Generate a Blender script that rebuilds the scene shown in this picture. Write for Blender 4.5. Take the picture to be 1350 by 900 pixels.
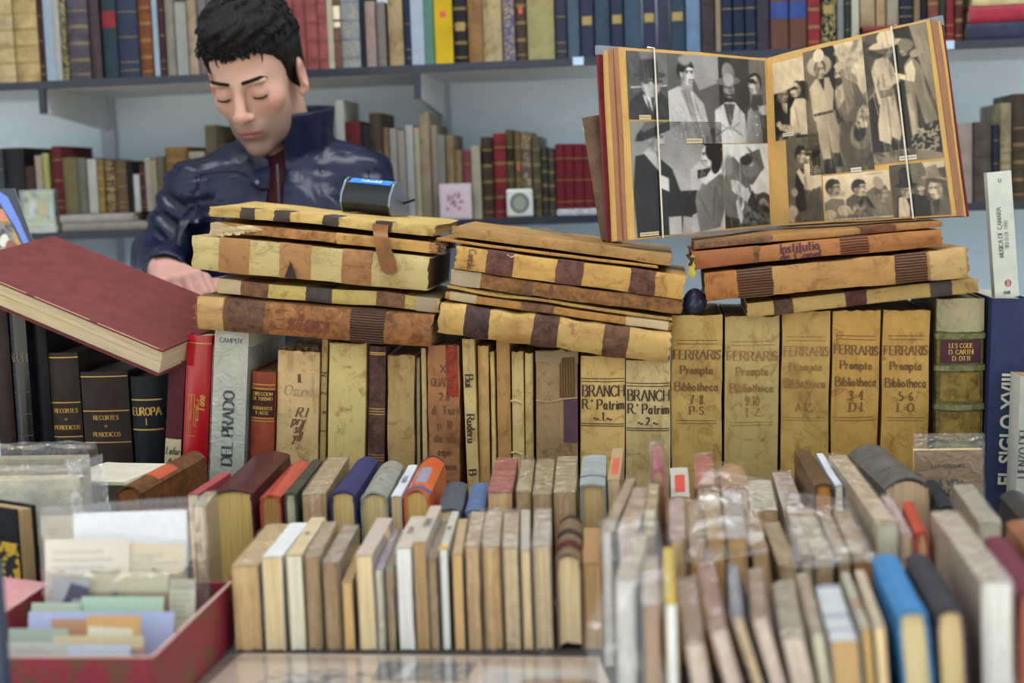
import bpy, bmesh, math, random
import numpy as np
from mathutils import Matrix, Vector

for _o in list(bpy.data.objects): bpy.data.objects.remove(_o)
SC = bpy.context.scene
COL = SC.collection
random.seed(7)
RNG = np.random.default_rng(7)

# ------------------------------------------------------------------ camera
FPX = 1875.0
YAW, PITCH, ROLL = math.radians(6), math.radians(-6.4), math.radians(2.0)
CAM = np.array([0, 0, 1.23])
_f = np.array([-math.sin(YAW)*math.cos(PITCH), math.cos(YAW)*math.cos(PITCH), math.sin(PITCH)])
_r0 = np.array([math.cos(YAW), math.sin(YAW), 0.]); _u0 = np.cross(_r0, _f)
_R = _r0*math.cos(-ROLL) + _u0*math.sin(-ROLL); _U = np.cross(_R, _f)
cd = bpy.data.cameras.new('camera'); cam = bpy.data.objects.new('camera', cd); COL.objects.link(cam)
cam.matrix_world = Matrix(((_R[0], _U[0], -_f[0], CAM[0]), (_R[1], _U[1], -_f[1], CAM[1]), (_R[2], _U[2], -_f[2], CAM[2]), (0, 0, 0, 1)))
cd.sensor_width = 36; cd.lens = FPX*36/1350; cd.clip_start = 0.05
cd.dof.use_dof = True; cd.dof.focus_distance = 1.98; cd.dof.aperture_fstop = 2.9
SC.camera = cam

# ------------------------------------------------------------------ world, lights, exposure
W = bpy.data.worlds.new('overcast_sky'); SC.world = W; W.use_nodes = True
nt = W.node_tree; nt.nodes.clear()
wo = nt.nodes.new('ShaderNodeOutputWorld'); bg = nt.nodes.new('ShaderNodeBackground')
tc = nt.nodes.new('ShaderNodeTexCoord'); sx = nt.nodes.new('ShaderNodeSeparateXYZ'); mr = nt.nodes.new('ShaderNodeMapRange')
mr.inputs['From Min'].default_value = 0; mr.inputs['From Max'].default_value = 1
mr.inputs['To Min'].default_value = 0.85; mr.inputs['To Max'].default_value = 1.15
nt.links.new(tc.outputs['Generated'], sx.inputs[0]); nt.links.new(sx.outputs['Z'], mr.inputs['Value'])
nt.links.new(mr.outputs[0], bg.inputs['Strength']); bg.inputs['Color'].default_value = (0.83, 0.93, 1.0, 1)
nt.links.new(bg.outputs[0], wo.inputs[0])

def area_lamp(name, loc, rot, sx_, sy_, power, color=(1, 1, 1)):
    l = bpy.data.lights.new(name, 'AREA'); l.shape = 'RECTANGLE'; l.size = sx_; l.size_y = sy_; l.energy = power; l.color = color
    o = bpy.data.objects.new(name, l); o.location = loc; o.rotation_euler = rot; COL.objects.link(o); return o
area_lamp('stall_roof_lamp', (-0.1, 2.0, 2.40), (0, 0, 0), 2.2, 0.25, 16, (0.95, 0.98, 1.0))
sl = bpy.data.lights.new('hazy_sun', 'SUN'); sl.energy = 13; sl.angle = math.radians(3); sl.color = (1.0, 0.94, 0.84)
so = bpy.data.objects.new('hazy_sun', sl); so.rotation_euler = (math.radians(-40), math.radians(-8), 0); COL.objects.link(so)
SC.view_settings.view_transform = 'Standard'; SC.view_settings.look = 'None'
SC.view_settings.gamma = 1; SC.view_settings.use_curve_mapping = False
SC.view_settings.exposure = 0.66
SC.cycles.max_bounces = 8; SC.cycles.transparent_max_bounces = 24

# ------------------------------------------------------------------ measuring helpers (photo pixel -> point at a known depth)
def _ray(x, y): return _f*FPX + _R*(x-675) + _U*(450-y)
def atY(x, y, Y):
    d = _ray(x, y); return CAM + d*(Y/d[1])
def atZ(x, y, Z):
    d = _ray(x, y); return CAM + d*((Z-CAM[2])/d[2])

# ------------------------------------------------------------------ materials
def lin(h):
    if isinstance(h, str):
        h = h.lstrip('#'); c = [int(h[i:i+2], 16)/255 for i in (0, 2, 4)]
    else: c = h
    return tuple((v/12.92 if v <= .04045 else ((v+.055)/1.055)**2.4) for v in c)
_MC = {}
def new_mat(name):
    m = bpy.data.materials.new(name); m.use_nodes = True; n = m.node_tree; n.nodes.clear()
    o = n.nodes.new('ShaderNodeOutputMaterial'); b = n.nodes.new('ShaderNodeBsdfPrincipled'); n.links.new(b.outputs[0], o.inputs[0])
    return m, n, b
def coords(n, scale=(1, 1, 1)):
    t = n.nodes.new('ShaderNodeTexCoord'); oi = n.nodes.new('ShaderNodeObjectInfo')
    ma = n.nodes.new('ShaderNodeVectorMath'); ma.operation = 'MULTIPLY'; ma.inputs[1].default_value = scale
    mm = n.nodes.new('ShaderNodeMath'); mm.operation = 'MULTIPLY'; mm.inputs[1].default_value = 37.0
    ad = n.nodes.new('ShaderNodeVectorMath'); ad.operation = 'ADD'
    n.links.new(t.outputs['Object'], ma.inputs[0]); n.links.new(oi.outputs['Random'], mm.inputs[0])
    n.links.new(ma.outputs[0], ad.inputs[0]); n.links.new(mm.outputs[0], ad.inputs[1]); return ad.outputs[0]
def noise(n, vec, scale, detail=4, rough=.6, dist=0):
    t = n.nodes.new('ShaderNodeTexNoise'); t.inputs['Scale'].default_value = scale; t.inputs['Detail'].default_value = detail
    t.inputs['Roughness'].default_value = rough; t.inputs['Distortion'].default_value = dist
    n.links.new(vec, t.inputs['Vector']); return t.outputs['Fac']
def ramp(n, fac, stops):
    r = n.nodes.new('ShaderNodeValToRGB'); e = r.color_ramp.elements
    while len(e) < len(stops): e.new(.5)
    for i, (p, c) in enumerate(stops): e[i].position = p; e[i].color = (*c[:3], 1)
    n.links.new(fac, r.inputs[0]); return r.outputs[0]
def mix(n, fac, a, b, mode='MIX'):
    m = n.nodes.new('ShaderNodeMix'); m.data_type = 'RGBA'; m.blend_type = mode
    for s, v in ((m.inputs[0], fac), (m.inputs[6], a), (m.inputs[7], b)):
        if hasattr(v, 'is_output'): n.links.new(v, s)
        elif isinstance(v, (int, float)): s.default_value = v
        else: s.default_value = (*v[:3], 1)
    return m.outputs[2]
def bump(n, b, h, strength=.3, dist=.001):
    u = n.nodes.new('ShaderNodeBump'); u.inputs['Strength'].default_value = strength; u.inputs['Distance'].default_value = dist
    n.links.new(h, u.inputs['Height']); n.links.new(u.outputs[0], b.inputs['Normal'])
def sc_(c, k): return tuple(min(1, v*k) for v in c)

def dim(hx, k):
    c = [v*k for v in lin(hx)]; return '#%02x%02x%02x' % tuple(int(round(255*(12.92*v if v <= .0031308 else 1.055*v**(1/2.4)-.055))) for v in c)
def mat(kind, hx, v=0):
    key = (kind, hx, v)
    if key in _MC: return _MC[key]
    m, n, b = new_mat(f'{kind}_{str(hx).lstrip("#")}'); c = lin(hx); bc = b.inputs['Base Color']; ro = b.inputs['Roughness']
    if kind in ('vellum', 'mottled', 'leather', 'cloth', 'paper', 'ribbed', 'pattern', 'pages'): b.inputs['Specular IOR Level'].default_value = .22 if kind != 'vellum' else .32
    if kind == 'vellum':
        w = coords(n); c = (c[0], c[1]*.96, c[2]*.88)
        a = ramp(n, noise(n, w, 13, 4, .6), [(.28, (c[0]*.62, c[1]*.52, c[2]*.42)), (.46, sc_(c, .9)), (.58, c), (.76, sc_(c, 1.2))])
        st = ramp(n, noise(n, w, 42, 7, .72, .8), [(.30, (.36, .20, .09)), (.47, (1, 1, 1))])
        x = mix(n, .75, a, st, 'MULTIPLY')
        st = ramp(n, noise(n, coords(n, (1, 1, .22)), 60, 5, .7, .3), [(.33, (.5, .33, .18)), (.46, (1, 1, 1))])
        x = mix(n, .45, x, st, 'MULTIPLY')
        rb = ramp(n, noise(n, w, 90, 6, .75, .5), [(.62, (0, 0, 0)), (.74, (.5, .5, .5))])
        x = mix(n, rb, x, (min(1, c[0]*1.45+.05), min(1, c[1]*1.5+.05), min(1, c[2]*1.8+.05)))
        sp = ramp(n, noise(n, w, 420, 2, .5), [(.24, (.5, .34, .2)), (.31, (1, 1, 1))])
        x = mix(n, .35, x, sp, 'MULTIPLY'); n.links.new(x, bc); ro.default_value = .5
        bump(n, b, noise(n, w, 40, 6, .65), .45, .003)
    elif kind == 'mottled':      # old calf with burnt, rubbed patches
        w = coords(n)
        a = ramp(n, noise(n, w, 75, 6, .72, .35), [(.30, sc_(c, .25)), (.45, sc_(c, .7)), (.56, c), (.74, (min(1, c[0]*1.5), min(1, c[1]*1.5), c[2]*1.5))])
        n.links.new(a, bc); ro.default_value = .5; bump(n, b, noise(n, w, 90, 5, .7), .6, .003)
    elif kind == 'ribbed':      # leather thongs laced across
        w = coords(n); wv = n.nodes.new('ShaderNodeTexWave'); wv.bands_direction = 'X'; wv.inputs['Scale'].default_value = 85; wv.inputs['Distortion'].default_value = 1.5; wv.inputs['Detail'].default_value = 2
        n.links.new(w, wv.inputs['Vector'])
        n.links.new(ramp(n, wv.outputs['Fac'], [(.1, sc_(c, .5)), (.6, sc_(c, 1.15))]), bc); ro.default_value = .55; bump(n, b, wv.outputs['Fac'], .8, .003)
    elif kind == 'leather':
        w = coords(n)
        a = ramp(n, noise(n, w, 35, 5, .65), [(.3, sc_(c, .62)), (.52, c), (.75, sc_(c, 1.35))])
        n.links.new(a, bc); ro.default_value = .42; bump(n, b, noise(n, w, 500, 3, .6), .25, .0006)
    elif kind == 'gloss':
        n.links.new(ramp(n, noise(n, coords(n), 25, 3), [(.3, sc_(c, .9)), (.7, sc_(c, 1.08))]), bc); ro.default_value = .22
    elif kind == 'cloth':
        w = coords(n); n.links.new(ramp(n, noise(n, w, 45, 5, .6), [(.3, sc_(c, .8)), (.7, sc_(c, 1.12))]), bc); ro.default_value = .75
        bump(n, b, noise(n, w, 1500, 2), .25, .0003)
    elif kind == 'paper':
        w = coords(n); n.links.new(ramp(n, noise(n, w, 28, 6, .65), [(.3, sc_(c, .82)), (.65, c)]), bc); ro.default_value = .7
        bump(n, b, noise(n, w, 60, 4), .15, .001)
    elif kind == 'pages':
        w = coords(n, (900, 16, 14)); w2 = coords(n, (90, 9, 7))
        a = ramp(n, noise(n, w, 1, 3, .6), [(.25, sc_(c, .72)), (.5, sc_(c, .97)), (.75, sc_(c, 1.12))])
        st = ramp(n, noise(n, w2, 1, 3, .6), [(.32, (.66, .50, .34)), (.52, (1, 1, 1))])
        n.links.new(mix(n, .45 if v else .2, a, st, 'MULTIPLY'), bc); ro.default_value = .75
        bump(n, b, noise(n, w, 1, 2), .35, .0008)
    elif kind == 'marbled':
        w = coords(n); n.links.new(ramp(n, noise(n, w, 90, 2, .5, .6), [(.50, (.012, .015, .02)), (.54, c)]), bc); ro.default_value = .3
    elif kind == 'pattern':     # small tooled ornament
        w = coords(n); vo = n.nodes.new('ShaderNodeTexVoronoi'); vo.inputs['Scale'].default_value = 230; n.links.new(w, vo.inputs['Vector'])
        n.links.new(ramp(n, vo.outputs['Distance'], [(.30, lin('#9a8c5c')), (.5, c)]), bc); ro.default_value = .5
    elif kind == 'boxpaper':
        w = coords(n); n.links.new(ramp(n, noise(n, w, 36, 2, .5, 1.2), [(.50, c), (.58, lin('#6e4430'))]), bc); ro.default_value = .5
    elif kind == 'gold':
        bc.default_value = (*c, 1); ro.default_value = .38; b.inputs['Metallic'].default_value = .55
    elif kind == 'ink':
        w = coords(n); n.links.new(ramp(n, noise(n, w, 190, 4), [(.3, c), (.72, sc_(c, 2.2))]), bc); ro.default_value = .7
    elif kind == 'metal':
        bc.default_value = (*c, 1); ro.default_value = .35; b.inputs['Metallic'].default_value = .8
    elif kind == 'paint':
        w = coords(n); n.links.new(ramp(n, noise(n, w, 6, 4), [(.3, sc_(c, .94)), (.7, sc_(c, 1.04))]), bc); ro.default_value = .5
    else: bc.default_value = (*c, 1); ro.default_value = .5
    _MC[key] = m; return m

def film_mat(name, haze=.05, gloss=.10, tint=(1, 1, 1), bs=.9, scale=45, mx=.75):
    m = bpy.data.materials.new(name); m.use_nodes = True; n = m.node_tree; n.nodes.clear()
    o = n.nodes.new('ShaderNodeOutputMaterial'); tr = n.nodes.new('ShaderNodeBsdfTransparent'); tr.inputs[0].default_value = (*tint, 1)
    g = n.nodes.new('ShaderNodeBsdfGlossy'); g.inputs['Roughness'].default_value = .07
    d = n.nodes.new('ShaderNodeBsdfDiffuse'); d.inputs[0].default_value = (.85, .87, .9, 1)
    lw = n.nodes.new('ShaderNodeLayerWeight'); lw.inputs['Blend'].default_value = .25
    mp = n.nodes.new('ShaderNodeMapRange'); mp.inputs['To Min'].default_value = gloss; mp.inputs['To Max'].default_value = mx
    w = coords(n); h = noise(n, w, scale, 3, .55, 1.8)
    bu = n.nodes.new('ShaderNodeBump'); bu.inputs['Strength'].default_value = bs; bu.inputs['Distance'].default_value = .012
    n.links.new(h, bu.inputs['Height']); n.links.new(bu.outputs[0], g.inputs['Normal']); n.links.new(bu.outputs[0], lw.inputs['Normal'])
    n.links.new(lw.outputs['Facing'], mp.inputs['Value'])
    m1 = n.nodes.new('ShaderNodeMixShader'); m1.inputs[0].default_value = haze; n.links.new(tr.outputs[0], m1.inputs[1]); n.links.new(d.outputs[0], m1.inputs[2])
    m2 = n.nodes.new('ShaderNodeMixShader'); n.links.new(mp.outputs[0], m2.inputs[0]); n.links.new(m1.outputs[0], m2.inputs[1]); n.links.new(g.outputs[0], m2.inputs[2])
    n.links.new(m2.outputs[0], o.inputs[0]); return m
FILM = film_mat('clear_film', .025, .05)
FILM2 = film_mat('crumpled_film', .02, .035, bs=.8, scale=24, mx=.42)
BAG = film_mat('bag_film', .02, .02, bs=.8, scale=22, mx=.26)
def vcol_mat(name, rough=.45, coat=0):
    m, n, b = new_mat(name); a = n.nodes.new('ShaderNodeAttribute'); a.attribute_name = 'Col'
    n.links.new(a.outputs['Color'], b.inputs['Base Color']); b.inputs['Roughness'].default_value = rough
    b.inputs['Coat Weight'].default_value = coat; b.inputs['Coat Roughness'].default_value = .06
    return m
PRINT = vcol_mat('printed_photo', .35); PRINTM = vcol_mat('printed_card', .6); PRINTC = vcol_mat('print_under_plastic', .5, .25)
GOLD = mat('gold', '#c9a14e'); INK = mat('ink', '#3a2a1c'); INK2 = mat('ink', '#5a371c'); BLACK = mat('plain', '#0d0d10')

# ------------------------------------------------------------------ mesh helpers
def mk(name, V, F, m, parent=None, smooth=40, attrs=None):
    me = bpy.data.meshes.new(name); me.from_pydata([tuple(map(float, v)) for v in V], [], [tuple(f) for f in F])
    if smooth:
        me.polygons.foreach_set('use_smooth', [True]*len(me.polygons)); me.set_sharp_from_angle(angle=math.radians(smooth))
    if m is not None: me.materials.append(m)
    me.update(); o = bpy.data.objects.new(name, me); COL.objects.link(o)
    if parent is not None: o.parent = parent
    return o
def mk_np(name, V, Q, m, parent=None, col=None, smooth=True):
    me = bpy.data.meshes.new(name); V = np.asarray(V, np.float32); Q = np.asarray(Q, np.int32)
    me.vertices.add(len(V)); me.vertices.foreach_set('co', V.ravel()); k = Q.shape[1]
    me.loops.add(Q.size); me.loops.foreach_set('vertex_index', Q.ravel()); me.polygons.add(len(Q))
    me.polygons.foreach_set('loop_start', np.arange(len(Q), dtype=np.int32)*k)
    me.update(calc_edges=True); me.validate()
    if smooth: me.polygons.foreach_set('use_smooth', np.ones(len(me.polygons), bool))
    if col is not None:
        a = me.color_attributes.new('Col', 'FLOAT_COLOR', 'POINT'); c = np.ones((len(V), 4), np.float32); c[:, :3] = col; a.data.foreach_set('color', c.ravel())
    me.materials.append(m); o = bpy.data.objects.new(name, me); COL.objects.link(o)
    if parent is not None: o.parent = parent
    return o
class MB:
    def __init__(s): s.V = []; s.F = []
    def add(s, V, F):
        k = len(s.V); s.V += [tuple(v) for v in V]; s.F += [tuple(i+k for i in f) for f in F]; return s
    def box(s, x0, y0, z0, x1, y1, z1):
        return s.add([(x0, y0, z0), (x1, y0, z0), (x1, y1, z0), (x0, y1, z0), (x0, y0, z1), (x1, y0, z1), (x1, y1, z1), (x0, y1, z1)],
              [(3, 2, 1, 0), (4, 5, 6, 7), (0, 1, 5, 4), (1, 2, 6, 5), (2, 3, 7, 6), (3, 0, 4, 7)])
    def tube(s, pts, r, k=8, closed=False):
        pts = [np.array(p, float) for p in pts]; n = len(pts); rs = r if isinstance(r, (list, tuple)) else [r]*n; V = []; F = []
        for i, p in enumerate(pts):
            t = pts[min(i+1, n-1)]-pts[max(i-1, 0)]; t = t/(np.linalg.norm(t)+1e-9)
            a = np.cross(t, (0, 0, 1) if abs(t[2]) < .9 else (1, 0, 0)); a /= np.linalg.norm(a); b = np.cross(t, a)
            V += [p + rs[i]*(a*math.cos(2*math.pi*j/k)+b*math.sin(2*math.pi*j/k)) for j in range(k)]
        for i in range(n-1):
            F += [(i*k+j, i*k+(j+1) % k, (i+1)*k+(j+1) % k, (i+1)*k+j) for j in range(k)]
        F += [tuple(range(k))[::-1], tuple((n-1)*k+j for j in range(k))]
        return s.add(V, F)
    def build(s, name, m, parent=None, smooth=40): return mk(name, s.V, s.F, m, parent, smooth)
def bevel_mod(o, w=.002, seg=2):
    b = o.modifiers.new('bevel', 'BEVEL'); b.width = w; b.segments = seg; b.limit_method = 'ANGLE'; return o
LABELS = {}
def tag(o, label, cat, group=None):
    o['label'] = label; o['category'] = cat
    if group: o['group'] = group
    LABELS.setdefault(label, []).append(o); return o
def thing(name, label, cat, M=None, group=None):
    o = bpy.data.objects.new(name, None); o.empty_display_size = .02; COL.objects.link(o)
    if M is not None: o.matrix_world = M
    return tag(o, label, cat, group)
def struct(o): o['kind'] = 'structure'; return o
def mat4(cols, org):
    return Matrix(((cols[0][0], cols[1][0], cols[2][0], org[0]), (cols[0][1], cols[1][1], cols[2][1], org[1]), (cols[0][2], cols[1][2], cols[2][2], org[2]), (0, 0, 0, 1)))

# smooth deterministic wobble used for warped, worn surfaces
def warp(P, seed, amp, fr=28.0):
    P = np.asarray(P, float)
    if amp <= 0: return P
    g = np.random.default_rng(seed); out = np.zeros_like(P)
    for k in range(5):
        d = g.normal(size=3)*fr*(1+.7*k); ph = g.uniform(0, 6.28); v = g.normal(size=3)/(1+.6*k)
        out += np.sin(P@d+ph)[:, None]*v
    return P + out*amp*.55

# ------------------------------------------------------------------ pen lettering (strokes drawn with a broad nib)
GL = {
'A': '0,0 .37,1 .74,0|.14,.36 .6,.36', 'B': '0,0 0,1|~0,1 .38,1 .5,.77 .36,.54 0,.54|~0,.54 .45,.52 .58,.27 .42,0 0,0',
'C': '~.68,.8 .42,1 .12,.82 .02,.5 .12,.18 .42,0 .7,.2', 'D': '0,0 0,1|~0,1 .38,.98 .64,.78 .7,.5 .64,.22 .38,.02 0,0',
'E': '0,0 0,1|0,1 .5,1|0,.52 .4,.52|0,0 .54,0', 'F': '0,0 0,1|0,1 .5,1|0,.52 .4,.52', 'G': '~.68,.8 .42,1 .12,.82 .02,.5 .12,.18 .42,0 .68,.12|.68,.1 .68,.44 .48,.44',
'H': '0,0 0,1|.62,0 .62,1|0,.52 .62,.52', 'I': '0,0 0,1', 'J': '~.3,1 .3,.3 .22,.02 0,.05', 'L': '0,0 0,1|0,0 .5,0', 'M': '0,0 .06,1 .4,.1 .74,1 .8,0', 'N': '0,0 0,1 .6,0 .6,1',
'O': '~.38,1 .1,.82 .02,.5 .1,.18 .38,0 .66,.18 .74,.5 .66,.82 .38,1', 'P': '0,0 0,1|~0,1 .4,1 .54,.74 .4,.48 0,.48', 'Q': '~.38,1 .1,.82 .02,.5 .1,.18 .38,0 .66,.18 .74,.5 .66,.82 .38,1|.45,.2 .8,-.12',
'R': '0,0 0,1|~0,1 .4,1 .52,.76 .38,.52 0,.52|.28,.52 .62,0', 'S': '~.48,.82 .28,1 .06,.8 .14,.58 .4,.44 .48,.22 .26,0 .02,.18', 'T': '.32,0 .32,1|0,1 .64,1', 'U': '~0,1 0,.3 .14,.02 .45,.02 .58,.3 .58,1',
'V': '0,1 .33,0 .66,1', 'X': '0,1 .62,0|.62,1 0,0', 'Y': '0,1 .3,.5 .6,1|.3,.5 .3,0', 'Z': '0,1 .55,1 0,0 .58,0',
'a': '~.36,.5 .18,.58 .02,.3 .16,0 .36,.14|.36,.58 .36,.06 .44,0', 'b': '0,1 0,.02|~0,.4 .2,.6 .38,.3 .2,0 0,.1', 'c': '~.34,.48 .18,.6 .02,.3 .18,0 .36,.12', 'd': '.36,1 .36,0|~.36,.48 .18,.6 .02,.3 .18,0 .36,.14',
'e': '~.03,.3 .34,.34 .3,.54 .16,.6 .02,.3 .16,0 .36,.12', 'f': '~.3,.95 .16,1 .12,.75 .12,0|0,.58 .28,.58', 'g': '~.36,.48 .18,.6 .02,.3 .18,.04 .36,.16|~.36,.58 .36,-.2 .16,-.36 0,-.25', 'h': '0,1 0,0|~0,.4 .2,.6 .34,.46 .34,0',
'i': '.04,.58 .04,0|.04,.78 .05,.82', 'l': '.04,1 .04,0', 'm': '0,.58 0,0|~0,.42 .16,.6 .28,.46 .28,0|~.28,.42 .44,.6 .56,.46 .56,0', 'n': '0,.58 0,0|~0,.4 .2,.6 .34,.46 .34,0', 'o': '~.2,.6 .02,.3 .2,0 .38,.3 .2,.6',
'p': '0,.58 0,-.35|~0,.4 .2,.6 .38,.3 .2,0 0,.12', 'q': '.36,.58 .36,-.35|~.36,.46 .18,.6 .02,.3 .18,0 .36,.14', 'r': '0,.58 0,0|~0,.38 .14,.58 .28,.56', 's': '~.28,.48 .14,.6 .02,.46 .16,.3 .28,.14 .14,0 0,.1',
't': '.12,.85 .12,.08 .24,0|0,.58 .26,.58', 'u': '~0,.58 0,.16 .14,0 .34,.16|.34,.58 .34,0', 'v': '0,.58 .18,0 .36,.58', 'y': '0,.58 .18,.02|.36,.58 .08,-.36', 'z': '0,.58 .32,.58 0,0 .34,0',
'0': '~.22,1 .02,.5 .22,0 .42,.5 .22,1', '1': '.02,.82 .16,1 .16,0', '2': '~.02,.78 .2,1 .4,.76 .3,.45 0,.02|0,.02 .44,.02', '3': '~.04,.86 .22,1 .38,.78 .16,.54 .4,.3 .2,0 .02,.14', '4': '.34,0 .34,1 0,.32 .46,.32', '5': '.38,1 .08,1 .06,.58|~.06,.58 .3,.62 .42,.3 .2,0 .02,.1',
'6': '~.36,.95 .1,.66 .04,.3 .22,0 .4,.26 .22,.5 .06,.32', '7': '0,1 .42,1 .14,0', '8': '~.22,1 .06,.78 .36,.28 .22,0 .06,.24 .38,.76 .22,1', '9': '~.36,.7 .2,.5 .04,.74 .2,1 .38,.74 .3,.3 .1,0',
'.': '.02,0 .07,.03', ',': '.06,.05 .0,-.15', '-': '.02,.4 .3,.4', ':': '.03,.1 .08,.13|.03,.5 .08,.53', '=': '.02,.3 .3,.3|.02,.5 .3,.5', '~': '~0,.2 .15,.34 .3,.2 .45,.08 .6,.24', "'": '.04,1 .02,.8', '_': '0,.02 1,.02',
}
def _curve(pts, sub=5):
    P = [pts[0]] + pts + [pts[-1]]; out = []
    for i in range(1, len(P)-2):
        p0, p1, p2, p3 = map(np.array, P[i-1:i+3])
        for k in range(sub):
            t = k/sub; out.append(.5*((2*p1)+(-p0+p2)*t+(2*p0-5*p1+4*p2-p3)*t*t+(-p0+3*p1-3*p2+p3)*t**3))
    out.append(np.array(pts[-1])); return out
def text_strokes(s, thick=.2, thin=.06, serif=.12, gap=.18):
    quads = []; x = 0
    for ch in s:
        if ch == ' ': x += .42; continue
        g = GL.get(ch)
        if g is None: x += .3; continue
        mx = 0
        for st in g.split('|'):
            sm = st.startswith('~'); pts = [tuple(map(float, q.split(','))) for q in st.lstrip('~').split()]
            mx = max(mx, max(p[0] for p in pts)); P = _curve(pts) if sm else [np.array(p) for p in pts]
            for a, b in zip(P[:-1], P[1:]):
                d = b-a; L = np.hypot(*d)
                if L < 1e-5: continue
                w = (thin+(thick-thin)*abs(d[1])/L)/2; nrm = np.array([-d[1], d[0]])/L*w; e = d/L*thin*.4
                quads.append([(x+p[0], p[1]) for p in (a-nrm-e, a+nrm-e, b+nrm+e, b-nrm+e)])
            if serif and not sm:
                for a, b in ((P[0], P[1]), (P[-1], P[-2])):
                    d = b-a
                    if abs(d[1]) > .5*abs(d[0]) and abs(d[1]) > .3:
                        quads.append([(x+a[0]-serif, a[1]-thin/2), (x+a[0]+serif, a[1]-thin/2), (x+a[0]+serif, a[1]+thin/2), (x+a[0]-serif, a[1]+thin/2)])
        x += mx+gap
    return quads, x-gap

# ------------------------------------------------------------------ books
BOOKS = []
class Book:
    """local axes: X thickness, -Y spine, +Y fore edge, +Z head; origin at the foot of the spine"""
    def __init__(s, name, label, M, w, h, d, cover, pages, kind='hard', bulge=None, amp=0., group=None, cat='book', slabs=12, jz=.0006, nz=8, deckle=0, t=None, head_only=False):
        s.root = thing(name, label, cat, M, group); BOOKS.append(s.root); w = max(w-2.0*amp, w*.8); s.w, s.h, s.d = w, h, d; s.seed = random.randint(0, 10**6); s.amp = amp; s.kind = kind
        t = t or {'hard': .0026, 'paper': .0007, 'vellum': .0018}[kind]; t = min(t, w*.18); s.t = t
        s.bulge = bulge if bulge is not None else {'hard': min(.010, w*.16), 'paper': .0006, 'vellum': min(.004, w*.06)}[kind]
        over = .003 if kind == 'hard' else (.0008 if kind == 'vellum' else .0003)
        prof = s.profile(); N = len(prof); inn = []
        for i in range(N):
            a = np.array(prof[max(i-1, 0)]); b = np.array(prof[min(i+1, N-1)]); tt = (b-a)/(np.linalg.norm(b-a)+1e-9)
            inn.append(np.array(prof[i]) + t*np.array([-tt[1], tt[0]]))
        V = []; zs = np.linspace(0, h, nz+1); g = np.random.default_rng(s.seed)
        rag = amp*1.2
        for k, z in enumerate(zs):
            for q in (prof, inn):
                for p in q:
                    V.append((p[0], p[1], z + (g.uniform(-rag, rag) if k in (0, nz) else 0)))
        V = warp(V, s.seed, amp); F = []; S = 2*N
        for k in range(nz):
            a, b = k*S, (k+1)*S
            for i in range(N-1):
                F.append((a+i, a+i+1, b+i+1, b+i)); F.append((a+N+i+1, a+N+i, b+N+i, b+N+i+1))
            F.append((a, b, b+N, a+N)); F.append((a+N-1, a+2*N-1, b+2*N-1, b+N-1))
        for base, fl in ((0, 1), (nz*S, 0)):
            for i in range(N-1):
                q = (base+i, base+i+1, base+N+i+1, base+N+i); F.append(q[::-1] if fl else q)
        s.cover = mk('cover', V, F, cover, s.root, 35)
        if not isinstance(pages, list):
            mb = MB(); xs = np.linspace(-w/2+t, w/2-t, slabs+1)
            for i in range(slabs):
                x0, x1 = xs[i], xs[i+1]; xm = (x0+x1)/2; y0 = (s.spine_y(xm)*.8+t+.0005) if amp < .001 else t+.004; y1 = d-over-g.uniform(0, jz)
                if kind == 'hard': y1 -= .003*(1-(2*xm/w)**2)
                z1 = h-over-g.uniform(0, jz)-(g.uniform(0, deckle)); mb.box(x0, y0, over, x1, y1, z1)
            V2 = warp(mb.V, s.seed, amp*.5); s.pages = mk('text_block', V2, mb.F, pages, s.root, 30)
    def profile(s):
        w, d, b = s.w, s.d, s.bulge; P = [(-w/2, d), (-w/2, d*.6)]
        if s.kind == 'hard' and w > .012: P += [(-w/2, .010), (-w/2+.0012, .0055)]
        else: P += [(-w/2, .012*min(1, d/.03))]
        n = 8
        r = min(.0016, w*.1)
        for i in range(n+1):
            u = -1+2*i/n; x = u*(w/2-(.0004 if s.kind == 'hard' else 0)); P.append((x, s.spine_y(x)))
        P += [(-x, y) for x, y in P[:len(P)-n-1][::-1]]
        return P
    def spine_y(s, x):
        u = min(1, abs(2*x/s.w)); e = 2.0 if s.kind == 'hard' else 3.0
        return -s.bulge*(1-u**e)
    def strip(s, name, z0, z1, m, rise=.0008, wrap=.012, nz=2, rag=0., parent=None, wrapx=None):
        """band that follows the spine and turns onto the boards"""
        P = []; w = s.w
        if wrap: P += [(-w/2-rise, wrap), (-w/2-rise, .001)]
        for i in range(9):
            u = -1+2*i/8; x = u*w/2*(wrapx or 1); P.append((x*(1+rise/w if not wrapx else 1), s.spine_y(x)-rise))
        if wrap: P += [(w/2+rise, .001), (w/2+rise, wrap)]
        N = len(P); V = []; F = []; g = np.random.default_rng(s.seed+int(z0*1e4)); zz = np.linspace(z0, z1, nz+1)
        for k in range(nz+1):
            for p in P: V.append((p[0], p[1], zz[k]+(g.uniform(-rag, rag) if k in (0, nz) else 0)))
            for p in P: V.append((p[0]*.97, p[1]+rise*1.6, zz[k]))
        S = 2*N
        for k in range(nz):
            for i in range(N-1): F.append((k*S+i, k*S+i+1, (k+1)*S+i+1, (k+1)*S+i))
        for k in (0, nz):
            for i in range(N-1):
                q = (k*S+i, k*S+i+1, k*S+N+i+1, k*S+N+i); F.append(q[::-1] if k == 0 else q)
        V = warp(V, s.seed, s.amp); return mk(name, V, F, m, parent or s.root, 40)
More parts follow.
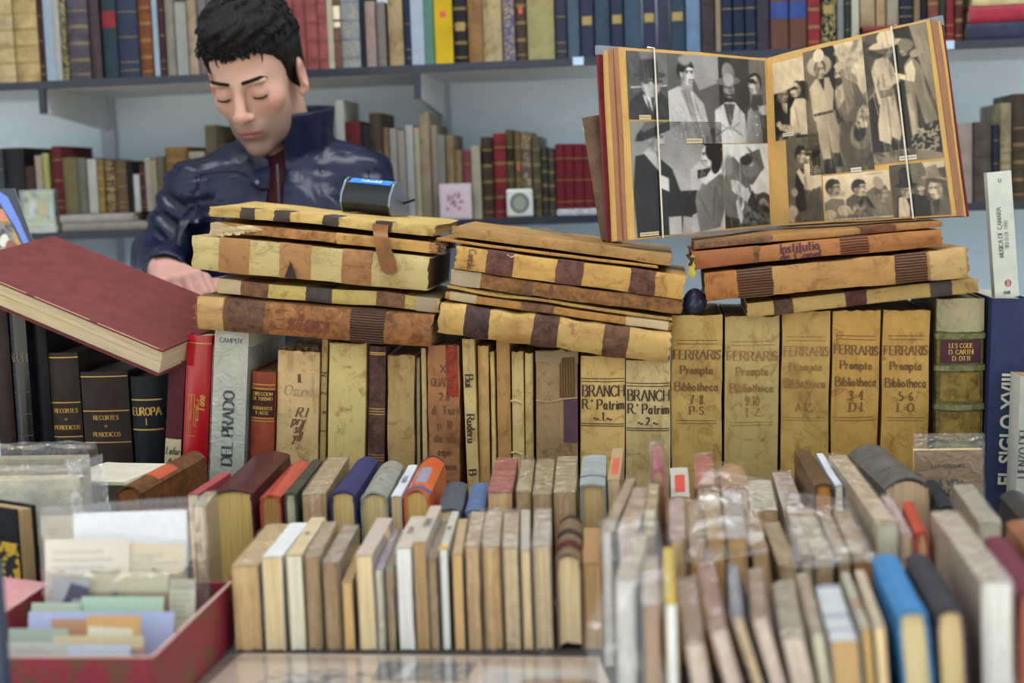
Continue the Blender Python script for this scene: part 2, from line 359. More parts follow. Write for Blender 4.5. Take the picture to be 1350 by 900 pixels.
    def lines(s, zs, m=None, hw=.0006, name='gilt_lines', wrapx=.98):
        mb = MB(); many = s.amp == 0 and s.d < .19 and name == 'gilt_lines'
        for z in zs:
            if not many: mb = MB()
            P = [(-s.w/2*wrapx+s.w*wrapx*i/8) for i in range(9)]; V = []
            for x in P: V += [(x, s.spine_y(x)-.0009, z-hw), (x, s.spine_y(x)-.0009, z+hw)]
            mb.add(V, [(2*i, 2*i+2, 2*i+3, 2*i+1) for i in range(8)])
            if not many: mk(name.rstrip('s'), warp(mb.V, s.seed, s.amp), mb.F, m or GOLD, s.root, 60)
        if many: mk(name, mb.V, mb.F, m or GOLD, s.root, 60)['kind'] = 'stuff'
    def text(s, txt, cx, cz, size, m, mode='across', thick=.2, thin=.06, serif=.12, fit=None, name='lettering', lift=.0009, slant=0, sq=1.0):
        q, L = text_strokes(txt, thick, thin, serif); k = size
        if fit and L*k*sq > fit: sq = fit/(L*k)
        V = []; F = []
        for qd in q:
            i0 = len(V)
            for (x, y) in qd:
                x = x+slant*y; a = (x-L/2)*k*sq; b = (y-.5)*k
                if mode == 'across': X, Z = cx+a, cz+b
                elif mode == 'along': X, Z = cx-b, cz+a
                else: X, Z = cx+b, cz-a
                X = max(-s.w/2, min(s.w/2, X)); V.append((X, s.spine_y(X)-lift, Z))
            F.append((i0, i0+1, i0+2, i0+3))
        return mk(name, warp(V, s.seed, s.amp), F, m, s.root, 0)
    def sleeve(s, m=None, mg=.0007, amp=.003, flap=.012, name='plastic_sleeve', n=9):
        w, h, d = s.w/2+mg, s.h, s.d; V = []; Q = []; b = s.bulge
        lo = np.array([-w, -b-mg, -.002]); hi = np.array([w, d-.002, h+flap])
        for ax in range(3):
            for sd in (0, 1):
                if (ax == 1 and sd == 1): continue
                o1, o2 = [a for a in range(3) if a != ax]; i0 = len(V)
                for i in range(n+1):
                    for j in range(n+1):
                        p = np.zeros(3); p[ax] = (lo, hi)[sd][ax]; p[o1] = lo[o1]+(hi-lo)[o1]*i/n; p[o2] = lo[o2]+(hi-lo)[o2]*j/n; V.append(p)
                for i in range(n):
                    for j in range(n):
                        a = i0+i*(n+1)+j; q = (a, a+1, a+n+2, a+n+1); Q.append(q if (sd ^ (ax == 1)) == 0 else q[::-1])
        V = np.array(V); over = np.clip((V[:, 2]-h)/max(flap, 1e-4), 0, 1)
        c = (lo+hi)/2; V2 = warp(V, s.seed+5, amp, 60); dv = V2-V; sg = np.sign(V-c)
        dv[:, 0] *= .12+.88*over; V = V + np.where(dv*sg < 0, -dv*.35, dv)
        V[:, 0] *= 1-.35*over; V[:, 2] += over*(np.sin(V[:, 0]*400+s.seed)*.004)
        o = mk(name, V, Q, m or FILM, s.root, 80); o['label'] = 'clear crinkled plastic sleeve'; return o

def ry(a): c, s = math.cos(a), math.sin(a); return [(c, 0, -s), (0, 1, 0), (s, 0, c)]
TZ = 0.75   # table top
def upright(x0, x1, yt, Y, xb=None, yb=600, base=TZ):
    """spine facing the front: left/right pixel at the top, top row, depth, pixel of the left edge lower down -> (matrix, w, h)"""
    a, b = atY(x0, yt, Y), atY(x1, yt, Y); w = b[0]-a[0]; lean = 0
    if xb is not None:
        c = atY(xb, yb, Y); lean = math.atan2(a[0]-c[0], a[2]-c[2])
    top = (a+b)/2; h = (top[2]-base)/math.cos(lean)-abs(math.sin(lean))*w/2; cols = ry(lean); zx = np.array(cols[2]); org = np.array([top[0], Y, top[2]])-zx*h
    return mat4(cols, org), w*math.cos(lean), h
def lying(tl, tr, br, bl, Y, yawa=0):
    """spine facing the front, lying: four pixels of the spine -> (matrix, thickness, length)"""
    P = [atY(*p, Y) for p in (tl, tr, br, bl)]; l = (P[0]+P[3])/2; r = (P[1]+P[2])/2; d = r-l; L = np.linalg.norm(d); d = d/L
    n = np.cross((0, 1, 0), d); th = (abs((P[3]-P[0])@n)+abs((P[2]-P[1])@n))/2
    return mat4([tuple(n), (0, 1, 0), tuple(d)], l), th, L
def spineup(x0, x1, yt, xb0, xb1, yb, Yf, lean=0., base=TZ):
    """spine up, head towards the front: front top pixels, back top pixels, depth of the front -> (matrix, w, h, d)"""
    a, b = atY(x0, yt, Yf), atY(x1, yt, Yf); top = (a+b)/2; q = atZ((xb0+xb1)/2, yb, top[2]); f = top-q; L = np.linalg.norm(f); f = f/L
    cols = [np.array([f[1], -f[0], 0]), np.array([0, 0, -1.]), f]
    w = abs((b-a)@cols[0]); c, s = math.cos(lean), math.sin(lean); X, Yv = cols[0], cols[1]
    # lean > 0: top leans to the right in the picture (X points left)
    cols[0] = X*c - Yv*s
    cols[1] = np.cross(cols[2], cols[0]); d = (top[2]-base)/abs(cols[1][2])-.5*w*abs(s)
    w = w*c; org = top - cols[2]*L
    return mat4([tuple(v) for v in cols], org), w, L, d

# ================================================================== THE SETTING
wallm = mat('paint', '#d8e8f3'); greym = mat('paint', '#e2e5e9'); navym = mat('plain', '#1d2434')
def sbox(name, a, b, m): return struct(MB().box(*a, *b).build(name, m, None, 0))
sbox('floor', (-30, -40, -.1), (30, 3.14, 0), mat('cloth', '#b0aba2'))
sbox('wall_back', (-2.6, 3.04, 0), (2.6, 3.12, 2.5), wallm)
sbox('wall_left', (-2.6, 1.2, 0), (-2.52, 3.04, 2.5), wallm)
sbox('wall_right', (2.52, 1.2, 0), (2.6, 3.04, 2.5), wallm)
sbox('ceiling', (-2.6, 1.0, 2.5), (2.6, 3.12, 2.56), mat('paint', '#d6d8da'))
lampbox = thing('ceiling_lamp', 'long white batten lamp under the stall ceiling', 'lamp', Matrix.Translation((-.1, 2.0, 2.45)))
MB().box(-1.15, -.05, -.02, 1.15, .05, .05).build('housing', mat('paint', '#e8e8e8'), lampbox, 0)

# ---- bookcase on the back wall
S1, S2, S3 = 1.455, 1.161, .84      # shelf tops
YF, YB = 2.70, 3.04
bc = thing('bookcase', 'pale grey wall shelving with dark navy shelf edges behind the seller', 'bookcase', Matrix.Translation((0, 2.87, 0)))
def bpart(name, mb, m): o = mb.build(name, m, bc, 0); o.location = (0, -2.87, 0); return o
posts = [-1.928, -1.188, -.448, .292, 1.032, 1.772]
for z in (S1, S2, S3):
    bpart('shelf_board', MB().box(-2.5, YF+.012, z-.0135, 2.5, YB, z), greym)
    bpart('shelf_edge', MB().box(-2.5, YF, z-.0135, 2.5, YF+.012, z+.001), navym)
    for px in posts:
        bb = MB(); y0, y1, x0, x1 = YF+.012, YB, px-.004, px+.004
        bb.add([(x0, y0, z-.06), (x1, y0, z-.06), (x1, y1, z-.085), (x0, y1, z-.085), (x0, y0, z-.0135), (x1, y0, z-.0135), (x1, y1, z-.0135), (x0, y1, z-.0135)],
               [(3, 2, 1, 0), (4, 5, 6, 7), (0, 1, 5, 4), (1, 2, 6, 5), (2, 3, 7, 6), (3, 0, 4, 7)])
        bpart('bracket', bb, greym)
        bpart('bracket_edge', MB().box(px-.006, YF, z-.062, px+.006, YF+.012, z-.0135), navym)
for px in posts:
    bpart('wall_rail', MB().box(px-.016, YB-.012, 0, px+.016, YB, 2.3), mat('paint', '#aeb8c2'))
for px in (-.141, .533): bpart('price_clip', MB().box(px-.010, YF-.004, S1-.013, px+.010, YF, S1+.002), mat('plain', '#a9c2da'))

# ---- table
tb = thing('display_table', 'long grey display table carrying all the books', 'table', Matrix.Translation((0, 1.55, 0)))
def tpart(name, mb, m): o = mb.build(name, m, tb, 0); o.location = (0, -1.55, 0); return o
tpart('table_top', MB().box(-1.5, .86, TZ-.03, 1.5, 2.28, TZ), mat('cloth', '#5a5450'))
for px in (-1.42, 1.42):
    for py in (.92, 2.2): tpart('leg', MB().box(px-.025, py-.025, 0, px+.025, py+.025, TZ-.03), navym)

# ================================================================== BOOKS ON THE BACK SHELVES
PG = mat('pages', '#cdbb8f'); PGL = mat('pages', '#d8caa4')
ORD = ['first', 'second', 'third', 'fourth', 'fifth', 'sixth', 'seventh', 'eighth', 'ninth', 'tenth', 'eleventh', 'twelfth']
GOLDS = mat('gold', '#8d7848')
def shelf_row(rows, base, Y, where, group, ydef, hr, dflt_depth=.15):
    """rows: (left px, right px, top row or None, colour, style, short description)"""
    prev = None; used = {}
    for (x0, x1, yt, hx, st, desc) in rows:
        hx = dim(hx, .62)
        a, b = atY(x0, ydef, Y), atY(x1, ydef, Y); w = max(.006, b[0]-a[0]-.0006)
        h = (atY((x0+x1)/2, yt, Y)[2]-base) if yt is not None else random.uniform(*hr)
        x = (a[0]+b[0])/2
        used[desc] = used.get(desc, 0)+1
        label = f'{desc} on {where}' if prev is None else f'{desc} on {where} right of {prev}'
        if prev == desc: label = f'{ORD[used[desc]-1]} {desc} of its set on {where}'
        k = 'leather' if 'g' in st or 'b' in st else ('cloth' if 'c' in st else 'paper')
        if 'v' in st: k = 'vellum'
        if 'n' in st: k = 'pattern'
        kind = 'paper' if 'f' in st or w < .009 else 'hard'
        B = Book('hardback_book' if kind == 'hard' else 'paperback_book', label, Matrix.Translation((x, Y, base+.0005)), w, h, dflt_depth+random.uniform(-.02, .02), mat(k, hx), PG, kind, slabs=5, nz=1, group=group,
                 bulge=None if kind == 'hard' else .0008)
        hv = min(h, .16)
        if 'g' in st: B.lines([hv*q for q in (.08, .24, .26, .44, .46, .64, .66, .84)], GOLDS, hw=.0008)
        if 'l' in st: B.lines([hv*q for q in (.1, .2, .5, .8)], GOLDS, hw=.0006)
        if 'b' in st:
            for q in (.14, .36, .58, .8): B.strip('raised_band', hv*q-.0022, hv*q+.0022, mat('leather', hx), .0014, wrap=0, nz=1, wrapx=.95)
        if 'r' in st: B.strip('title_label', hv*.62, hv*.82, mat('leather', '#7a2428'), .0005, wrap=0, nz=1, wrapx=.94)
        if 'u' in st: B.strip('title_label', hv*.36, hv*.55, mat('cloth', '#2f447e'), .0005, wrap=0, nz=1, wrapx=.97)
        if 'k' in st: B.strip('title_label', hv*.66, hv*.84, mat('leather', '#1d1714'), .0005, wrap=0, nz=1, wrapx=.94)
        if 'e' in st: B.strip('emblem', hv*.39, hv*.49, mat('gold', '#8d7a48'), .0006, wrap=0, nz=1, wrapx=.72)
        if 'o' in st: B.strip('emblem', hv*.56, hv*.63, mat('plain', '#b8452c'), .0006, wrap=0, nz=1, wrapx=.35)
        if 'w' in st: B.strip('title_label', hv*.5, hv*.75, mat('paper', '#d9d0b4'), .0005, wrap=0, nz=1, wrapx=.9)
        prev = desc
U = [(-45, -18, None, '#c9b184', 'b', 'cream ribbed book'), (-18, 20, None, '#cdb689', 'g', 'wide cream book'), (21, 52, None, '#c8ad78', 'g', 'tan gold-banded book'), (52, 59, None, '#44282c', 'l', 'narrow oxblood book'),
 (60, 72, None, '#a9c0d2', 'f', 'pale blue paperback'), (72, 81, None, '#b9b9b6', 'f', 'light grey paperback'), (81, 90, None, '#4a4a3a', 'n', 'yellow-speckled dark book'),
 (91, 119, None, '#564f5c', 'gb', 'grey-purple gold-banded book'), (120, 134, None, '#4b3a42', 'b', 'plum leather book'), (137, 156, None, '#2c434f', 'r', 'teal book with red label'),
 (157, 184, None, '#35405a', 'l', 'wide slate-blue book'), (185, 202, None, '#7e4726', 'gb', 'russet gold-banded book'), (203, 210, None, '#a8bbcf', 'f', 'thin pale blue paperback'), (211, 219, None, '#4a2530', 'l', 'thin maroon book'),
 (220, 232, None, '#8f897d', 'c', 'stone-grey book'), (233, 248, 3, '#a5aaa0', 'f', 'pale greenish paperback'), (249, 262, 0, '#b0a18b', 'v', 'beige parchment book'), (263, 275, None, '#7f7a75', 'c', 'dull grey book'), (276, 290, None, '#8a8494', 'c', 'lilac-grey book'),
 (291, 308, None, '#7d6a55', 'b', 'hidden brown book'), (309, 326, None, '#4d4038', 'g', 'hidden dark brown book'), (327, 345, None, '#8a7f6c', 'c', 'hidden drab book'), (346, 374, None, '#5d4640', 'g', 'hidden umber book'),
 (376, 389, None, '#9c5350', 'b', 'dusty red volume'), (389, 404, None, '#9c5350', 'b', 'dusty red volume'), (404, 420, None, '#9c5350', 'b', 'dusty red volume'), (420, 433, None, '#9c5350', 'b', 'dusty red volume'),
 (433, 441, None, '#c5bda4', 'f', 'cream paperback'), (441, 451, None, '#7d5a4b', 'bw', 'brown book with pale labels'), (451, 476, None, '#8891a0', 'nb', 'blue-and-cream patterned book'), (477, 482, None, '#222737', 'c', 'thin black-blue book'),
 (483, 497, 2, '#a59088', 'c', 'beige-pink book'), (498, 510, 3, '#847d7c', 'l', 'ash-grey book'), (513, 533, None, '#b6a27c', 'v', 'tan parchment book'), (534, 543, None, '#22304a', 'l', 'midnight-blue book'),
 (543, 560, None, '#b4bfd2', 'f', 'pale ice-blue paperback'), (560, 573, None, '#5c8a7b', 'f', 'sea-green paperback'), (574, 598, None, '#d9b61c', 'fo', 'bright yellow book'), (599, 617, None, '#16171c', 'ge', 'black book with gilt flower'),
 (618, 638, None, '#9a7445', 'v', 'honey-brown book'), (638, 663, None, '#b9ad86', 'v', 'wide cream vellum book'), (664, 680, None, '#5c5a80', 'n', 'violet patterned book'), (681, 695, None, '#4a332b', 'go', 'dark brown ornate book'),
 (696, 732, None, '#a89f70', 'c', 'wide olive-cream book'), (733, 748, None, '#363b4e', 'l', 'dark indigo volume'), (749, 765, None, '#4d6275', 'c', 'slate volume'), (766, 784, None, '#343b52', 'e', 'navy volume with gilt emblem'), (785, 805, None, '#3c4f61', 'c', 'blue-teal volume'),
 (806, 823, None, '#2f3850', 'e', 'inky volume with gilt emblem'), (824, 847, None, '#435a70', 'c', 'steel-blue volume'), (848, 866, None, '#343a52', 'e', 'dusky blue volume with emblem'), (867, 883, None, '#3d3f52', 'c', 'grey-violet volume'),
 (884, 904, None, '#33485a', 'e', 'petrol-blue volume'), (905, 924, None, '#7390b3', 'c', 'light blue cloth book'), (925, 943, None, '#3f3438', 'b', 'dark brown-grey book'), (944, 951, None, '#9d8a72', 'f', 'thin tan paperback'),
 (952, 966, None, '#20304a', 'l', 'navy gilt-foot volume'), (967, 982, None, '#1d2c44', 'l', 'navy gilt-foot volume'), (983, 997, None, '#22324b', 'l', 'navy gilt-foot volume'), (998, 1015, None, '#3a3444', 'b', 'aubergine book'),
 (1016, 1040, None, '#6e4b40', 'u', 'brown book with blue label'), (1041, 1064, None, '#6e4b40', 'u', 'brown book with blue label'), (1065, 1082, None, '#8b2630', 'g', 'crimson gilt book'), (1083, 1103, None, '#1f1c1c', 'ne', 'black book with pale ornament'),
 (1104, 1113, None, '#8a8e92', 'c', 'pewter-grey book'), (1114, 1122, None, '#2e3a35', 'l', 'bottle-green book'), (1123, 1133, None, '#cdc7b6', 'f', 'off-white paperback'), (1134, 1154, None, '#b8a888', 'v', 'ecru parchment book'),
 (1155, 1168, None, '#b39c74', 'v', 'buff book'), (1169, 1185, None, '#a9a08e', 'w', 'putty book with pale label'), (1186, 1204, None, '#22293f', 'l', 'dark navy book'), (1205, 1213, None, '#8c745a', 'f', 'thin fawn paperback'),
 (1214, 1222, None, '#1f222b', 'c', 'thin black book'), (1223, 1238, None, '#7a4336', 'g', 'rust-brown gilt book'), (1239, 1246, None, '#2c3f37', 'l', 'thin dark green book'), (1247, 1258, None, '#872a2f', 'l', 'cherry-red book'), (1259, 1270, None, '#582528', 'g', 'deep burgundy book')]
_i = next(i for i, r in enumerate(U) if r[0] == 1134); _j = next(i for i, r in enumerate(U) if r[0] == 1205)
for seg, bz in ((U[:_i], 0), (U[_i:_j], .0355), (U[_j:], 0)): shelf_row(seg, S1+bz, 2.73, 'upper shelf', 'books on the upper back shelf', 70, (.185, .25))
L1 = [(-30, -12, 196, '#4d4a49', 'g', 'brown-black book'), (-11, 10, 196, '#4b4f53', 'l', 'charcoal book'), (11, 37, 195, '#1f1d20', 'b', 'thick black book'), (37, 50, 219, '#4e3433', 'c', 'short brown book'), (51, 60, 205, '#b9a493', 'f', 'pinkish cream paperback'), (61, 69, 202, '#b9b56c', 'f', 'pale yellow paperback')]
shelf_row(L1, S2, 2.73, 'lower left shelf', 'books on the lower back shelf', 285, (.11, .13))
# two pale books lying on the shelf with a row standing on them
for k, (xa, xb_, hx, ds) in enumerate([(84, 181, '#97918c', 'pale grey book lying flat under the olive books'), (86, 204, '#8a8379', 'taupe book lying flat beneath the pale grey book')]):
    p, q = atY(xa, 295, 2.72), atY(xb_, 295, 2.72); th = .0165
    M_ = mat4([(0, 0, -1), (0, 1, 0), (1, 0, 0)], (p[0], 2.705, S2+.0013+th*(1.5-k)+.0002*(1-k)))
    Book('hardback_book', ds, M_, th, q[0]-p[0], .16, mat('cloth', hx), PGL, 'hard', bulge=.002, slabs=5, nz=1)
L2 = [(70, 84, 193, '#6d2430', 'l', 'dark red book'), (84, 103, 208, '#7c724e', 'c', 'olive book'), (103, 115, 209, '#76766a', 'c', 'sage-grey book'), (116, 128, 210, '#c6c4bb', 'f', 'white paperback'), (128, 138, 210, '#8f763c', 'g', 'golden-brown book'),
 (139, 153, 212, '#4a2c28', 'ng', 'dark patterned book'), (153, 168, 212, '#6e5a3e', 'l', 'olive-brown book'), (168, 176, 214, '#1e1c1e', 'c', 'thin black volume'), (176, 184, 230, '#d2d2cf', 'f', 'short white paperback'), (184, 192, 216, '#4b2a30', 'l', 'thin plum book'), (192, 200, 208, '#b1a798', 'f', 'thin bone paperback'), (200, 207, 211, '#a99983', 'f', 'thin buff paperback')]
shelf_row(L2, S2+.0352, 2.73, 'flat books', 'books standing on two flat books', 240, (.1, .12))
L3 = [(210, 221, 206, '#6f6655', 'c', 'drab olive book'), (222, 252, 194, '#8e6a38', 'gb', 'brown book behind the seller'), (253, 275, 200, '#a9a08a', 'c', 'grey-cream book'), (276, 292, 165, '#6c604c', 'c', 'tall olive book'), (293, 312, 190, '#5d3c30', 'g', 'hidden chestnut book'), (313, 340, 190, '#40444c', 'c', 'hidden graphite book'), (341, 365, 190, '#7a6748', 'v', 'hidden fawn book'), (366, 395, 190, '#51402f', 'g', 'hidden sepia book'), (396, 420, 190, '#8d8677', 'c', 'hidden stone book'), (421, 448, 190, '#a19884', 'v', 'hidden parchment book'),
 (449, 460, 132, '#c9c9c0', 'f', 'tall white book'), (461, 481, 160, '#702027', 'l', 'oxblood book'), (481, 492, 165, '#2c2c34', 'c', 'slim black book'), (492, 508, 149, '#4c4030', 'gb', 'dark brown gilt book'), (509, 517, 168, '#937a58', 'v', 'slim tan book'), (518, 527, 169, '#aaa69f', 'f', 'slim grey paperback'), (528, 538, 172, '#a9a096', 'f', 'slim pearl paperback'),
 (539, 549, 165, '#bcbcbb', 'f', 'slim white paperback'), (550, 557, 168, '#c2b59b', 'f', 'slim cream paperback'), (557, 571, 148, '#a59880', 'v', 'tall beige book'), (572, 580, 165, '#9d9180', 'f', 'slim beige paperback'), (580, 590, 178, '#8e8a82', 'f', 'slim dove-grey paperback'), (591, 602, 178, '#93815f', 'v', 'tan vellum book'), (602, 612, 198, '#8f7a58', 'v', 'short tan book'), (612, 624, 198, '#87474c', 'l', 'dusty red book'),
 (624, 636, 192, '#b9b198', 'f', 'short cream book'), (637, 652, 181, '#4a3a26', 'gk', 'dark brown gold-tooled book'), (653, 670, 176, '#83262f', 'g', 'red gilt book'), (670, 680, 171, '#4f4a38', 'gk', 'narrow olive gilt book'), (681, 690, 174, '#735f3e', 'go', 'narrow brown ornate book'), (690, 703, 174, '#6f5a58', 'nb', 'purple-labelled book'), (704, 715, 180, '#5d5940', 'gb', 'moss-green gilt book'), (716, 724, 194, '#3c3c34', 'gb', 'small dark olive book'), (725, 733, 196, '#4e4a3c', 'gb', 'small khaki book'),
 (734, 746, 190, '#7a1f2b', 'l', 'deep red volume'), (746, 758, 190, '#7a1f2b', 'l', 'deep red volume'), (758, 771, 190, '#7a1f2b', 'l', 'deep red volume'), (771, 784, 190, '#7a1f2b', 'l', 'deep red volume'), (784, 798, 190, '#7a1f2b', 'l', 'deep red volume'), (798, 812, 190, '#7a1f2b', 'l', 'deep red volume'),
 (1235, 1260, 168, '#6a5d50', 'g', 'brown book beside the album'), (1261, 1282, 162, '#b3a49c', 'c', 'pinkish cream book'), (1283, 1307, 161, '#5d5048', 'b', 'dark taupe book'), (1308, 1317, 165, '#2b3347', 'l', 'slim navy book'), (1318, 1333, 136, '#a79b7a', 'gb', 'tall olive-cream book'), (1334, 1352, 124, '#4f4132', 'gb', 'tall brown gilt book'), (1353, 1372, 128, '#5a4936', 'gb', 'tall umber book')]
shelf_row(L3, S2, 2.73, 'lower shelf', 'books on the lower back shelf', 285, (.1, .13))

# lying books at the right end of the upper shelf
for (xa, xb_, ya, yb_, hx, Y, ds) in [(1272, 1360, 32, 54, '#262d42', 2.73, 'navy book lying lowest at the right of the upper shelf'), (1276, 1362, 11, 31, '#8b2438', 2.73, 'crimson book lying on the navy book'), (1280, 1360, -8, 10, '#c7b78a', 2.73, 'cream gilt book topmost on the crimson book')]:
    p, q = atY(xa, ya, Y), atY(xb_, yb_, Y); 
    z0 = {32: 0, 11: .0325, -8: .0625}[ya]; th = {32: .032, 11: .0295, -8: .027}[ya]
    Book('hardback_book', ds, mat4([(0, 0, -1), (0, 1, 0), (1, 0, 0)], (p[0], Y-.01, S1+.0013+z0+th/2)), th, q[0]-p[0], .17, mat('leather', hx), PGL, 'hard', bulge=.004, slabs=5, nz=1)
# two books lying on the shelf under a short run of upright ones
for (hx, th, z0, ds) in [('#4f3a30', .019, .0013, 'brown book lying flat on upper shelf under the dark red book'), ('#6a2226', .0148, .0206, 'dark red book lying flat under ecru parchment book')]:
    p, q = atY(1136, 48, 2.72), atY(1203, 26, 2.72)
    Book('hardback_book', ds, mat4([(0, 0, -1), (0, 1, 0), (1, 0, 0)], (p[0], 2.705, S1+z0+th/2)), th, q[0]-p[0], .17, mat('leather', hx), mat('pages', '#7a5a48'), 'hard', bulge=.003, slabs=5, nz=1)

# ================================================================== UPRIGHT OLD BOOKS ON THE TABLE
VE = lambda h: mat('vellum', h)
VU = lambda h: mat('vellum', dim(h, 1.25))
PGO = mat('pages', '#a5885a', 1); PGD = mat('pages', '#6f5c44', 1)
def up(name, label, x0, x1, yt, Y, cover, xb=None, yb=600, kind='vellum', d=.2, pages=PGO, amp=.0012, group=None, lean=None, **k):
    if lean is not None: q = atY(x0, yt, Y); xb = None
    M_, w, h = upright(x0, x1, yt, Y, xb, yb)
    if lean is not None:
        top = (atY(x0, yt, Y)+atY(x1, yt, Y))/2; cols = ry(math.radians(lean)); h = (top[2]-TZ)/math.cos(math.radians(lean))-abs(math.sin(math.radians(lean)))*w/2; M_ = mat4(cols, np.array([top[0], Y, top[2]])-np.array(cols[2])*h)
    return Book(name, label, M_, w-.0004, h, d, cover, pages, kind, amp=amp, group=group, nz=k.pop('nz', 10), **k)
GR = 'old books standing in a row across the table'
YR = 1.95
DK = lambda h: mat('leather', h)
# --- dark books on the left
b = up('leather_book', 'dark brown leather book at the far left, beside the black books', -14, 9, 402, 2.0, DK('#33201c'), kind='hard', amp=0, group=GR)
b = up('leather_book', 'tall glossy black book with faint tooled spine at far left', 10, 34, 408, 1.98, mat('gloss', '#14141a'), kind='hard', amp=0, group=GR)
b.lines([b.h*q for q in (.42, .52, .62, .7)], mat('plain', '#4a4538')); b.text('ARTE', 0, b.h*.78, .012, mat('plain', '#6a5f48'))
b = up('leather_book', 'plain black book between glossy black and RECORTES books', 36, 61, 420, 2.0, DK('#111116'), kind='hard', amp=0, group=GR)
for (x0, x1, yt, lb, fs) in [(62, 104, 465, 'narrow dark brown RECORTES DE PERIODICOS binder with gilt rules', .006), (105, 169, 490, 'wide dark brown RECORTES DE PERIODICOS binder, shorter than the narrow one', .0062)]:
    b = up('leather_book', lb, x0, x1, yt, 2.0, DK('#30231f'), kind='hard', amp=0, group=GR, pages=mat('pages', '#8d8676'), bulge=.004)
    b.lines([b.h-.007, b.h-.074 if x0 < 90 else b.h-.058, b.h-.125 if x0 < 90 else b.h-.105], hw=.0007)
    zc = b.h-(.10 if x0 < 90 else .082)
    for i, tx in enumerate(('RECORTES', 'DE', 'PERIODICOS')): b.text(tx, 0, zc+.014-i*.0125, fs if i != 1 else .003, GOLD, fit=b.w*.86)
b = up('leather_book', 'black EUROPA I volume with gilt lettering beside maroon book', 170, 214, 496, 1.99, DK('#15191f'), kind='hard', amp=0, group=GR, pages=mat('pages', '#8d8676'))
b.lines([b.h-.034, b.h-.078], hw=.001); b.text('EUROPA', 0, b.h-.051, .011, GOLD, fit=b.w*.9, thick=.24, thin=.09); b.text('I', 0, b.h-.066, .009, GOLD)
# --- leaning coloured ones
b = up('cloth_book', 'slim maroon book with cream handwritten label beside red book', 222, 246, 476, 1.95, mat('cloth', '#59262d'), xb=216, d=.07, kind='hard', amp=0, group=GR, bulge=.002)
b.strip('paper_label', .085, .13, mat('paper', '#cdbf98'), .0005, wrap=0, wrapx=.94); b.text('Lafuz', 0, .113, .010, INK, slant=.3, serif=0, fit=b.w*.8, lift=.0016); b.text('A.7.', 0, .098, .008, INK, slant=.3, serif=0, lift=.0016)
b = up('leather_book', 'glossy bright red book with gilt monogram on its spine', 246, 281, 442, 1.95, mat('gloss', '#b3121c'), xb=240, d=.05, kind='hard', amp=0, group=GR, pages=mat('pages', '#d9cfae'))
b.lines([b.h-.011], hw=.0007)
b.text('Tono', b.w*.20, b.h-.098, .010, GOLD, 'along', serif=0, slant=.2, thin=.08)
mb = MB()
for (xa, za, xc, zc) in [(-.011, -.085, -.002, -.085), (-.011, -.085, -.011, -.11), (-.011, -.11, -.006, -.11), (-.006, -.085, -.006, -.118), (-.002, -.085, -.002, -.13), (-.002, -.13, .001, -.13), (.001, -.10, .001, -.13), (-.002, -.10, .001, -.10), (-.009, -.12, -.006, -.12), (-.013, -.118, -.013, -.145), (-.013, -.145, 0, -.145), (-.010, -.125, -.010, -.142), (.004, -.092, .004, -.12), (0, -.092, .004, -.092), (.004, -.12, .001, -.122)]:
    x0_, x1_ = sorted((xa, xc)); z0_, z1_ = sorted((za, zc)); xm = (x0_+x1_)/2; y = b.spine_y(xm); mb.box(x0_-.0004, y-.0009, b.h+z0_-.0004, x1_+.0004, y-.0002, b.h+z1_+.0004)
mb.build('gilt_monogram', GOLD, b.root, 0)
b = up('cloth_book', 'tall pale grey DEL PRADO book wrapped in plastic beside red book', 283, 329, 434, 1.93, mat('paper', '#c9c8b4'), xb=277, kind='hard', amp=0, group=GR, pages=mat('pages', '#c2b796'), bulge=.003)
b.text('CAMPOY', 0, b.h-.016, .0065, mat('ink', '#333333'), fit=b.w*.75)
b.text('DEL PRADO', .0, float(atY(303, 566, 1.93)[2])-TZ, .0155, mat('plain', '#222a2a'), 'along', thick=.26, thin=.06, serif=.12, fit=.155)
b.sleeve(flap=.004, amp=.0015)
b = up('leather_book', 'short rust-red leather book with dark gilt title label', 332, 365, 490, 1.94, DK('#93432b'), xb=329, kind='hard', amp=0, group=GR)
b.strip('title_label', b.h-.064, b.h-.026, DK('#3d1f19'), .0006, wrap=0, wrapx=.97); b.lines([b.h-.018, b.h-.024, b.h-.066, b.h-.070], hw=.0006)
for i, tx in enumerate(('DIRECCION', 'DE TURISMO', '-', 'MONUMENTOS', 'Y ARTE')): b.text(tx, 0, b.h-.031-.0068*i, .0046, GOLD, fit=b.w*.8, thick=.2, thin=.09, lift=.0018)
# --- parchment
b = up('vellum_book', 'wide parchment book with frayed head and faded brown handwriting', 365, 424, 464, 1.945, VU('#c0a577'), xb=362, group=GR)
b.text('II.', .004, b.h-.038, .012, INK2, serif=0); b.text('Osuna', 0, b.h-.056, .015, mat('ink', '#8a765a'), serif=0, slant=.25, fit=b.w*.75, thick=.10)
for i, (dx, tx) in enumerate([(.006, 'R.l'), (.002, 'pry'), (.001, 'sll'), (0, 'yll'), (-.002, '. :'), (-.010, '.'), (-.011, ':')]): b.text(tx, dx, b.h-.086-.0115*i, .013, INK2, serif=0, slant=.35, thick=.2)
fr = MB(); g = np.random.default_rng(5)
for i in range(70):
    x = g.uniform(-b.w*.47, b.w*.47); y = g.uniform(.0, .05); l = g.uniform(.004, .010); fr.tube([(x, y, b.h-.003), (x+g.uniform(-.004, .004), y-.002, b.h+l*.6), (x+g.uniform(-.008, .008), y+g.uniform(-.006, .006), b.h+l)], [.0004, .0004, .0002], 4)
fr.build('frayed_paper', mat('paper', '#9a8462'), b.root)
b = up('vellum_book', 'narrow parchment spine with brown marks beside frayed parchment book', 424, 433, 448, 1.95, VU('#a08a58'), xb=421, kind='paper', group=GR, amp=.0006)
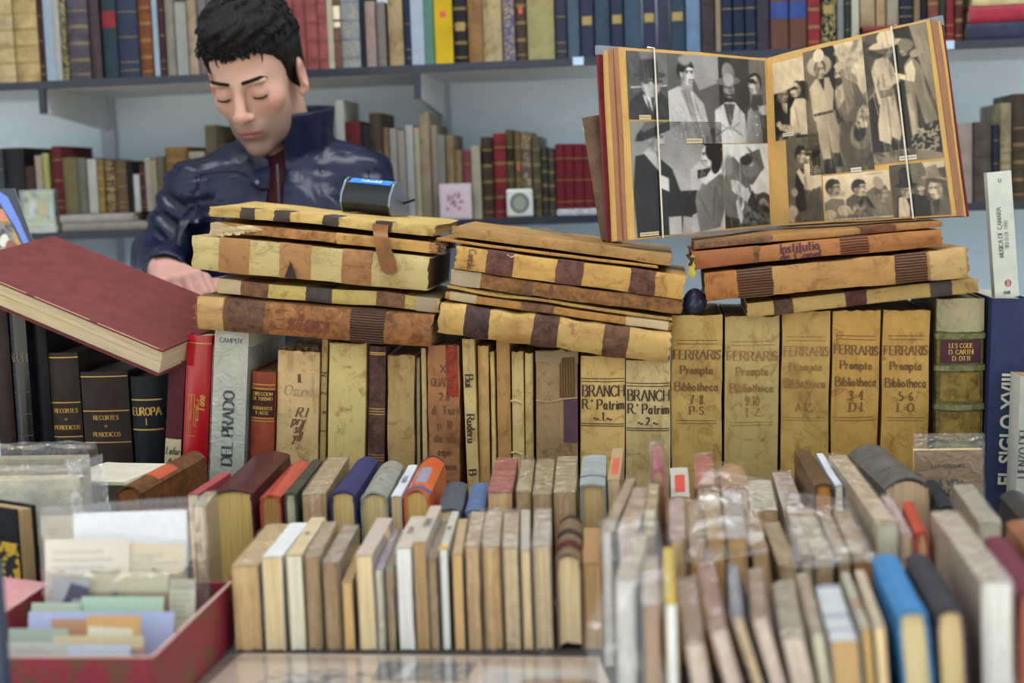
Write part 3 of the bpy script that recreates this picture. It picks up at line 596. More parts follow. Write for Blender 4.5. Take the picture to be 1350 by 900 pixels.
for i, tx in enumerate(('N', '2', 'e', 'T')): b.text(tx, 0, b.h-.05-.027*i, .008, INK, 'along', serif=0)
b = up('vellum_book', 'smooth pale yellow parchment book without any title', 433.5, 485, 454, 1.945, VU('#bfae72'), xb=431, group=GR)
b = up('leather_book', 'narrow dark brown leather book with gilt double rules', 486, 510, 457, 1.95, mat('mottled', '#5d4139'), xb=484, kind='hard', group=GR, amp=.0005)
b.lines([b.h*q for q in (.955, .965, .625, .64, .655, .37, .385, .40)], hw=.0006)
b = up('vellum_book', 'plain tan suede-like parchment book right of gilt brown book', 510.5, 548, 469, 1.95, VU('#a58a5b'), xb=510, group=GR)
b = up('vellum_book', 'very thin grey-brown parchment booklet beside tan book', 548.5, 554, 472, 1.955, VU('#8f8163'), xb=549, kind='paper', group=GR, amp=.0005)
b = up('vellum_book', 'very thin cream parchment booklet left of red-stained book', 554.5, 562, 460, 1.95, VU('#b39e6c'), xb=557, kind='paper', group=GR, amp=.0005)
b = up('vellum_book', 'red-stained brown parchment book lettered XI QUADER', 563, 607, 458, 1.945, VU('#9a6b45'), xb=564, group=GR)
for i, (tx, sz) in enumerate([('XI', .012), ('QUADER', .011), ('2.a', .011), ('d. Turi', .012), ('p. 10', .010), ('dle ele', .011), ('espir', .010), ('termino', .010), ('5.', .013)]): b.text(tx, .001, b.h-.032-.0195*i, sz, INK2, fit=b.w*.8, serif=.05)
o = b.strip('red_stain', b.h-.07, b.h-.002, mat('mottled', '#a03a26'), .0004, wrap=0, wrapx=.38, rag=.005); o.location.x = b.w*.27
b = up('vellum_book', 'narrow cream parchment spine lettered Bui Ruderu downwards', 608, 627, 449, 1.94, VU('#bba772'), xb=613, kind='paper', group=GR, amp=.0008)
b.text('Bui', 0, b.h-.058, .012, INK, 'down', thick=.22); b.text('Ruderu', 0, b.h-.125, .012, INK, 'down', thick=.22); b.text('B', 0, b.h-.187, .012, INK, 'down', thick=.22)
for (x0, x1, yt, hx, xb, lb) in [(627.5, 645, 457, '#bd9a62', 630, 'plain honey-coloured thin parchment book right of Bui Ruderu'), (645.5, 653, 465, '#c0a96e', 647, 'thin cream parchment booklet between two honey spines'), (653.5, 673, 450, '#a9804e', 656, 'tall thin brown-tan parchment book above its neighbours'),
        (673.5, 691, 465, '#bda873', 675, 'thin cream parchment book with two tie stubs'), (691.5, 704, 467, '#bba670', 693, 'thin pale parchment book beside the grey worn one')]:
    b = up('vellum_book', lb, x0, x1, yt, 1.95, VU(hx), xb=xb, kind='paper', group=GR, amp=.0009, bulge=.002)
    if 'tie' in lb:
        for q in (.72, .42): MB().tube([(-.009, -.003, b.h*q), (-.003, -.007, b.h*q+.002), (.006, -.006, b.h*q-.002)], .0017, 6).build('tie_stub', VU('#d6c690'), b.root)
b = up('vellum_book', 'worn grey-brown book with torn back and purple label strip', 705, 763, 467, 1.945, VU('#927a55'), lean=1.5, group=GR, amp=.0016)
o = b.strip('exposed_sewing', b.h-.062, b.h-.006, mat('ribbed', '#7d5f3c'), .0006, wrap=0, wrapx=.36); o.location.x = b.w*.26; o.location.y = -.0006
o = b.strip('purple_label', b.h-.125, b.h-.064, DK('#57404a'), .0006, wrap=0, wrapx=.33); o.location.x = b.w*.33; o.location.y = -.0006
MB().tube([(-.029, -.005, b.h-.066), (-.01, -.0055, b.h-.068), (.008, -.006, b.h-.064), (.029, -.005, b.h-.062)], .0008, 5).build('loose_thread', mat('paper', '#c4ad84'), b.root)
b.strip('torn_head', b.h-.014, b.h+.003, mat('paper', '#9c8a68'), .0012, wrap=.004, rag=.003)
for (x0, x1, yt, tx3, hx, lb) in [(764, 824, 470, '1', '#c6a768', 'yellower parchment Patrim volume marked 1 between dark rules'), (824.5, 884, 476, '2', '#beac7c', 'paler parchment Patrim volume marked 2 beside the Bibliotheca set')]:
    b = up('vellum_book', lb, x0, x1, yt, 1.945, VU(hx), lean=1.5, group=GR, amp=.0006, pages=PGO)
    T = b.h - (0 if tx3 == '1' else .001)
    b.lines([T-.031, T-.035, T-.094, T-.097], INK, .0006, 'inked_rules')
    b.text('BRANCHI', .002, T-.048, .015, INK, fit=b.w*.97, thick=.2, thin=.05); b.text("R.' Patrim.", .002, T-.067, .013, INK, thin=.085, fit=b.w*.97, serif=.04); b.text('~.'+tx3+'.~', 0, T-.084, .011, INK, serif=0)
FER = [(884.5, 954, 417, '#c2a25c', ('.7=8.', '.P=S.'), 'parchment Bibliotheca volume beside the paler Patrim volume, marked 7=8'), (955, 1029, 419, '#b9a268', ('9:10', '.T=Z.'), 'palest and widest of the five parchment Bibliotheca volumes, marked 9:10'), (1030, 1096, 412, '#bd9b56', ('1=2', 'A=C.'), 'middle one of the five parchment Bibliotheca volumes, marked A=C'),
       (1097, 1162, 411, '#c0974c', ('.3=4.', '.D=I.'), 'parchment Bibliotheca volume marked D=I, left of the last one'), (1163, 1228, 411, '#c29a50', ('.5=6.', '.L=O.'), 'parchment Bibliotheca volume marked L=O beside the green tooled book')]
for (x0, x1, yt, hx, nn, lb) in FER:
    b = up('vellum_book', lb, x0, x1, yt, 1.95, VE(hx), lean=1.5, group=GR, amp=.0012)
    T = b.h-.004
    ik = mat('ink', '#7a5830' if x0 < 1090 and x0 > 950 else '#5f3f20')
    b.lines([T-.030, T-.035, T-.141, T-.145], ik, .0004, 'inked_rules', .8)
    b.text('FERRARIS', 0, T-.050, .0125, ik, fit=b.w*.92); b.text('Prompta', 0, T-.071, .011, ik, thin=.085, fit=b.w*.66, serif=.05); b.text('Bibliotheca', 0, T-.094, .0115, ik, thin=.085, fit=b.w*.86, serif=.05)
    b.text(nn[0], 0, T-.112, .012, ik, fit=b.w*.6); b.text(nn[1], 0, T-.127, .011, ik, fit=b.w*.6)
# --- ornate ribbed spine
b = up('leather_book', 'ornate green and gold tooled book with raised bands', 1231, 1302, 394, 1.945, mat('mottled', '#6d6233'), xb=1229, kind='hard', group=GR, amp=.0007, bulge=.006, pages=PGD)
T = b.h
b.strip('rubbed_panel', T-.044, T-.001, mat('vellum', '#a39a78'), .0006, wrap=.006, rag=.0015)
o = b.strip('title_label', T-.087, T-.056, DK('#4a2530'), .0007, wrap=0, wrapx=.86)
for i, tx in enumerate(('LES CODE', 'D. CARTHI', 'D. OTTI')): b.text(tx, 0, T-.063-.0085*i, .006, GOLD, fit=b.w*.7, lift=.002)
for z in (T-.05, T-.093, T-.146, T-.2): 
    b.strip('raised_band', z-.004, z+.003, mat('mottled', '#7c7a50'), .0028, wrap=.006)
for z0_, z1_ in ((T-.138, T-.1), (T-.192, T-.153)): b.strip('gilt_panel', z0_, z1_, mat('mottled', '#8d7434'), .0007, wrap=0, wrapx=.84)
b = up('cloth_book', 'navy blue EL SIGLO XVIII book with pale condensed lettering', 1305, 1361, 394, 1.93, mat('cloth', '#333c5c'), xb=1297, kind='hard', group=GR, amp=0, bulge=.003, pages=mat('pages', '#c9c2ae'))
cu = bpy.data.curves.new('siglo', 'FONT'); cu.body = 'EL SIGLO XVIII'; cu.size = .031; cu.align_x = 'CENTER'; cu.align_y = 'CENTER'; cu.extrude = .0002; cu.offset = .0007
tmp = bpy.data.objects.new('siglo', cu); COL.objects.link(tmp); bpy.context.view_layer.update()
me = bpy.data.meshes.new_from_object(tmp.evaluated_get(bpy.context.evaluated_depsgraph_get())); bpy.data.objects.remove(tmp)
lt = bpy.data.objects.new('lettering', me); COL.objects.link(lt); lt.parent = b.root; me.materials.clear(); me.materials.append(mat('plain', '#e0dcbc'))
me.transform(Matrix(((.66, 0, 0, 0), (0, 1, 0, 0), (0, 0, 1, 0), (0, 0, 0, 1))))
wd = max(v.co.x for v in me.vertices)-min(v.co.x for v in me.vertices)
lt.matrix_local = Matrix(((0, -1, 0, .003), (0, 0, -1, -b.bulge-.0006), (1, 0, 0, .128), (0, 0, 0, 1))); lt.scale.x = .150/wd
b = up('paperback_book', 'white spine lettered ENSO DE in front of the navy book', 1345, 1378, 497, 1.86, mat('paper', '#c3c2b5'), xb=1341, kind='paper', group=None, amp=0, d=.05)
b.text('LIENZO DEL', -.009, .11, .010, mat('ink', '#333333'), 'along')

# ================================================================== STACKS OF FOLIOS LYING ON THE ROW
def lie(label, tl, tr, br, bl, Y, cover, group, d=.2, kind='vellum', amp=.0016, bands=(), pages=PGO, name='vellum_book', bulge=None, nz=40, **k):
    M_, th, L = lying(tl, tr, br, bl, Y)
    B = Book(name, label, M_, th-.0006, L, d, cover, pages, kind, amp=amp, group=group, nz=nz, bulge=bulge, **k)
    for (q0, q1, m) in bands: B.strip('leather_band', q0*L, q1*L, m, .0009, wrap=min(d*.3, .05), rag=.0008, nz=max(3, int((q1-q0)*40)+1))
    return B
GA, GB, GC = 'left pile of old folios', 'middle pile of old folios', 'right pile of old folios'
BK = DK('#463a34'); TAN = mat('vellum', '#a4784c'); BR = mat('mottled', '#7d563c'); PUR = mat('mottled', '#694338')
topfolio = lie('thin parchment folio with four black bands, topmost of left pile', (276, 269), (574, 296), (573, 313), (276, 286), 1.93, VE('#c3a766'), GA, d=.23, bands=[(.14, .205, BK), (.295, .365, BK), (.51, .578, BK), (.74, .81, BK)])
b = lie('thin browned calf folio with torn pages, second in left pile', (281, 288), (576, 318), (575, 337), (281, 307), 1.925, mat('mottled', '#a87644'), GA, kind='vellum', amp=.002)
g = np.random.default_rng(3)
tp = MB()
for i in range(7):
    y = -.004-.0006*i; z0_ = -.002; z1_ = .075-.009*i+g.uniform(-.004, .004); xx = -b.w/2+.003+i*.0022
    n_ = 8; V = []
    for j in range(n_+1):
        z = z0_+(z1_-z0_)*j/n_; V += [(xx-.002*math.sin(j*1.3+i), y-.002*math.sin(j*.9+i), z), (xx+.005+g.uniform(-.0015, .0015), y-.002*math.cos(j*1.1+i), z)]
    tp.add(V, [(2*j, 2*j+1, 2*j+3, 2*j+2) for j in range(n_)])
tp.build('torn_pages', mat('paper', '#c9b28a'), b.root)
o = b.strip('cracked_patch', b.h*.56, b.h*.97, mat('vellum', '#c39a58'), .0008, wrap=.01, rag=.003)
fb = MB()
for i in range(60):
    x = g.uniform(-b.w*.5, b.w*.5); fb.tube([(x, g.uniform(-.003, .02), b.h-.006), (x+g.uniform(-.002, .002), g.uniform(-.004, .02), b.h+g.uniform(.004, .014))], [.0005, .0003], 4)
fb.build('frayed_fibres', mat('paper', '#877158'), b.root)
b = lie('thickest pale vellum folio with three tan bands, left pile middle', (254, 307), (566, 335), (564, 388), (253, 357), 1.915, VE('#bfae78'), GA, d=.21, bands=[(.115, .245, TAN), (.375, .505, TAN), (.64, .765, TAN)], pages=PGD)
tri = MB().add([(b.w*.5-.001, -.008, .405*b.h), (b.w*.5-.001, -.008, .455*b.h), (.0, -.0085, .425*b.h), (b.w*.5-.001, -.0065, .405*b.h), (b.w*.5-.001, -.0065, .455*b.h), (.0, -.007, .425*b.h)], [(0, 1, 2), (5, 4, 3), (0, 3, 4, 1), (1, 4, 5, 2), (2, 5, 3, 0)]); tri.build('dark_patch', DK('#35241f'), b.root, 0)
# hanging strap from the topmost folio
zs = topfolio.h*.765; w0 = -topfolio.w/2; st = MB(); V = []
prof = [(w0+.004, -.0045, 0, .022), (.004, -.006, .0, .021), (.011, -.0150, .003, .020), (.018, -.0215, .006, .021), (.030, -.0225, .010, .022), (.045, -.0222, .016, .024), (.058, -.0222, .019, .021), (.063, -.0222, .020, .010)]
for (x, y, dz, ww) in prof: V += [(x, y, zs+dz-ww/2), (x, y-.0016, zs+dz-ww/2), (x, y-.0016, zs+dz+ww/2), (x, y, zs+dz+ww/2)]
F = []
for i in range(len(prof)-1):
    for j in range(4): F.append((4*i+j, 4*i+(j+1) % 4, 4*i+4+(j+1) % 4, 4*i+4+j))
F += [(3, 2, 1, 0), tuple(range(len(V)-4, len(V)))]; st.add(V, F); st.build('hanging_strap', mat('leather', '#7e532e'), topfolio.root, 60)
b = lie('slim parchment folio with brown and black bands, left pile', (287, 366), (580, 391), (578, 413), (286, 388), 1.925, VE('#c0aa64'), GA, bands=[(.005, .11, mat('paper', '#bfa886')), (.11, .235, BR), (.40, .52, BK), (.72, .85, BR), (.9, .985, mat('paper', '#a9967a'))], d=.2)
b = lie('thick burnt-brown calf folio, lowest of left pile', (263, 388), (570, 412), (568, 459), (258, 436), 1.91, mat('mottled', '#96643a'), GA, d=.14, bands=[(.005, .115, VE('#bb9863')), (.12, .285, mat('mottled', '#6a4a36')), (.655, .80, mat('ribbed', '#5d4236'))], amp=.0022, bulge=.006)
b.text('Estoyi', 0, b.h*.44, .026, mat('ink', '#5a2f16'), 'along', thick=.3, serif=0, slant=.2)
rg = MB()
for i in range(26):
    x = g.uniform(-b.w*.45, b.w*.5); rg.tube([(x, g.uniform(-.004, .05), .004), (x+g.uniform(-.003, .006), g.uniform(-.004, .05), -g.uniform(.002, .010))], [.0012, .0006], 4)
rg.build('ragged_edge', mat('paper', '#a8834e'), b.root)
# middle pile
lie('thin tan board folio, topmost of middle pile', (597, 296), (885, 333), (884, 352), (596, 313), 1.935, VE('#a8854e'), GB, d=.23, nz=18, amp=.0022)
lie('thin loose tan cover lying second in middle pile', (577, 312.5), (868, 350.5), (867, 355), (576, 318), 1.93, VE('#ad8144'), GB, d=.2, kind='paper', amp=.0018)
b = lie('vellum folio with three purple-brown bands, middle pile', (603, 320.5), (905, 361), (901, 395), (601, 356), 1.92, VE('#c79f58'), GB, d=.21, bands=[(.135, .255, PUR), (.445, .56, PUR), (.765, .875, PUR)], pages=PGO)
b.text('Concilio', 0, b.h*.07, .010, INK2, 'across', fit=.028); 
MB().tube([(-b.w*.4, -.0062, b.h*.22), (-b.w*.3, -.0075, b.h*.24), (-b.w*.42, -.0065, b.h*.26)], .001, 5).build('cord_knot', mat('paper', '#d8c8a0'), b.root)
lie('mottled brown calf folio under the purple-banded one', (594, 354), (899, 394), (897, 418), (593, 376), 1.925, mat('mottled', '#8f6238'), GB, bands=[(.0, .13, mat('paper', '#a99a7c')), (.33, .36, BR), (.44, .455, BR), (.74, .75, BR)])
lie('thin stack of frayed covers in middle pile', (589, 375.5), (887, 418), (886, 424), (588, 381), 1.93, VE('#c09a55'), GB, kind='paper', amp=.0016)
b = lie('narrow orange-brown folio above the lowest middle one', (588, 382), (886, 425), (884, 437), (586, 396), 1.925, VE('#b0813f'), GB, kind='vellum', amp=.0014, bands=[(.02, .14, mat('paper', '#b9a67f')), (.34, .48, BR), (.80, .985, mat('paper', '#cbb48a'))])
b = lie('thick vellum folio with three dark bands, lowest of middle pile', (584, 397), (886, 437), (883, 482), (580, 441), 1.91, VE('#c2a060'), GB, d=.21, bands=[(.105, .205, mat('mottled', '#4a3630')), (.405, .51, mat('mottled', '#5a4034')), (.71, .81, mat('mottled', '#6b4a33'))], amp=.002, bulge=.006)
# right pile
b = lie('thin brown bound folio, topmost of right pile under the album', (915, 318), (1240, 291), (1241, 300), (916, 330), 1.935, VE('#a67a45'), GC, d=.23, bands=[(.0, .32, mat('mottled', '#7c5a3e')), (.68, .82, mat('mottled', '#73442f'))], amp=.001)
b = lie('orange-brown folio hand-lettered Institut de Capel', (912, 330.5), (1241, 300.5), (1241, 327), (914, 357), 1.92, VE('#a8703c'), GC, bands=[(.25, .272, BR), (.60, .715, mat('ribbed', '#7d4c30')), (.0, .25, VE('#985c34'))], amp=.0015, pages=PGD, d=.22)
b.text('Institutio', -.0055, b.h*.44, .0125, mat('ink', '#43222a'), 'along', thick=.22, thin=.09, fit=.075); b.text('de Capel', .007, b.h*.44, .012, mat('ink', '#43222a'), 'along', thick=.22, thin=.09, fit=.08)
b = lie('tan folio with ribbed leather lacings, middle of right pile', (930, 357.5), (1279, 325), (1277, 366), (931, 400), 1.915, VE('#b58a50'), GC, bands=[(.12, .255, mat('ribbed', '#6b4a34')), (.72, .845, mat('ribbed', '#6b4a34')), (.0, .12, VE('#a87038')), (.855, .99, VE('#c0a06a'))], amp=.002, d=.22)
b = lie('slim parchment folio with dark bands, lowest of right pile', (986, 397), (1290, 366), (1289, 389), (985, 418), 1.93, VE('#b2965a'), GC, d=.19, bands=[(.115, .195, mat('mottled', '#5d4030')), (.43, .52, mat('mottled', '#583024')), (.80, .885, BK)], amp=.0014)

# ================================================================== FLAT PRINTS (raster drawn shape by shape, carried by the mesh of the print)
class Cv:
    def __init__(s, w, h, bg=.5, tint=(1, 1, 1)):
        s.w, s.h = w, h; s.a = np.ones((h, w, 3))*s.c(bg); s.t = np.array(tint)
        yy, xx = np.mgrid[0:h, 0:w]; s.x = (xx+.5)/w; s.y = (yy+.5)/h
    def c(s, g): return np.full(3, float(g)) if not isinstance(g, str) else np.array(lin(g))**(1/2.2)
    def put(s, al, g): s.a = s.a*(1-al[..., None])+al[..., None]*s.c(g); return s
    def e(s, cx, cy, rx, ry, g, rot=0, soft=.12, g2=None):
        dx, dy = (s.x-cx)*s.w, (s.y-cy)*s.h; c, n = math.cos(rot), math.sin(rot); u, v = (dx*c+dy*n)/(rx*s.w), (-dx*n+dy*c)/(ry*s.h)
        d = np.sqrt(u*u+v*v); al = np.clip((1+soft/2-d)/soft, 0, 1)
        if g2 is None: return s.put(al, g)
        k = np.clip(.5+.5*u, 0, 1)[..., None]; s.a = s.a*(1-al[..., None])+al[..., None]*(s.c(g)*(1-k)+s.c(g2)*k); return s
    def p(s, pts, g, g2=None):
        ins = np.zeros((s.h, s.w)); 
        for ox, oy in ((-.25, -.25), (.25, -.25), (-.25, .25), (.25, .25)):
            X, Y = s.x+ox/s.w, s.y+oy/s.h; b = np.zeros((s.h, s.w), bool)
            for (x0, y0), (x1, y1) in zip(pts, pts[1:]+pts[:1]):
                if y0 == y1: continue
                b ^= ((Y >= min(y0, y1)) & (Y < max(y0, y1)) & (X < x0+(Y-y0)*(x1-x0)/(y1-y0)))
            ins += b/4
        if g2 is None: return s.put(ins, g)
        xs = [q[0] for q in pts]; k = np.clip((s.x-min(xs))/(max(xs)-min(xs)+1e-6), 0, 1)[..., None]
        s.a = s.a*(1-ins[..., None])+ins[..., None]*(s.c(g)*(1-k)+s.c(g2)*k); return s
    def l(s, pts, wd, g):
        for (x0, y0), (x1, y1) in zip(pts, pts[1:]):
            ax, ay, bx, by = x0*s.w, y0*s.h, x1*s.w, y1*s.h; px, py = s.x*s.w, s.y*s.h; L2 = (bx-ax)**2+(by-ay)**2+1e-6
            t = np.clip(((px-ax)*(bx-ax)+(py-ay)*(by-ay))/L2, 0, 1); d = np.hypot(px-ax-t*(bx-ax), py-ay-t*(by-ay)); s.put(np.clip(wd/2+.5-d, 0, 1), g)
        return s
    def gv(s, g0, g1): s.a[:] = (g0+(g1-g0)*s.y)[..., None]; return s
    def blotch(s, n, amp, seed=0, sz=.1, reg=None):
        g = np.random.default_rng(seed)
        for _ in range(n):
            cx, cy = (g.uniform(0, 1), g.uniform(0, 1)) if reg is None else (g.uniform(reg[0], reg[2]), g.uniform(reg[1], reg[3]))
            s.e(cx, cy, sz*g.uniform(.4, 1), sz*g.uniform(.4, 1), float(np.clip(amp[0]+g.uniform(0, 1)*(amp[1]-amp[0]), 0, 1)), g.uniform(0, 3), .6)
        return s
    def out(s, seed=1, grain=.02, soft=True):
        a = s.a.copy()
        if grain > .015:                     # tonal unevenness of old half-tone prints
            g = np.random.default_rng(seed); k = np.zeros((s.h, s.w))
            for q in range(14): k += np.sin(s.x*g.normal()*9*(1+q*.8)+s.y*g.normal()*9*s.h/s.w*(1+q*.8)+g.uniform(0, 6))/(1+.35*q)
            a = .03+a*.93+(k*.018)[..., None]*(.35+a); 
        for _ in range(2 if grain > .015 else 1):
            p = np.pad(a, ((1, 1), (1, 1), (0, 0)), 'edge'); a = .35*a+.65*sum(p[i:i+s.h, j:j+s.w] for i in range(3) for j in range(3))/9
        a = np.clip(a+np.random.default_rng(seed).normal(0, grain, (s.h, s.w, 1)), 0, 1); return np.clip(a, 0, 1)**2.2*s.t
    def streak(s, x0, y0, x1, y1, n, dx, dy, g0, g1, seed=0, wd=1.6, al=.45):
        '''loose folds and highlights in cloth'''
        g = np.random.default_rng(seed)
        for _ in range(n):
            b = s.a.copy(); x, y = g.uniform(x0, x1), g.uniform(y0, y1); k = g.uniform(.4, 1); q = g.normal()*.25
            s.l([(x, y), (x+dx*k*.5+q*dy*.3, y+dy*k*.5), (x+dx*k, y+dy*k)], g.uniform(.7, 1.3)*wd, float(g.uniform(g0, g1))); s.a = b*(1-al)+s.a*al
        return s
    # figures
    def hat(s, cx, cy, w, h, g, tilt=0, gb=None):
        s.e(cx, cy-h*.45, w*.52, h*.62, g, tilt, .15, g2=g*.7); s.e(cx, cy, w, h*.26, gb if gb is not None else g*.8, tilt, .15); return s
    def head(s, cx, cy, r, skin=.75, hair=.12, look=1, bare=True, ar=1.3, dark=.45):
        ry = r*ar*s.w/s.h
        if bare: s.e(cx-look*r*.25, cy-ry*.25, r*1.05, ry*1.0, hair)
        s.e(cx, cy, r*.86, ry, skin, 0, .2, g2=None); s.e(cx-look*r*.55, cy+.1*ry, r*.4, ry*.75, skin*.62, 0, .9)
        s.p([(cx+look*r*.66, cy-ry*.15), (cx+look*r*1.06, cy+ry*.22), (cx+look*r*.66, cy+ry*.27)], skin*.84)
        for k in (-.05, .55): s.e(cx+look*r*k, cy-ry*.12, r*.17, ry*.07, dark*.45); s.l([(cx+look*r*k-r*.2, cy-ry*.27), (cx+look*r*k+r*.2, cy-ry*.27)], max(1, r*s.w*.12), hair)
        s.l([(cx+look*r*.2, cy+ry*.5), (cx+look*r*.7, cy+ry*.48)], max(1, r*s.w*.13), dark*.5); s.e(cx+look*r*.35, cy+ry*.72, r*.3, ry*.12, skin*.7, 0, .9)
        s.e(cx-look*r*.72, cy+ry*.05, r*.2, ry*.26, skin*.8); 
        if bare: s.p([(cx-r, cy-ry*.2), (cx-r*.7, cy-ry*1.05), (cx+r*.6, cy-ry*1.1), (cx+look*r*.9, cy-ry*.55), (cx+look*r*.1, cy-ry*.62), (cx-look*r*.5, cy-ry*.1)], hair)
        return s

def grid_print(name, fn, img, m, parent):
    h, w = img.shape[:2]; u, v = np.meshgrid(np.linspace(0, 1, w), np.linspace(0, 1, h)); P = fn(u.ravel(), v.ravel())
    i = np.arange(h*w).reshape(h, w); Q = np.stack([i[:-1, :-1], i[1:, :-1], i[1:, 1:], i[:-1, 1:]], -1).reshape(-1, 4)
    return mk_np(name, P, Q, m, parent, img.reshape(-1, 3), False)

# ================================================================== OPEN PHOTO ALBUM
al = thing('photo_album', 'open photo album of black-and-white western film stills leaning on the folio piles', 'album', Matrix.Translation(tuple(atY(1015, 315, 2.12))))
AO = np.array(al.matrix_world.translation)
LQ = [atY(818, 61, 1.955), atY(1010, 76, 2.13), atY(1018, 306, 2.11), atY(831, 326, 1.94)]     # TL TR BR BL
RQ = [atY(1010, 76, 2.13), atY(1224, 24, 1.965), atY(1259, 288, 1.945), atY(1018, 306, 2.11)]
def _rest(P, a, c, Y, up=.002):      # set a lower corner down on the top of the pile under it
    A, C = atY(*a, Y), atY(*c, Y); t = (P[0]-A[0])/(C[0]-A[0]); return np.array([P[0], P[1], A[2]+(C[2]-A[2])*t+up])
LQ[3] = _rest(LQ[3], (597, 296), (885, 333), 1.935, .009); RQ[2] = _rest(RQ[2], (915, 318), (1240, 291), 1.935, .004); LQ[2] = RQ[3] = _rest(LQ[2], (915, 318), (1240, 291), 1.935, .004)
def quadfn(Q, off=0):
    Q = [np.array(q) for q in Q]; n = np.cross(Q[1]-Q[0], Q[3]-Q[0]); n = n/np.linalg.norm(n)
    if n[1] > 0: n = -n
    def f(u, v, o=0.):
        u = np.asarray(u, float)[..., None]; v = np.asarray(v, float)[..., None]
        bow = np.sin(u*np.pi)*.004
        return Q[0]*(1-u)*(1-v)+Q[1]*u*(1-v)+Q[2]*u*v+Q[3]*(1-u)*v + n*(off+o+bow) - AO
    return f, n
OLD = mat('paper', '#d2a964'); OLD2 = mat('paper', '#a8785a'); OLD3 = mat('paper', '#b98e58')
def album_side(Q, outer, T):
    f, n = quadfn(Q)
    layers = [(0, .006, OLD), (.0065, .016, OLD2), (.017, .027, OLD2), (.0275, T, OLD)]; g = np.random.default_rng(11+outer)
    for k, (t0, t1, m) in enumerate(layers):
        U = np.linspace(0, 1, 9); V = []; F = []; ext = g.uniform(-.006, .006); 
        for t in (t0, t1):
            for i, u in enumerate(U):
                uu = u if u not in (outer,) else u+(ext if outer else -ext)
                for vv in (0+g.uniform(0, .006), .25, .5, .75, 1-g.uniform(0, .004)): V.append(f(np.array([uu+(g.uniform(-.003, .003) if u == outer else 0)]), np.array([vv]), -t)[0])
        for i in range(8):
            for j in range(4):
                a = i*5+j; F.append((a, a+1, a+6, a+5)); F.append((a+45, a+50, a+51, a+46))
        for j in range(4): F.append((j, j+45, j+46, j+1)); F.append((40+j, 41+j, 86+j, 85+j))
        for i in range(8): F.append((5*i, 5*i+5, 5*i+50, 5*i+45)); F.append((5*i+4, 5*i+49, 5*i+54, 5*i+9))
        mk('page_leaves', V, F, m, al, 30)
    # cover board
    e0, e1 = (-.03, 1.0) if outer == 0 else (0.0, 1.004); V = []
    for t in (T+.0005, T+.004):
        for (u, v) in ((e0, -.02), (e1, -.02), (e1, 1.0), (e0, 1.0)): V.append(f(np.array([u]), np.array([v]), -t)[0])
    bevel_mod(mk('cover_board', V, [(0, 3, 2, 1), (4, 5, 6, 7), (0, 1, 5, 4), (1, 2, 6, 5), (2, 3, 7, 6), (3, 0, 4, 7)], DK('#6b2630'), al, 0), .0015)
    # worn cloth corner
    uu = (e0, e0+.14) if outer == 0 else (e1-.14, e1); V = []
    for t in (T-.001, T+.0048):
        for (u, v) in ((uu[0], -.028), (uu[1], -.028), (uu[1], .02), (uu[0], .02)): V.append(f(np.array([u]), np.array([v]), -t)[0])
    mk('cloth_corner', V, [(0, 3, 2, 1), (4, 5, 6, 7), (0, 1, 5, 4), (1, 2, 6, 5), (2, 3, 7, 6), (3, 0, 4, 7)], mat('cloth', '#7d8894'), al, 0)
    # elastic string down the page
    us = .20 if outer == 0 else .80; pts = [f(np.array([us+.0*v]), np.array([v]), .0035 if 0 <= v <= 1 else -.01)[0] for v in (-.012, 0, .25, .5, .75, 1, 1.005)]
    MB().tube(pts, .0013, 6).build('elastic_cord', mat('paper', '#e3d9c6'), al)
    return f
fL = album_side(LQ, 0, .040); fR = album_side(RQ, 1, .034)
def still(f, u0, v0, u1, v1, cv, lift=.0008, dv=0., seed=1):
    """print glued on a page; dv shears it so its top edge follows the page's neighbours"""
    fn = lambda u, v: f(u0+(u1-u0)*u, v0+(v1-v0)*v+dv*(u-.5), lift)
    return grid_print('photo_print', fn, cv.out(seed, .018), PRINT, al)
def caption(f, u0, v0, u1, v1, col='#d9c08a'):
    cv = Cv(24, 8, col); cv.l([(.1, .5), (.9, .5)], 1.4, .25); 
    for q in (.25, .45, .6, .78): cv.l([(q, .2), (q, .8)], .8, .75)
    grid_print('caption_slip', lambda u, v: f(u0+(u1-u0)*u, v0+(v1-v0)*v, .0016), cv.out(3, .01), PRINTM, al)
WARM = (1.0, .79, .50); COOL = (1.0, .965, .92)
# left page -- 1: man with hat and glasses
c = Cv(66, 120, .30, COOL); c.p([(.3, 0), (1, 0), (1, .5), (.5, .5)], .42); c.p([(0, 1), (.05, .72), (.35, .58), (.8, .58), (1, .70), (1, 1)], .16); c.p([(.42, .62), (.6, .9), (.72, .62)], .88); c.p([(.55, .66), (.6, .92), (.66, .66)], .2)
c.e(.58, .50, .22, .17, .78, 0, .2, g2=.6); c.p([(.36, .62), (.44, .66), (.5, .85), (.4, .72)], .85); c.l([(.3, .42), (.85, .43)], 3, .12); c.e(.45, .43, .09, .05, .25); c.e(.7, .43, .09, .05, .25); c.l([(.1, .53), (.32, .52)], 3, .75); c.l([(.82, .5), (.95, .49)], 3, .75); c.p([(.3, .33), (.34, .12), (.72, .1), (.78, .33)], .22, .14); c.e(.55, .345, .40, .055, .2, -.05); c.streak(.05, .7, .95, .95, 16, .05, .2, .1, .32, 1); c.streak(0, 0, 1, .4, 14, .02, .3, .22, .5, 2); still(fL, .03, .02, .285, .375, c)
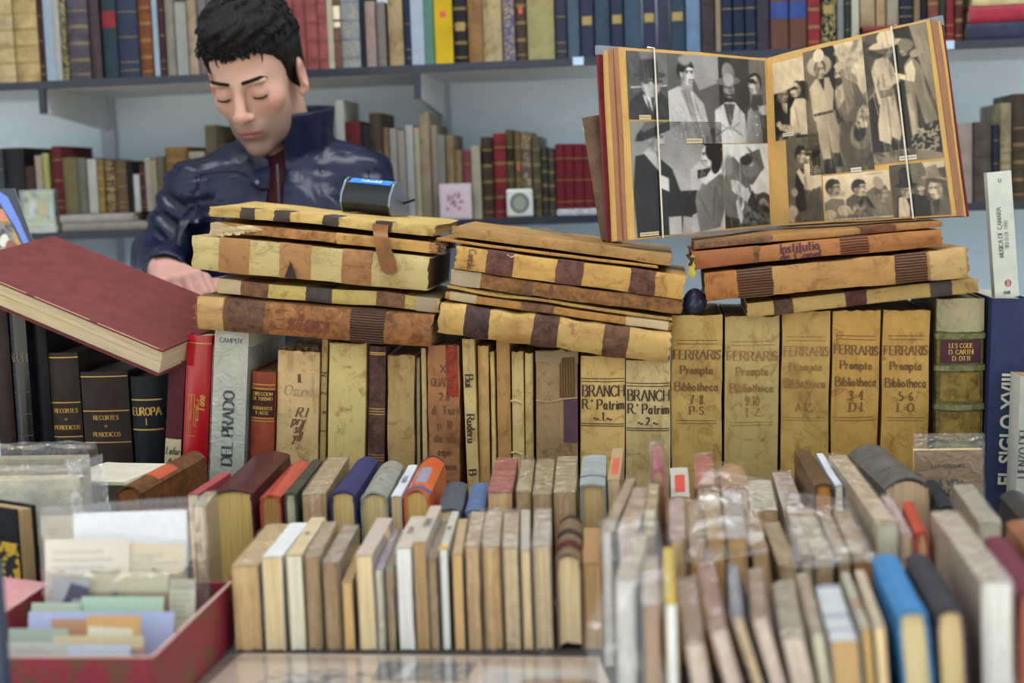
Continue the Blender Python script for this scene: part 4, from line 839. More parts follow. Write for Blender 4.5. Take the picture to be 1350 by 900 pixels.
# 2: three men facing each other
c = Cv(176, 160, .33, COOL); c.p([(.15, 0), (.55, 0), (.5, .3), (.3, .4)], .58); c.p([(.5, .0), (.62, 0), (.62, 1), (.5, .6)], .14); c.p([(.62, 0), (.82, 0), (.82, 1), (.62, 1)], .2); c.p([(.82, 0), (1, 0), (1, 1), (.82, 1)], .42)
c.p([(0, 1), (0, .42), (.1, .36), (.22, .38), (.34, .55), (.42, 1)], .80, .68); c.p([(.12, .4), (.2, .37), (.36, .8), (.38, 1), (.3, 1)], .55); c.l([(.16, .42), (.28, 1)], 2, .45); c.l([(.22, .42), (.34, 1)], 2, .9)
c.p([(.12, .38), (.15, .25), (.24, .28), (.24, .42)], .62); c.head(.19, .22, .075, .82, .08, 1, ar=1.55); c.e(.17, .07, .06, .06, .55, 0, .5)
c.p([(.44, 1), (.45, .62), (.56, .52), (.66, .52), (.76, .66), (.78, 1)], .82, .7); c.p([(.54, .54), (.6, .86), (.66, .54)], .30); c.l([(.46, .9), (.6, .8), (.74, .92)], 3, .5); c.l([(.5, .78), (.6, .84), (.7, .76)], 3, .55); c.head(.60, .37, .062, .6, .1, -1, False, 1.5); c.l([(.55, .44), (.65, .44)], 3, .15); c.hat(.60, .275, .125, .2, .62, -.12, .42)
c.p([(.76, 1), (.79, .62), (.88, .5), (1, .56), (1, 1)], .58, .4); c.p([(.82, .56), (.86, .4), (.95, .42), (.97, .56), (.86, .62)], .25); c.p([(.92, .62), (1, .6), (1, 1), (.95, 1)], .22); c.p([(.9, .55), (1, .54), (1, .66), (.93, .66)], .72); c.head(.87, .30, .065, .75, .1, -1, ar=1.6)
for q in (.68, .78, .9): c.e(.885, q, .012, .01, .85)
c.streak(.03, .5, .36, .85, 46, .04, .28, .5, .95, 3); c.streak(.45, .62, .76, .92, 36, .03, .14, .45, .92, 4); c.streak(.78, .62, 1, .9, 20, .02, .2, .3, .6, 5); c.streak(.5, 0, 1, .5, 22, 0, .3, .1, .35, 6); c.e(.6, .26, .055, .075, .66, -.1, .2); still(fL, .285, .02, .985, .505, c)
# 3: hatted man in black with companion in black hat
c = Cv(150, 205, .55, COOL); c.gv(.50, .72); c.p([(.02, 1), (.0, .60), (.04, .3), (.22, .27), (.42, .42), (.5, .62), (.78, .62), (.8, .78), (.62, .84), (.6, 1), (.5, 1), (.5, .84), (.36, .84), (.36, 1)], .10); c.p([(.28, .46), (.38, .5), (.38, .62), (.28, .58)], .8); c.p([(.12, .27), (.2, .22), (.3, .34), (.3, .46)], .75)
c.head(.27, .155, .095, .72, .1, 1, False, 1.5); c.e(.16, .1, .13, .045, .12, -.75); c.e(.24, .05, .13, .06, .34, -.35); c.e(.30, .075, .28, .038, .13, -.45)
c.p([(.7, 1), (.66, .72), (.7, .55), (.84, .44), (1, .5), (1, .8), (.94, .97)], .48, .34); c.p([(.62, .62), (.62, .44), (.72, .36), (.80, .42), (.72, .62)], .72); c.p([(.72, .52), (.95, .4), (.99, .46), (.78, .58)], .82); c.head(.83, .31, .09, .85, .1, -1, False, 1.4); c.e(.885, .27, .085, .09, .07); c.e(.84, .195, .11, .035, .05, .5); c.e(.93, .16, .11, .10, .06); c.e(.93, .36, .06, .12, .07, .2); c.p([(.7, .44), (.86, .42), (.8, .5), (.7, .52)], .12)
c.l([(.7, .66), (.82, .88)], 2, .3); c.l([(.9, .6), (.86, .9)], 2, .28); c.p([(.52, .84), (.62, .86), (.6, 1), (.5, 1)], .62); c.streak(.04, .35, .42, .9, 26, .03, .2, .06, .2, 7); c.streak(.7, .55, .98, .85, 34, -.03, .16, .25, .58, 8); c.streak(.64, .42, .8, .58, 14, -.04, .1, .6, .85, 9); still(fL, .035, .385, .64, .99, c)
# 4: man with a knife bending over a fallen one
c = Cv(96, 166, .82, (.98, .98, .92)); c.p([(.0, 1), (.0, .42), (.12, .2), (.22, .15), (.3, .2), (.52, .38), (.6, .6), (.8, .62), (1, .68), (1, 1)], .38); c.p([(.3, .26), (.5, .12), (.8, .1), (.88, .3), (.62, .5), (.4, .46)], .3); c.e(.6, .3, .2, .12, .42, .4, .3); c.e(.6, .24, .06, .035, .62); c.e(.5, .2, .14, .06, .18); c.p([(.5, .02), (.64, .1), (.8, .06), (.9, .3), (.84, .34)], .36)
c.p([(.14, .42), (.3, .44), (.62, .62), (.74, .74), (.64, .8), (.4, .66), (.16, .56)], .74); c.p([(.24, .7), (.3, .62), (.34, .78), (.42, .62), (.42, .85), (.34, .96), (.28, .9)], .78); c.e(.12, .26, .1, .12, .5, 0, .5); c.l([(.36, .2), (.34, .62)], 2, .55); c.e(.85, .72, .18, .12, .2); c.e(.84, .74, .09, .07, .55, 0, .4); c.p([(.62, .56), (.5, .7), (.56, .98), (.7, .99), (.72, .8)], .14); c.e(.5, .55, .03, .02, .8); c.blotch(26, (.1, .5), 4, .08, (.4, .7, 1, 1)); c.p([(.0, .85), (.3, .9), (.3, 1), (0, 1)], .16); c.streak(.05, .25, .55, .95, 50, .04, .16, .2, .6, 10); c.streak(.55, .65, 1, .98, 30, .05, .1, .08, .5, 11); still(fL, .645, .51, .985, .985, c)
caption(fL, .09, .352, .165, .375); caption(fL, .39, .478, .50, .502); caption(fL, .06, .965, .18, .985)
# right page -- 1: couple, man in white hat
c = Cv(58, 138, .84, WARM); c.p([(0, .40), (.5, .36), (1, .42), (1, 1), (0, 1)], .12); c.p([(.42, 1), (.46, .62), (.62, .50), (.86, .52), (1, .58), (1, 1)], .9, .74); c.l([(.6, .6), (.7, .95)], 2, .6)
c.head(.27, .44, .17, .60, .2, 1, False, 1.25); c.e(.82, .40, .2, .10, .14); c.head(.63, .40, .165, .84, .16, -1, True, 1.3); c.e(.30, .345, .40, .04, .80, -.18); c.e(.34, .30, .24, .065, .84, -.1); c.p([(.22, .53), (.4, .54), (.36, .68), (.26, .62)], .82)
c.p([(.1, .80), (.3, .80), (.6, .86), (.95, .84), (.98, .92), (.5, .95), (.12, .86)], .76); c.e(.12, .79, .07, .04, .78); c.p([(0, .95), (1, .93), (1, 1), (0, 1)], .22); c.blotch(10, (.3, .8), 4, .06, (0, .93, 1, 1)); c.streak(.45, .55, 1, .85, 22, -.02, .2, .6, .95, 12); c.streak(0, .5, .4, .8, 14, .02, .15, .06, .3, 13); still(fR, .045, .045, .27, .50, c, dv=-.0)
# 2: two standing cowboys
c = Cv(118, 216, .45, WARM); c.p([(0, 0), (.2, 0), (.2, 1), (0, 1)], .42); c.p([(.2, 0), (.55, 0), (.55, .5), (.2, .5)], .09); c.p([(.52, 0), (1, 0), (1, .4), (.8, .45)], .86, .7); c.blotch(30, (.5, .95), 8, .07, (.6, 0, 1, .35))
c.p([(.2, .8), (.9, .75), (1, 1), (0, 1), (0, .8)], .35); c.blotch(40, (.12, .5), 9, .08, (.05, .75, 1, 1)); c.p([(.08, .30), (.2, .23), (.42, .24), (.48, .35), (.44, .52), (.14, .52)], .86, .62); c.p([(.08, .3), (.14, .28), (.17, .5), (.22, .62), (.12, .55)], .8); c.p([(.14, .52), (.44, .51), (.54, .72), (.48, .86), (.4, .86), (.34, .66), (.36, .92), (.24, .92)], .74, .52); c.l([(.14, .52), (.44, .51)], 4, .12); c.p([(.24, .88), (.38, .88), (.42, 1), (.24, 1)], .08); c.p([(.4, .84), (.5, .84), (.54, .95), (.42, .95)], .1); c.p([(.24, .24), (.34, .24), (.32, .34)], .15)
c.e(.27, .135, .21, .085, .80, .1, .15, g2=.6); c.e(.28, .155, .10, .06, .3); c.head(.275, .175, .085, .74, .15, 1, False, 1.45); c.e(.27, .055, .09, .055, .88)
c.p([(.48, .38), (.52, .31), (.66, .27), (.86, .34), (.98, .5), (.9, .6), (.84, .5), (.78, .64), (.5, .6)], .42, .3); c.p([(.5, .36), (.62, .30), (.66, .42), (.54, .5)], .7); c.p([(.48, .48), (.6, .6), (.5, .62)], .1); c.p([(.54, .6), (.8, .62), (.78, .98), (.62, 1), (.5, .8)], .28); c.p([(.62, .26), (.72, .3), (.78, .5), (.66, .56)], .5); c.head(.585, .235, .085, .7, .4, -1, False, 1.35); c.e(.6, .17, .09, .03, .72); c.e(.57, .29, .06, .03, .2)
c.e(.84, .72, .16, .115, .52, .2, .12, g2=.4); c.e(.83, .70, .09, .075, .13, .2, .3); c.blotch(22, (.55, .85), 5, .035, (.8, .52, 1, .66)); c.p([(.7, .84), (.9, .84), (.86, 1), (.72, 1)], .3); c.streak(.1, .26, .46, .5, 26, .02, .12, .55, .9, 14); c.streak(.16, .54, .5, .88, 30, .03, .16, .45, .82, 15); c.streak(.5, .34, .95, .62, 34, .03, .12, .2, .6, 16); c.streak(.55, .6, .9, .98, 24, .01, .2, .15, .45, 17); c.streak(.6, 0, 1, .4, 20, .04, .2, .55, .95, 18); still(fR, .25, .025, .62, .725, c)
# 3: cowboy in woolly chaps with a woman among plants
c = Cv(108, 228, .20, WARM); c.blotch(50, (.15, .42), 2, .09, (0, 0, .5, .5)); c.p([(.5, 0), (.72, 0), (.85, .45), (1, .7), (1, 1), (0, 1), (.05, .5), (.4, .45)], .10); c.p([(.74, 0), (1, 0), (1, .62), (.86, .35)], .60, .5); c.p([(.16, .55), (.1, .28), (.18, .2), (.36, .19), (.46, .3), (.44, .4), (.3, .48)], .82, .66); c.p([(.14, .38), (.5, .36), (.52, .40), (.16, .44)], .74); c.p([(.18, .44), (.42, .44), (.42, .5), (.2, .5)], .45)
c.p([(.2, .5), (.42, .49), (.46, .78), (.42, .84), (.3, .8), (.28, .86), (.12, .82), (.12, .7)], .84, .7); c.l([(.3, .55), (.30, .82)], 3, .5); c.head(.38, .155, .085, .55, .3, 1, False, 1.3); c.e(.36, .10, .27, .03, .82, -.05); c.e(.37, .05, .14, .06, .88)
c.p([(.58, .42), (.6, .28), (.72, .22), (.86, .32), (.88, .46), (1, .72), (.8, .74), (.72, .5), (.7, .8), (.6, .8)], .55, .42); c.p([(.6, .3), (.72, .25), (.76, .34), (.72, .42), (.46, .37), (.44, .32), (.62, .36)], .88); c.head(.62, .17, .075, .62, .4, -1, False, 1.3); c.e(.66, .135, .12, .045, .5, .5); c.e(.78, .21, .08, .03, .65); c.p([(.58, .5), (.66, .5), (.68, .8), (.6, .82)], .7)
g = np.random.default_rng(3)
for _ in range(60):
    x, y = g.uniform(.55, 1), g.uniform(.76, .98)
    if x+y > 1.42: a = g.uniform(0, 6.3); c.l([(x, y), (x+.05*math.cos(a), y+.025*math.sin(a))], 3, float(g.uniform(.5, .75)))
c.l([(.0, .5), (.1, .46), (.16, .4)], 1.5, .7); c.l([(.1, .47), (.14, .62)], 1.5, .7); c.p([(0, .92), (.5, .9), (1, .96), (1, 1), (0, 1)], .5); c.blotch(20, (.2, .6), 6, .05, (0, .9, .6, 1)); c.streak(.12, .22, .45, .45, 22, .02, .1, .55, .9, 19); c.streak(.14, .52, .44, .82, 34, .01, .16, .6, .95, 20); c.streak(.6, .3, .95, .7, 34, .04, .16, .35, .65, 21); c.streak(.76, .0, 1, .5, 20, .05, .25, .4, .7, 22); c.streak(0, .0, .4, .5, 30, .03, .12, .1, .45, 23); still(fR, .62, .015, .985, .70, c)
# 4: couple in an embrace
c = Cv(58, 130, .36, WARM); c.p([(.2, 1), (.24, .5), (.3, .38), (.52, .4), (.6, .6), (.5, 1)], .1); c.p([(.48, .62), (.52, .34), (.8, .33), (1, .45), (1, .6), (.6, .66)], .84); c.p([(.5, .64), (.92, .62), (1, 1), (.5, 1)], .28); c.p([(.28, .42), (.36, .38), (.72, .58), (.7, .66), (.44, .56)], .8); c.head(.46, .235, .15, .76, .1, 1, True, 1.35); c.head(.70, .26, .13, .86, .08, -1, True, 1.35); c.e(.9, .29, .14, .14, .07); c.e(.88, .42, .1, .05, .85); c.e(.12, .9, .18, .1, .7); c.e(.45, .93, .3, .06, .35, -.3); c.e(.2, .65, .1, .05, .6); c.streak(.25, .45, .55, .95, 14, .02, .2, .05, .22, 24); c.streak(.5, .4, .98, .62, 16, .0, .12, .6, .92, 25); c.streak(.5, .68, 1, .98, 14, .02, .2, .16, .42, 26); still(fR, .11, .485, .315, .985, c)
# 5: three men at a rail
c = Cv(112, 92, .84, WARM); c.gv(.88, .75); c.p([(0, 1), (.0, .6), (.12, .5), (.3, .55), (.36, 1)], .45); c.p([(.3, 1), (.34, .55), (.45, .45), (.66, .5), (.8, 1)], .3); c.p([(.62, .45), (.8, .3), (1, .45), (1, 1), (.75, 1)], .42); c.p([(.42, .8), (.58, .52), (.66, .52), (.76, .8), (.68, .74), (.62, .58), (.48, .84)], .08); c.blotch(20, (.3, .65), 7, .06, (.3, .7, .8, 1)); c.head(.17, .30, .105, .62, .16, 1, ar=1.35); c.e(.29, .42, .05, .06, .7); c.head(.56, .34, .10, .74, .12, 1, ar=1.3); c.head(.88, .5, .085, .62, .3, 1, True, 1.6); c.e(.83, .26, .07, .14, .62, -.3); c.e(.3, .78, .1, .12, .7); c.e(.08, .85, .1, .1, .72); c.l([(0, .98), (1, .96)], 3, .8); c.l([(.66, .06), (.9, .05)], 1.3, .5); c.streak(0, .6, .35, 1, 18, .03, .2, .3, .6, 27); c.streak(.35, .5, .8, 1, 30, .04, .16, .15, .5, 28); c.streak(.7, .45, 1, 1, 20, .05, .2, .3, .6, 29); still(fR, .325, .735, .695, .99, c, .0012)
# 6: two hatted men, a third behind
c = Cv(104, 112, .28, WARM); c.p([(.3, 0), (.75, 0), (.6, .5), (.35, .4)], .4); c.p([(.6, 0), (1, 0), (1, .12), (.66, .16)], .8); c.p([(.05, 1), (.1, .6), (.3, .55), (.48, .6), (.66, .72), (.66, 1)], .05); c.p([(.08, 1), (.12, .62), (.24, .6), (.3, .8), (.28, 1)], .78); c.head(.28, .52, .11, .74, .1, 1, False, 1.25); c.p([(.16, .4), (.16, .14), (.24, .05), (.36, .1), (.4, .38)], .06); c.e(.27, .40, .2, .05, .08); c.head(.53, .55, .05, .7, .1, -1, False, 1.3); c.e(.53, .48, .07, .04, .7); c.p([(.48, .62), (.6, .62), (.62, .9), (.5, .9)], .06); c.p([(.66, 1), (.68, .72), (.88, .6), (1, .7), (1, 1)], .36); c.p([(.7, .74), (.84, .7), (.78, .98), (.72, 1)], .2); c.head(.78, .52, .135, .82, .3, -1, False, 1.4); c.e(.8, .33, .26, .055, .58, .22); c.p([(.64, .3), (.66, .1), (.84, .06), (.92, .3)], .62, .45); c.e(.82, .36, .2, .04, .3, .22); c.streak(.1, .6, .3, 1, 12, .02, .2, .5, .85, 30); c.streak(.3, .6, .66, 1, 16, .02, .2, .04, .16, 31); c.streak(.68, .65, 1, 1, 16, .04, .2, .2, .5, 32); c.streak(0, 0, 1, .4, 16, .03, .2, .15, .5, 33); still(fR, .70, .715, .985, .99, c, .0012)
for q in ((.095, .462, .165, .482), (.49, .706, .55, .73), (.76, .672, .85, .695)): caption(fR, *q, col='#dcd2b8')

# things tucked behind the album
b = Book('leather_book', 'brown book standing behind the left edge of the album', None, .028, .175, .09, DK('#6d5642'), PGO, 'hard'); tz = atY(800, 323, 1.98)
b.root.matrix_world = Matrix.Translation((float(tz[0])+.004, 2.03, float(tz[2])+.006)) @ Matrix.Rotation(-.13, 4, 'Y')
def card(name, label, cat, P, img, m=PRINTM, th=.0008, group=None, back='#cfc8b8'):
    """flat printed sheet: P = TL TR BR BL in space"""
    P = [np.array(p, float) for p in P]; o = (P[2]+P[3])/2; n = np.cross(P[1]-P[0], P[3]-P[0]); n /= np.linalg.norm(n)
    t = thing(name, label, cat, Matrix.Translation(tuple(o)), group)
    V = [p-o for p in P]+[p-o-(n*th if n[1] > 0 or n[2] < 0 else -n*th)*(-1) for p in P]
    nn = n if (n @ (CAM-o)) > 0 else -n
    V = [p-o for p in P]+[p-o-nn*th for p in P]
    mk('sheet', V, [(0, 3, 2, 1), (4, 5, 6, 7), (0, 1, 5, 4), (1, 2, 6, 5), (2, 3, 7, 6), (3, 0, 4, 7)], mat('paper', back), t, 0)
    f = lambda u, v: (P[0]*((1-u)*(1-v))[:, None]+P[1]*(u*(1-v))[:, None]+P[2]*(u*v)[:, None]+P[3]*((1-u)*v)[:, None])-o+nn*.0003
    grid_print('printed_face', f, img, m, t); return t
card('paper_sheet', 'white sheet of paper sticking out behind the album', 'paper', [atY(768, 168, 2.15), atY(776, 172, 2.15), atY(800, 236, 2.13), atY(789, 240, 2.13)], np.full((4, 4, 3), .75), back='#dfe3ee')

# ================================================================== THE SELLER (one continuous body grown from a distance field; clothes and hair are his children)
def smin(a, b, k): h = np.clip(.5+.5*(b-a)/k, 0, 1); return b*(1-h)+a*h-k*h*(1-h)
def smax(a, b, k): return -smin(-a, -b, k)
def ell(P, c, r, A=None):
    p = P-np.array(c, np.float32)
    if A is not None: p = p@np.array(A, np.float32)
    r = np.array(r, np.float32); k0 = np.sqrt(((p/r)**2).sum(-1)); k1 = np.sqrt(((p/r**2)**2).sum(-1))+1e-9; return k0*(k0-1)/k1
def cap(P, a, b, ra, rb):
    a, b = np.array(a, np.float32), np.array(b, np.float32); d = b-a; p = P-a; h = np.clip((p@d)/(d@d), 0, 1); return np.sqrt(((p-h[..., None]*d)**2).sum(-1))-(ra+(rb-ra)*h)
def chain(P, pts, rs, k=.01):
    f = None
    for i in range(len(pts)-1):
        g = cap(P, pts[i], pts[i+1], rs[i], rs[i+1]); f = g if f is None else smin(f, g, k)
    return f
def sinoise(P, seed, fr, n=4):
    g = np.random.default_rng(seed); o = 0
    for k in range(n): o = o+np.sin(P@(g.normal(size=3)*fr*(1+.6*k)).astype(np.float32)+g.uniform(0, 6))/(1+.5*k)
    return o/2
def surface(fn, lo, hi, h, B=12):
    lo = np.array(lo); n = np.ceil((np.array(hi)-lo)/h).astype(int)+1; n = ((n+B-1)//B)*B; F = np.full(n, 1., np.float32)
    bi = np.stack(np.meshgrid(*[np.arange(k//B) for k in n], indexing='ij'), -1).reshape(-1, 3); ctr = (lo+(bi*B+B/2)*h).astype(np.float32); v = fn(ctr); R = B*h*.87*1.5+.004
    idx = np.stack(np.meshgrid(np.arange(B), np.arange(B), np.arange(B), indexing='ij'), -1).reshape(-1, 3)
    for i in np.where(v < -R)[0]: a = bi[i]*B; F[a[0]:a[0]+B, a[1]:a[1]+B, a[2]:a[2]+B] = -1
    act = np.where(np.abs(v) <= R)[0]
    for c0 in range(0, len(act), 256):
        ids = act[c0:c0+256]; base = bi[ids]*B; P = (lo+(base[:, None, :]+idx[None])*h).reshape(-1, 3).astype(np.float32); f = fn(P).reshape(len(ids), B, B, B)
        for j, a in enumerate(base): F[a[0]:a[0]+B, a[1]:a[1]+B, a[2]:a[2]+B] = f[j]
    S = F < 0; cnt = np.zeros(np.array(F.shape)-1, np.int8); off = [(i, j, k) for i in (0, 1) for j in (0, 1) for k in (0, 1)]; m = np.array(F.shape)-1
    for o in off: cnt += S[o[0]:o[0]+m[0], o[1]:o[1]+m[1], o[2]:o[2]+m[2]]
    C = np.argwhere((cnt > 0) & (cnt < 8)); acc = np.zeros((len(C), 3)); num = np.zeros(len(C))
    for a in off:
        for ax in range(3):
            if a[ax]: continue
            b = list(a); b[ax] = 1; fa = F[C[:, 0]+a[0], C[:, 1]+a[1], C[:, 2]+a[2]]; fb = F[C[:, 0]+b[0], C[:, 1]+b[1], C[:, 2]+b[2]]
            cr = (fa < 0) != (fb < 0); t = np.where(cr, fa/np.where(cr, fa-fb, 1), 0); p = np.array(a, float)[None].repeat(len(C), 0); p[:, ax] += t; acc += p*cr[:, None]; num += cr
    V = lo+(C+acc/np.maximum(num, 1)[:, None])*h; I = np.full(m, -1, np.int64); I[C[:, 0], C[:, 1], C[:, 2]] = np.arange(len(C)); Q = []
    for ax in range(3):
        o1, o2 = (ax+1) % 3, (ax+2) % 3; A = [slice(None)]*3; Bs = [slice(None)]*3; A[ax] = slice(0, -1); Bs[ax] = slice(1, None); d = S[tuple(A)] != S[tuple(Bs)]; E = np.argwhere(d); E = E[(E[:, o1] > 0) & (E[:, o2] > 0) & (E[:, o1] < m[o1]) & (E[:, o2] < m[o2]) & (E[:, ax] < m[ax])]
        q = []
        for (a, b) in ((0, 0), (-1, 0), (-1, -1), (0, -1)): e = E.copy(); e[:, o1] += a; e[:, o2] += b; q.append(I[e[:, 0], e[:, 1], e[:, 2]])
        q = np.stack(q, -1); fl = S[E[:, 0], E[:, 1], E[:, 2]]; q[~fl] = q[~fl][:, ::-1]; Q.append(q[(q >= 0).all(1)])
    return V, np.concatenate(Q)

PY = 2.38
HC = atY(337, 100, 2.44)                      # middle of the head
yaw_, pit_, rol_ = math.radians(5), math.radians(28), math.radians(-3)
fw = np.array([-math.sin(yaw_)*math.cos(pit_), -math.cos(yaw_)*math.cos(pit_), -math.sin(pit_)])
rt = np.cross(fw, (0, 0, 1)); rt /= np.linalg.norm(rt); upv = np.cross(rt, fw)
rt, upv = rt*math.cos(rol_)+upv*math.sin(rol_), upv*math.cos(rol_)-rt*math.sin(rol_)
HR = np.stack([rt, fw, upv], 1).astype(np.float32)     # local x = his right, y = face, z = crown
HS = 1.0
def hl(P): return ((P-HC.astype(np.float32))@HR)/HS
def head_sdf(p):
    q = p*np.array([1, 1, 1], np.float32); X = np.abs(q[..., 0]); s = np.stack([X, q[..., 1], q[..., 2]], -1)
    f = ell(s, (0, -.018, .042), (.074, .094, .080))
    f = smin(f, ell(s, (0, .028, -.030), (.056, .058, .088)), .03)
    f = smin(f, ell(s, (0, .030, -.075), (.046, .050, .036)), .025)
    f = smin(f, ell(s, (0, .072, -.103), (.019, .016, .014)), .022)
    f = smin(f, ell(s, (.037, .052, -.018), (.024, .026, .022)), .018)
    f = smin(f, ell(s, (.022, .078, .024), (.030, .012, .009)), .012)
    f = smax(f, -ell(s, (.033, .097, .002), (.020, .017, .014)), .014)
    f = smin(f, ell(s, (.032, .0735, .001), (.0145, .0135, .0125)), .004)
    nose = cap(s, (0, .083, .020), (0, .107, -.026), .0075, .0105); nose = smin(nose, ell(s, (0, .1085, -.029), (.0105, .0095, .0095)), .006)
    nose = smin(nose, ell(s, (.0125, .0965, -.0325), (.0075, .0095, .0075)), .006); f = smin(f, nose, .009)
    f = smax(f, -ell(s, (.0065, .1015, -.0405), (.0035, .005, .003)), .003)
    f = smin(f, ell(s, (0, .0805, -.062), (.026, .015, .020)), .012)
    f = smin(f, ell(s, (.0068, .0930, -.0602), (.0128, .0060, .0038)), .004); f = smin(f, ell(s, (0, .0912, -.0700), (.0152, .0064, .0048)), .004)
    f = smax(f, -ell(s, (0, .100, -.0652), (.022, .007, .0012)), .003)
    f = smax(f, -ell(s, (0, .094, -.084), (.014, .007, .005)), .008)
    e = ell(s, (.079, -.012, -.012), (.0085, .021, .033), [[.93, .37, 0], [-.37, .93, 0], [0, 0, 1]]); e = smax(e, -ell(s, (.0875, -.006, -.007), (.0075, .0115, .019)), .005); e = smin(e, ell(s, (.077, .002, -.036), (.006, .008, .009)), .006)
    f = smin(f, e, .006)
    return f
NB = atY(378, 192, 2.535)                      # base of the neck
NT = HC + HR@np.array([0, -.035, -.05])*HS
SR, SL = atY(254, 250, 2.49), atY(478, 234, 2.55)
ER, WR = atY(207, 346, 2.48), atY(217, 358, 2.31)
EL_, WL = atY(530, 365, 2.53), atY(302, 386, 2.33)
HIP = np.array([(SR[0]+SL[0])/2, 2.50, .82])
CH = (SR+SL)/2
def hand_sdf(P, Wp, fdir, nrm, bends, sc=1.0):
    fdir = np.array(fdir, float); fdir /= np.linalg.norm(fdir); nrm = np.array(nrm, float); nrm -= fdir*(nrm@fdir); nrm /= np.linalg.norm(nrm); sd = np.cross(fdir, nrm)
    f = None
    for j, (ln, r) in enumerate([(.88, .0085), (1., .0088), (.95, .0085), (.78, .0075)]):
        k = Wp+fdir*(.086-.004*abs(j-1.2))*sc+sd*(j-1.5)*.0195*sc+nrm*(.004-.002*abs(j-1.5))
        m = cap(P, Wp+sd*(j-1.5)*.010*sc, k, .0145*sc, .0108*sc); f = m if f is None else smin(f, m, .012)
        pts = [k]; a = 0; d = fdir
        for seg, bd in zip((.044, .027, .021), bends):
            a += math.radians(bd+4*(j-1)); d = fdir*math.cos(a)-nrm*math.sin(a); pts.append(pts[-1]+d*seg*ln*sc)
        f = smin(f, chain(P, pts, [r*1.1*sc, r*sc, r*.92*sc, r*.78*sc], .004), .004)
    t0 = Wp+fdir*.022*sc+sd*(-.026)*sc-nrm*.006; t1 = t0+(fdir*.030-sd*.022-nrm*.012)*sc; t2 = t1+(fdir*.030+sd*.002-nrm*.014)*sc; t3 = t2+(fdir*.022+sd*.010-nrm*.010)*sc
    f = smin(f, chain(P, [t0, t1, t2, t3], [.015*sc, .012*sc, .0098*sc, .008*sc], .006), .008)
    return f
RH = (WR, (.52, -.72, -.12), (-.05, -.25, .95)); LH = (WL, (-.92, -.25, .05), (-.1, -.55, .8))
def body_sdf(P):
    f = head_sdf(hl(P))*HS
    f = smin(f, cap(P, NB+np.array([0, .01, -.02]), NT, .056, .056), .022)
    f = smin(f, ell(P, CH+np.array([0, .01, -.15]), (.155, .095, .21)), .05); f = smin(f, cap(P, SR+(.03, 0, -.01), SL+(-.03, 0, -.01), .042, .042), .04)
    f = smin(f, cap(P, CH+np.array([0, .01, -.25]), HIP, .125, .135), .05)
    f = smin(f, chain(P, [SR, ER, WR], [.044, .038, .027], .02), .03); f = smin(f, chain(P, [SL, EL_, WL], [.044, .038, .027], .02), .03)
    f = smin(f, hand_sdf(P, *RH, (48, 62, 38)), .014); f = smin(f, hand_sdf(P, *LH, (52, 58, 36)), .014)
    return f
V, Q = surface(body_sdf, (-1.06, 2.14, .70), (-.05, 2.72, 1.62), .0032)
# finer head shell replaces nothing: colour by place on the face
p = hl(V.astype(np.float32)); ax = np.abs(p[:, 0]); col = np.tile(np.array(lin('#c79f8c')), (len(V), 1))
def blend(mask, c): 
    global col
    col = col*(1-mask[:, None])+np.array(lin(c))*mask[:, None]
G = lambda d, s: np.exp(-(d/s)**2)
inh = (np.linalg.norm(p, axis=1) < .16)
blend(.30*G(np.linalg.norm(np.stack([ax-.045, p[:, 1]-.062, p[:, 2]+.024], 1), axis=1), .022), '#c76a5f')
blend(.35*G(np.linalg.norm(p-np.array([0, .108, -.030]), axis=1), .014), '#c27668')
stub = ((p[:, 2] < -.040) & inh)*np.clip((-.036-p[:, 2])/.02, 0, 1)*np.clip((p[:, 1]-.0)/.03, 0, 1); blend(.68*stub, '#6b5b52')
blend(.30*G(np.linalg.norm(np.stack([ax*.7, p[:, 1]-.09, p[:, 2]+.048], 1), axis=1), .010), '#6a5548')
lipm = np.clip(1.25-np.sqrt((p[:, 0]/.022)**2+((p[:, 2]+.0652)/.0082)**2), 0, 1)*(p[:, 1] > .078); blend(np.clip(lipm*2.2, 0, 1)*.85, '#a4605f')
blend(.8*G((p[:, 2]+.0652)/1., .0014)*(p[:, 1] > .08)*(ax < .022), '#5a2c2c')
blend(.30*G(np.sqrt(((ax-.032)/.02)**2+((p[:, 2]+.006)/.014)**2), 1.)*(p[:, 1] > .05), '#8f6258')
ear = (ax > .07)&(np.abs(p[:, 2]) < .05)&inh; blend(.3*ear, '#c87c68')
hand = np.minimum(np.linalg.norm(V-(WR+.06*np.array(RH[1])), axis=1), np.linalg.norm(V-(WL+.06*np.array(LH[1])), axis=1)) < .12; blend(.55*hand, '#c48d86')
m, n, b_ = new_mat('skin'); a = n.nodes.new('ShaderNodeAttribute'); a.attribute_name = 'Col'; n.links.new(a.outputs['Color'], b_.inputs['Base Color']); b_.inputs['Roughness'].default_value = .56; b_.inputs['Specular IOR Level'].default_value = .35
b_.inputs['Subsurface Weight'].default_value = .12; b_.inputs['Subsurface Radius'].default_value = (.01, .004, .002); SKIN = m
FO = np.array([HIP[0], 2.50, 0.])
person = mk_np('person', V-FO, Q, SKIN, None, col); person.location = tuple(FO)
tag(person, 'dark-haired man in navy leather jacket looking down behind the piled books', 'person')
def child(name, V, Q, m, col=None, sm=True): return mk_np(name, V-FO, Q, m, person, col, sm)

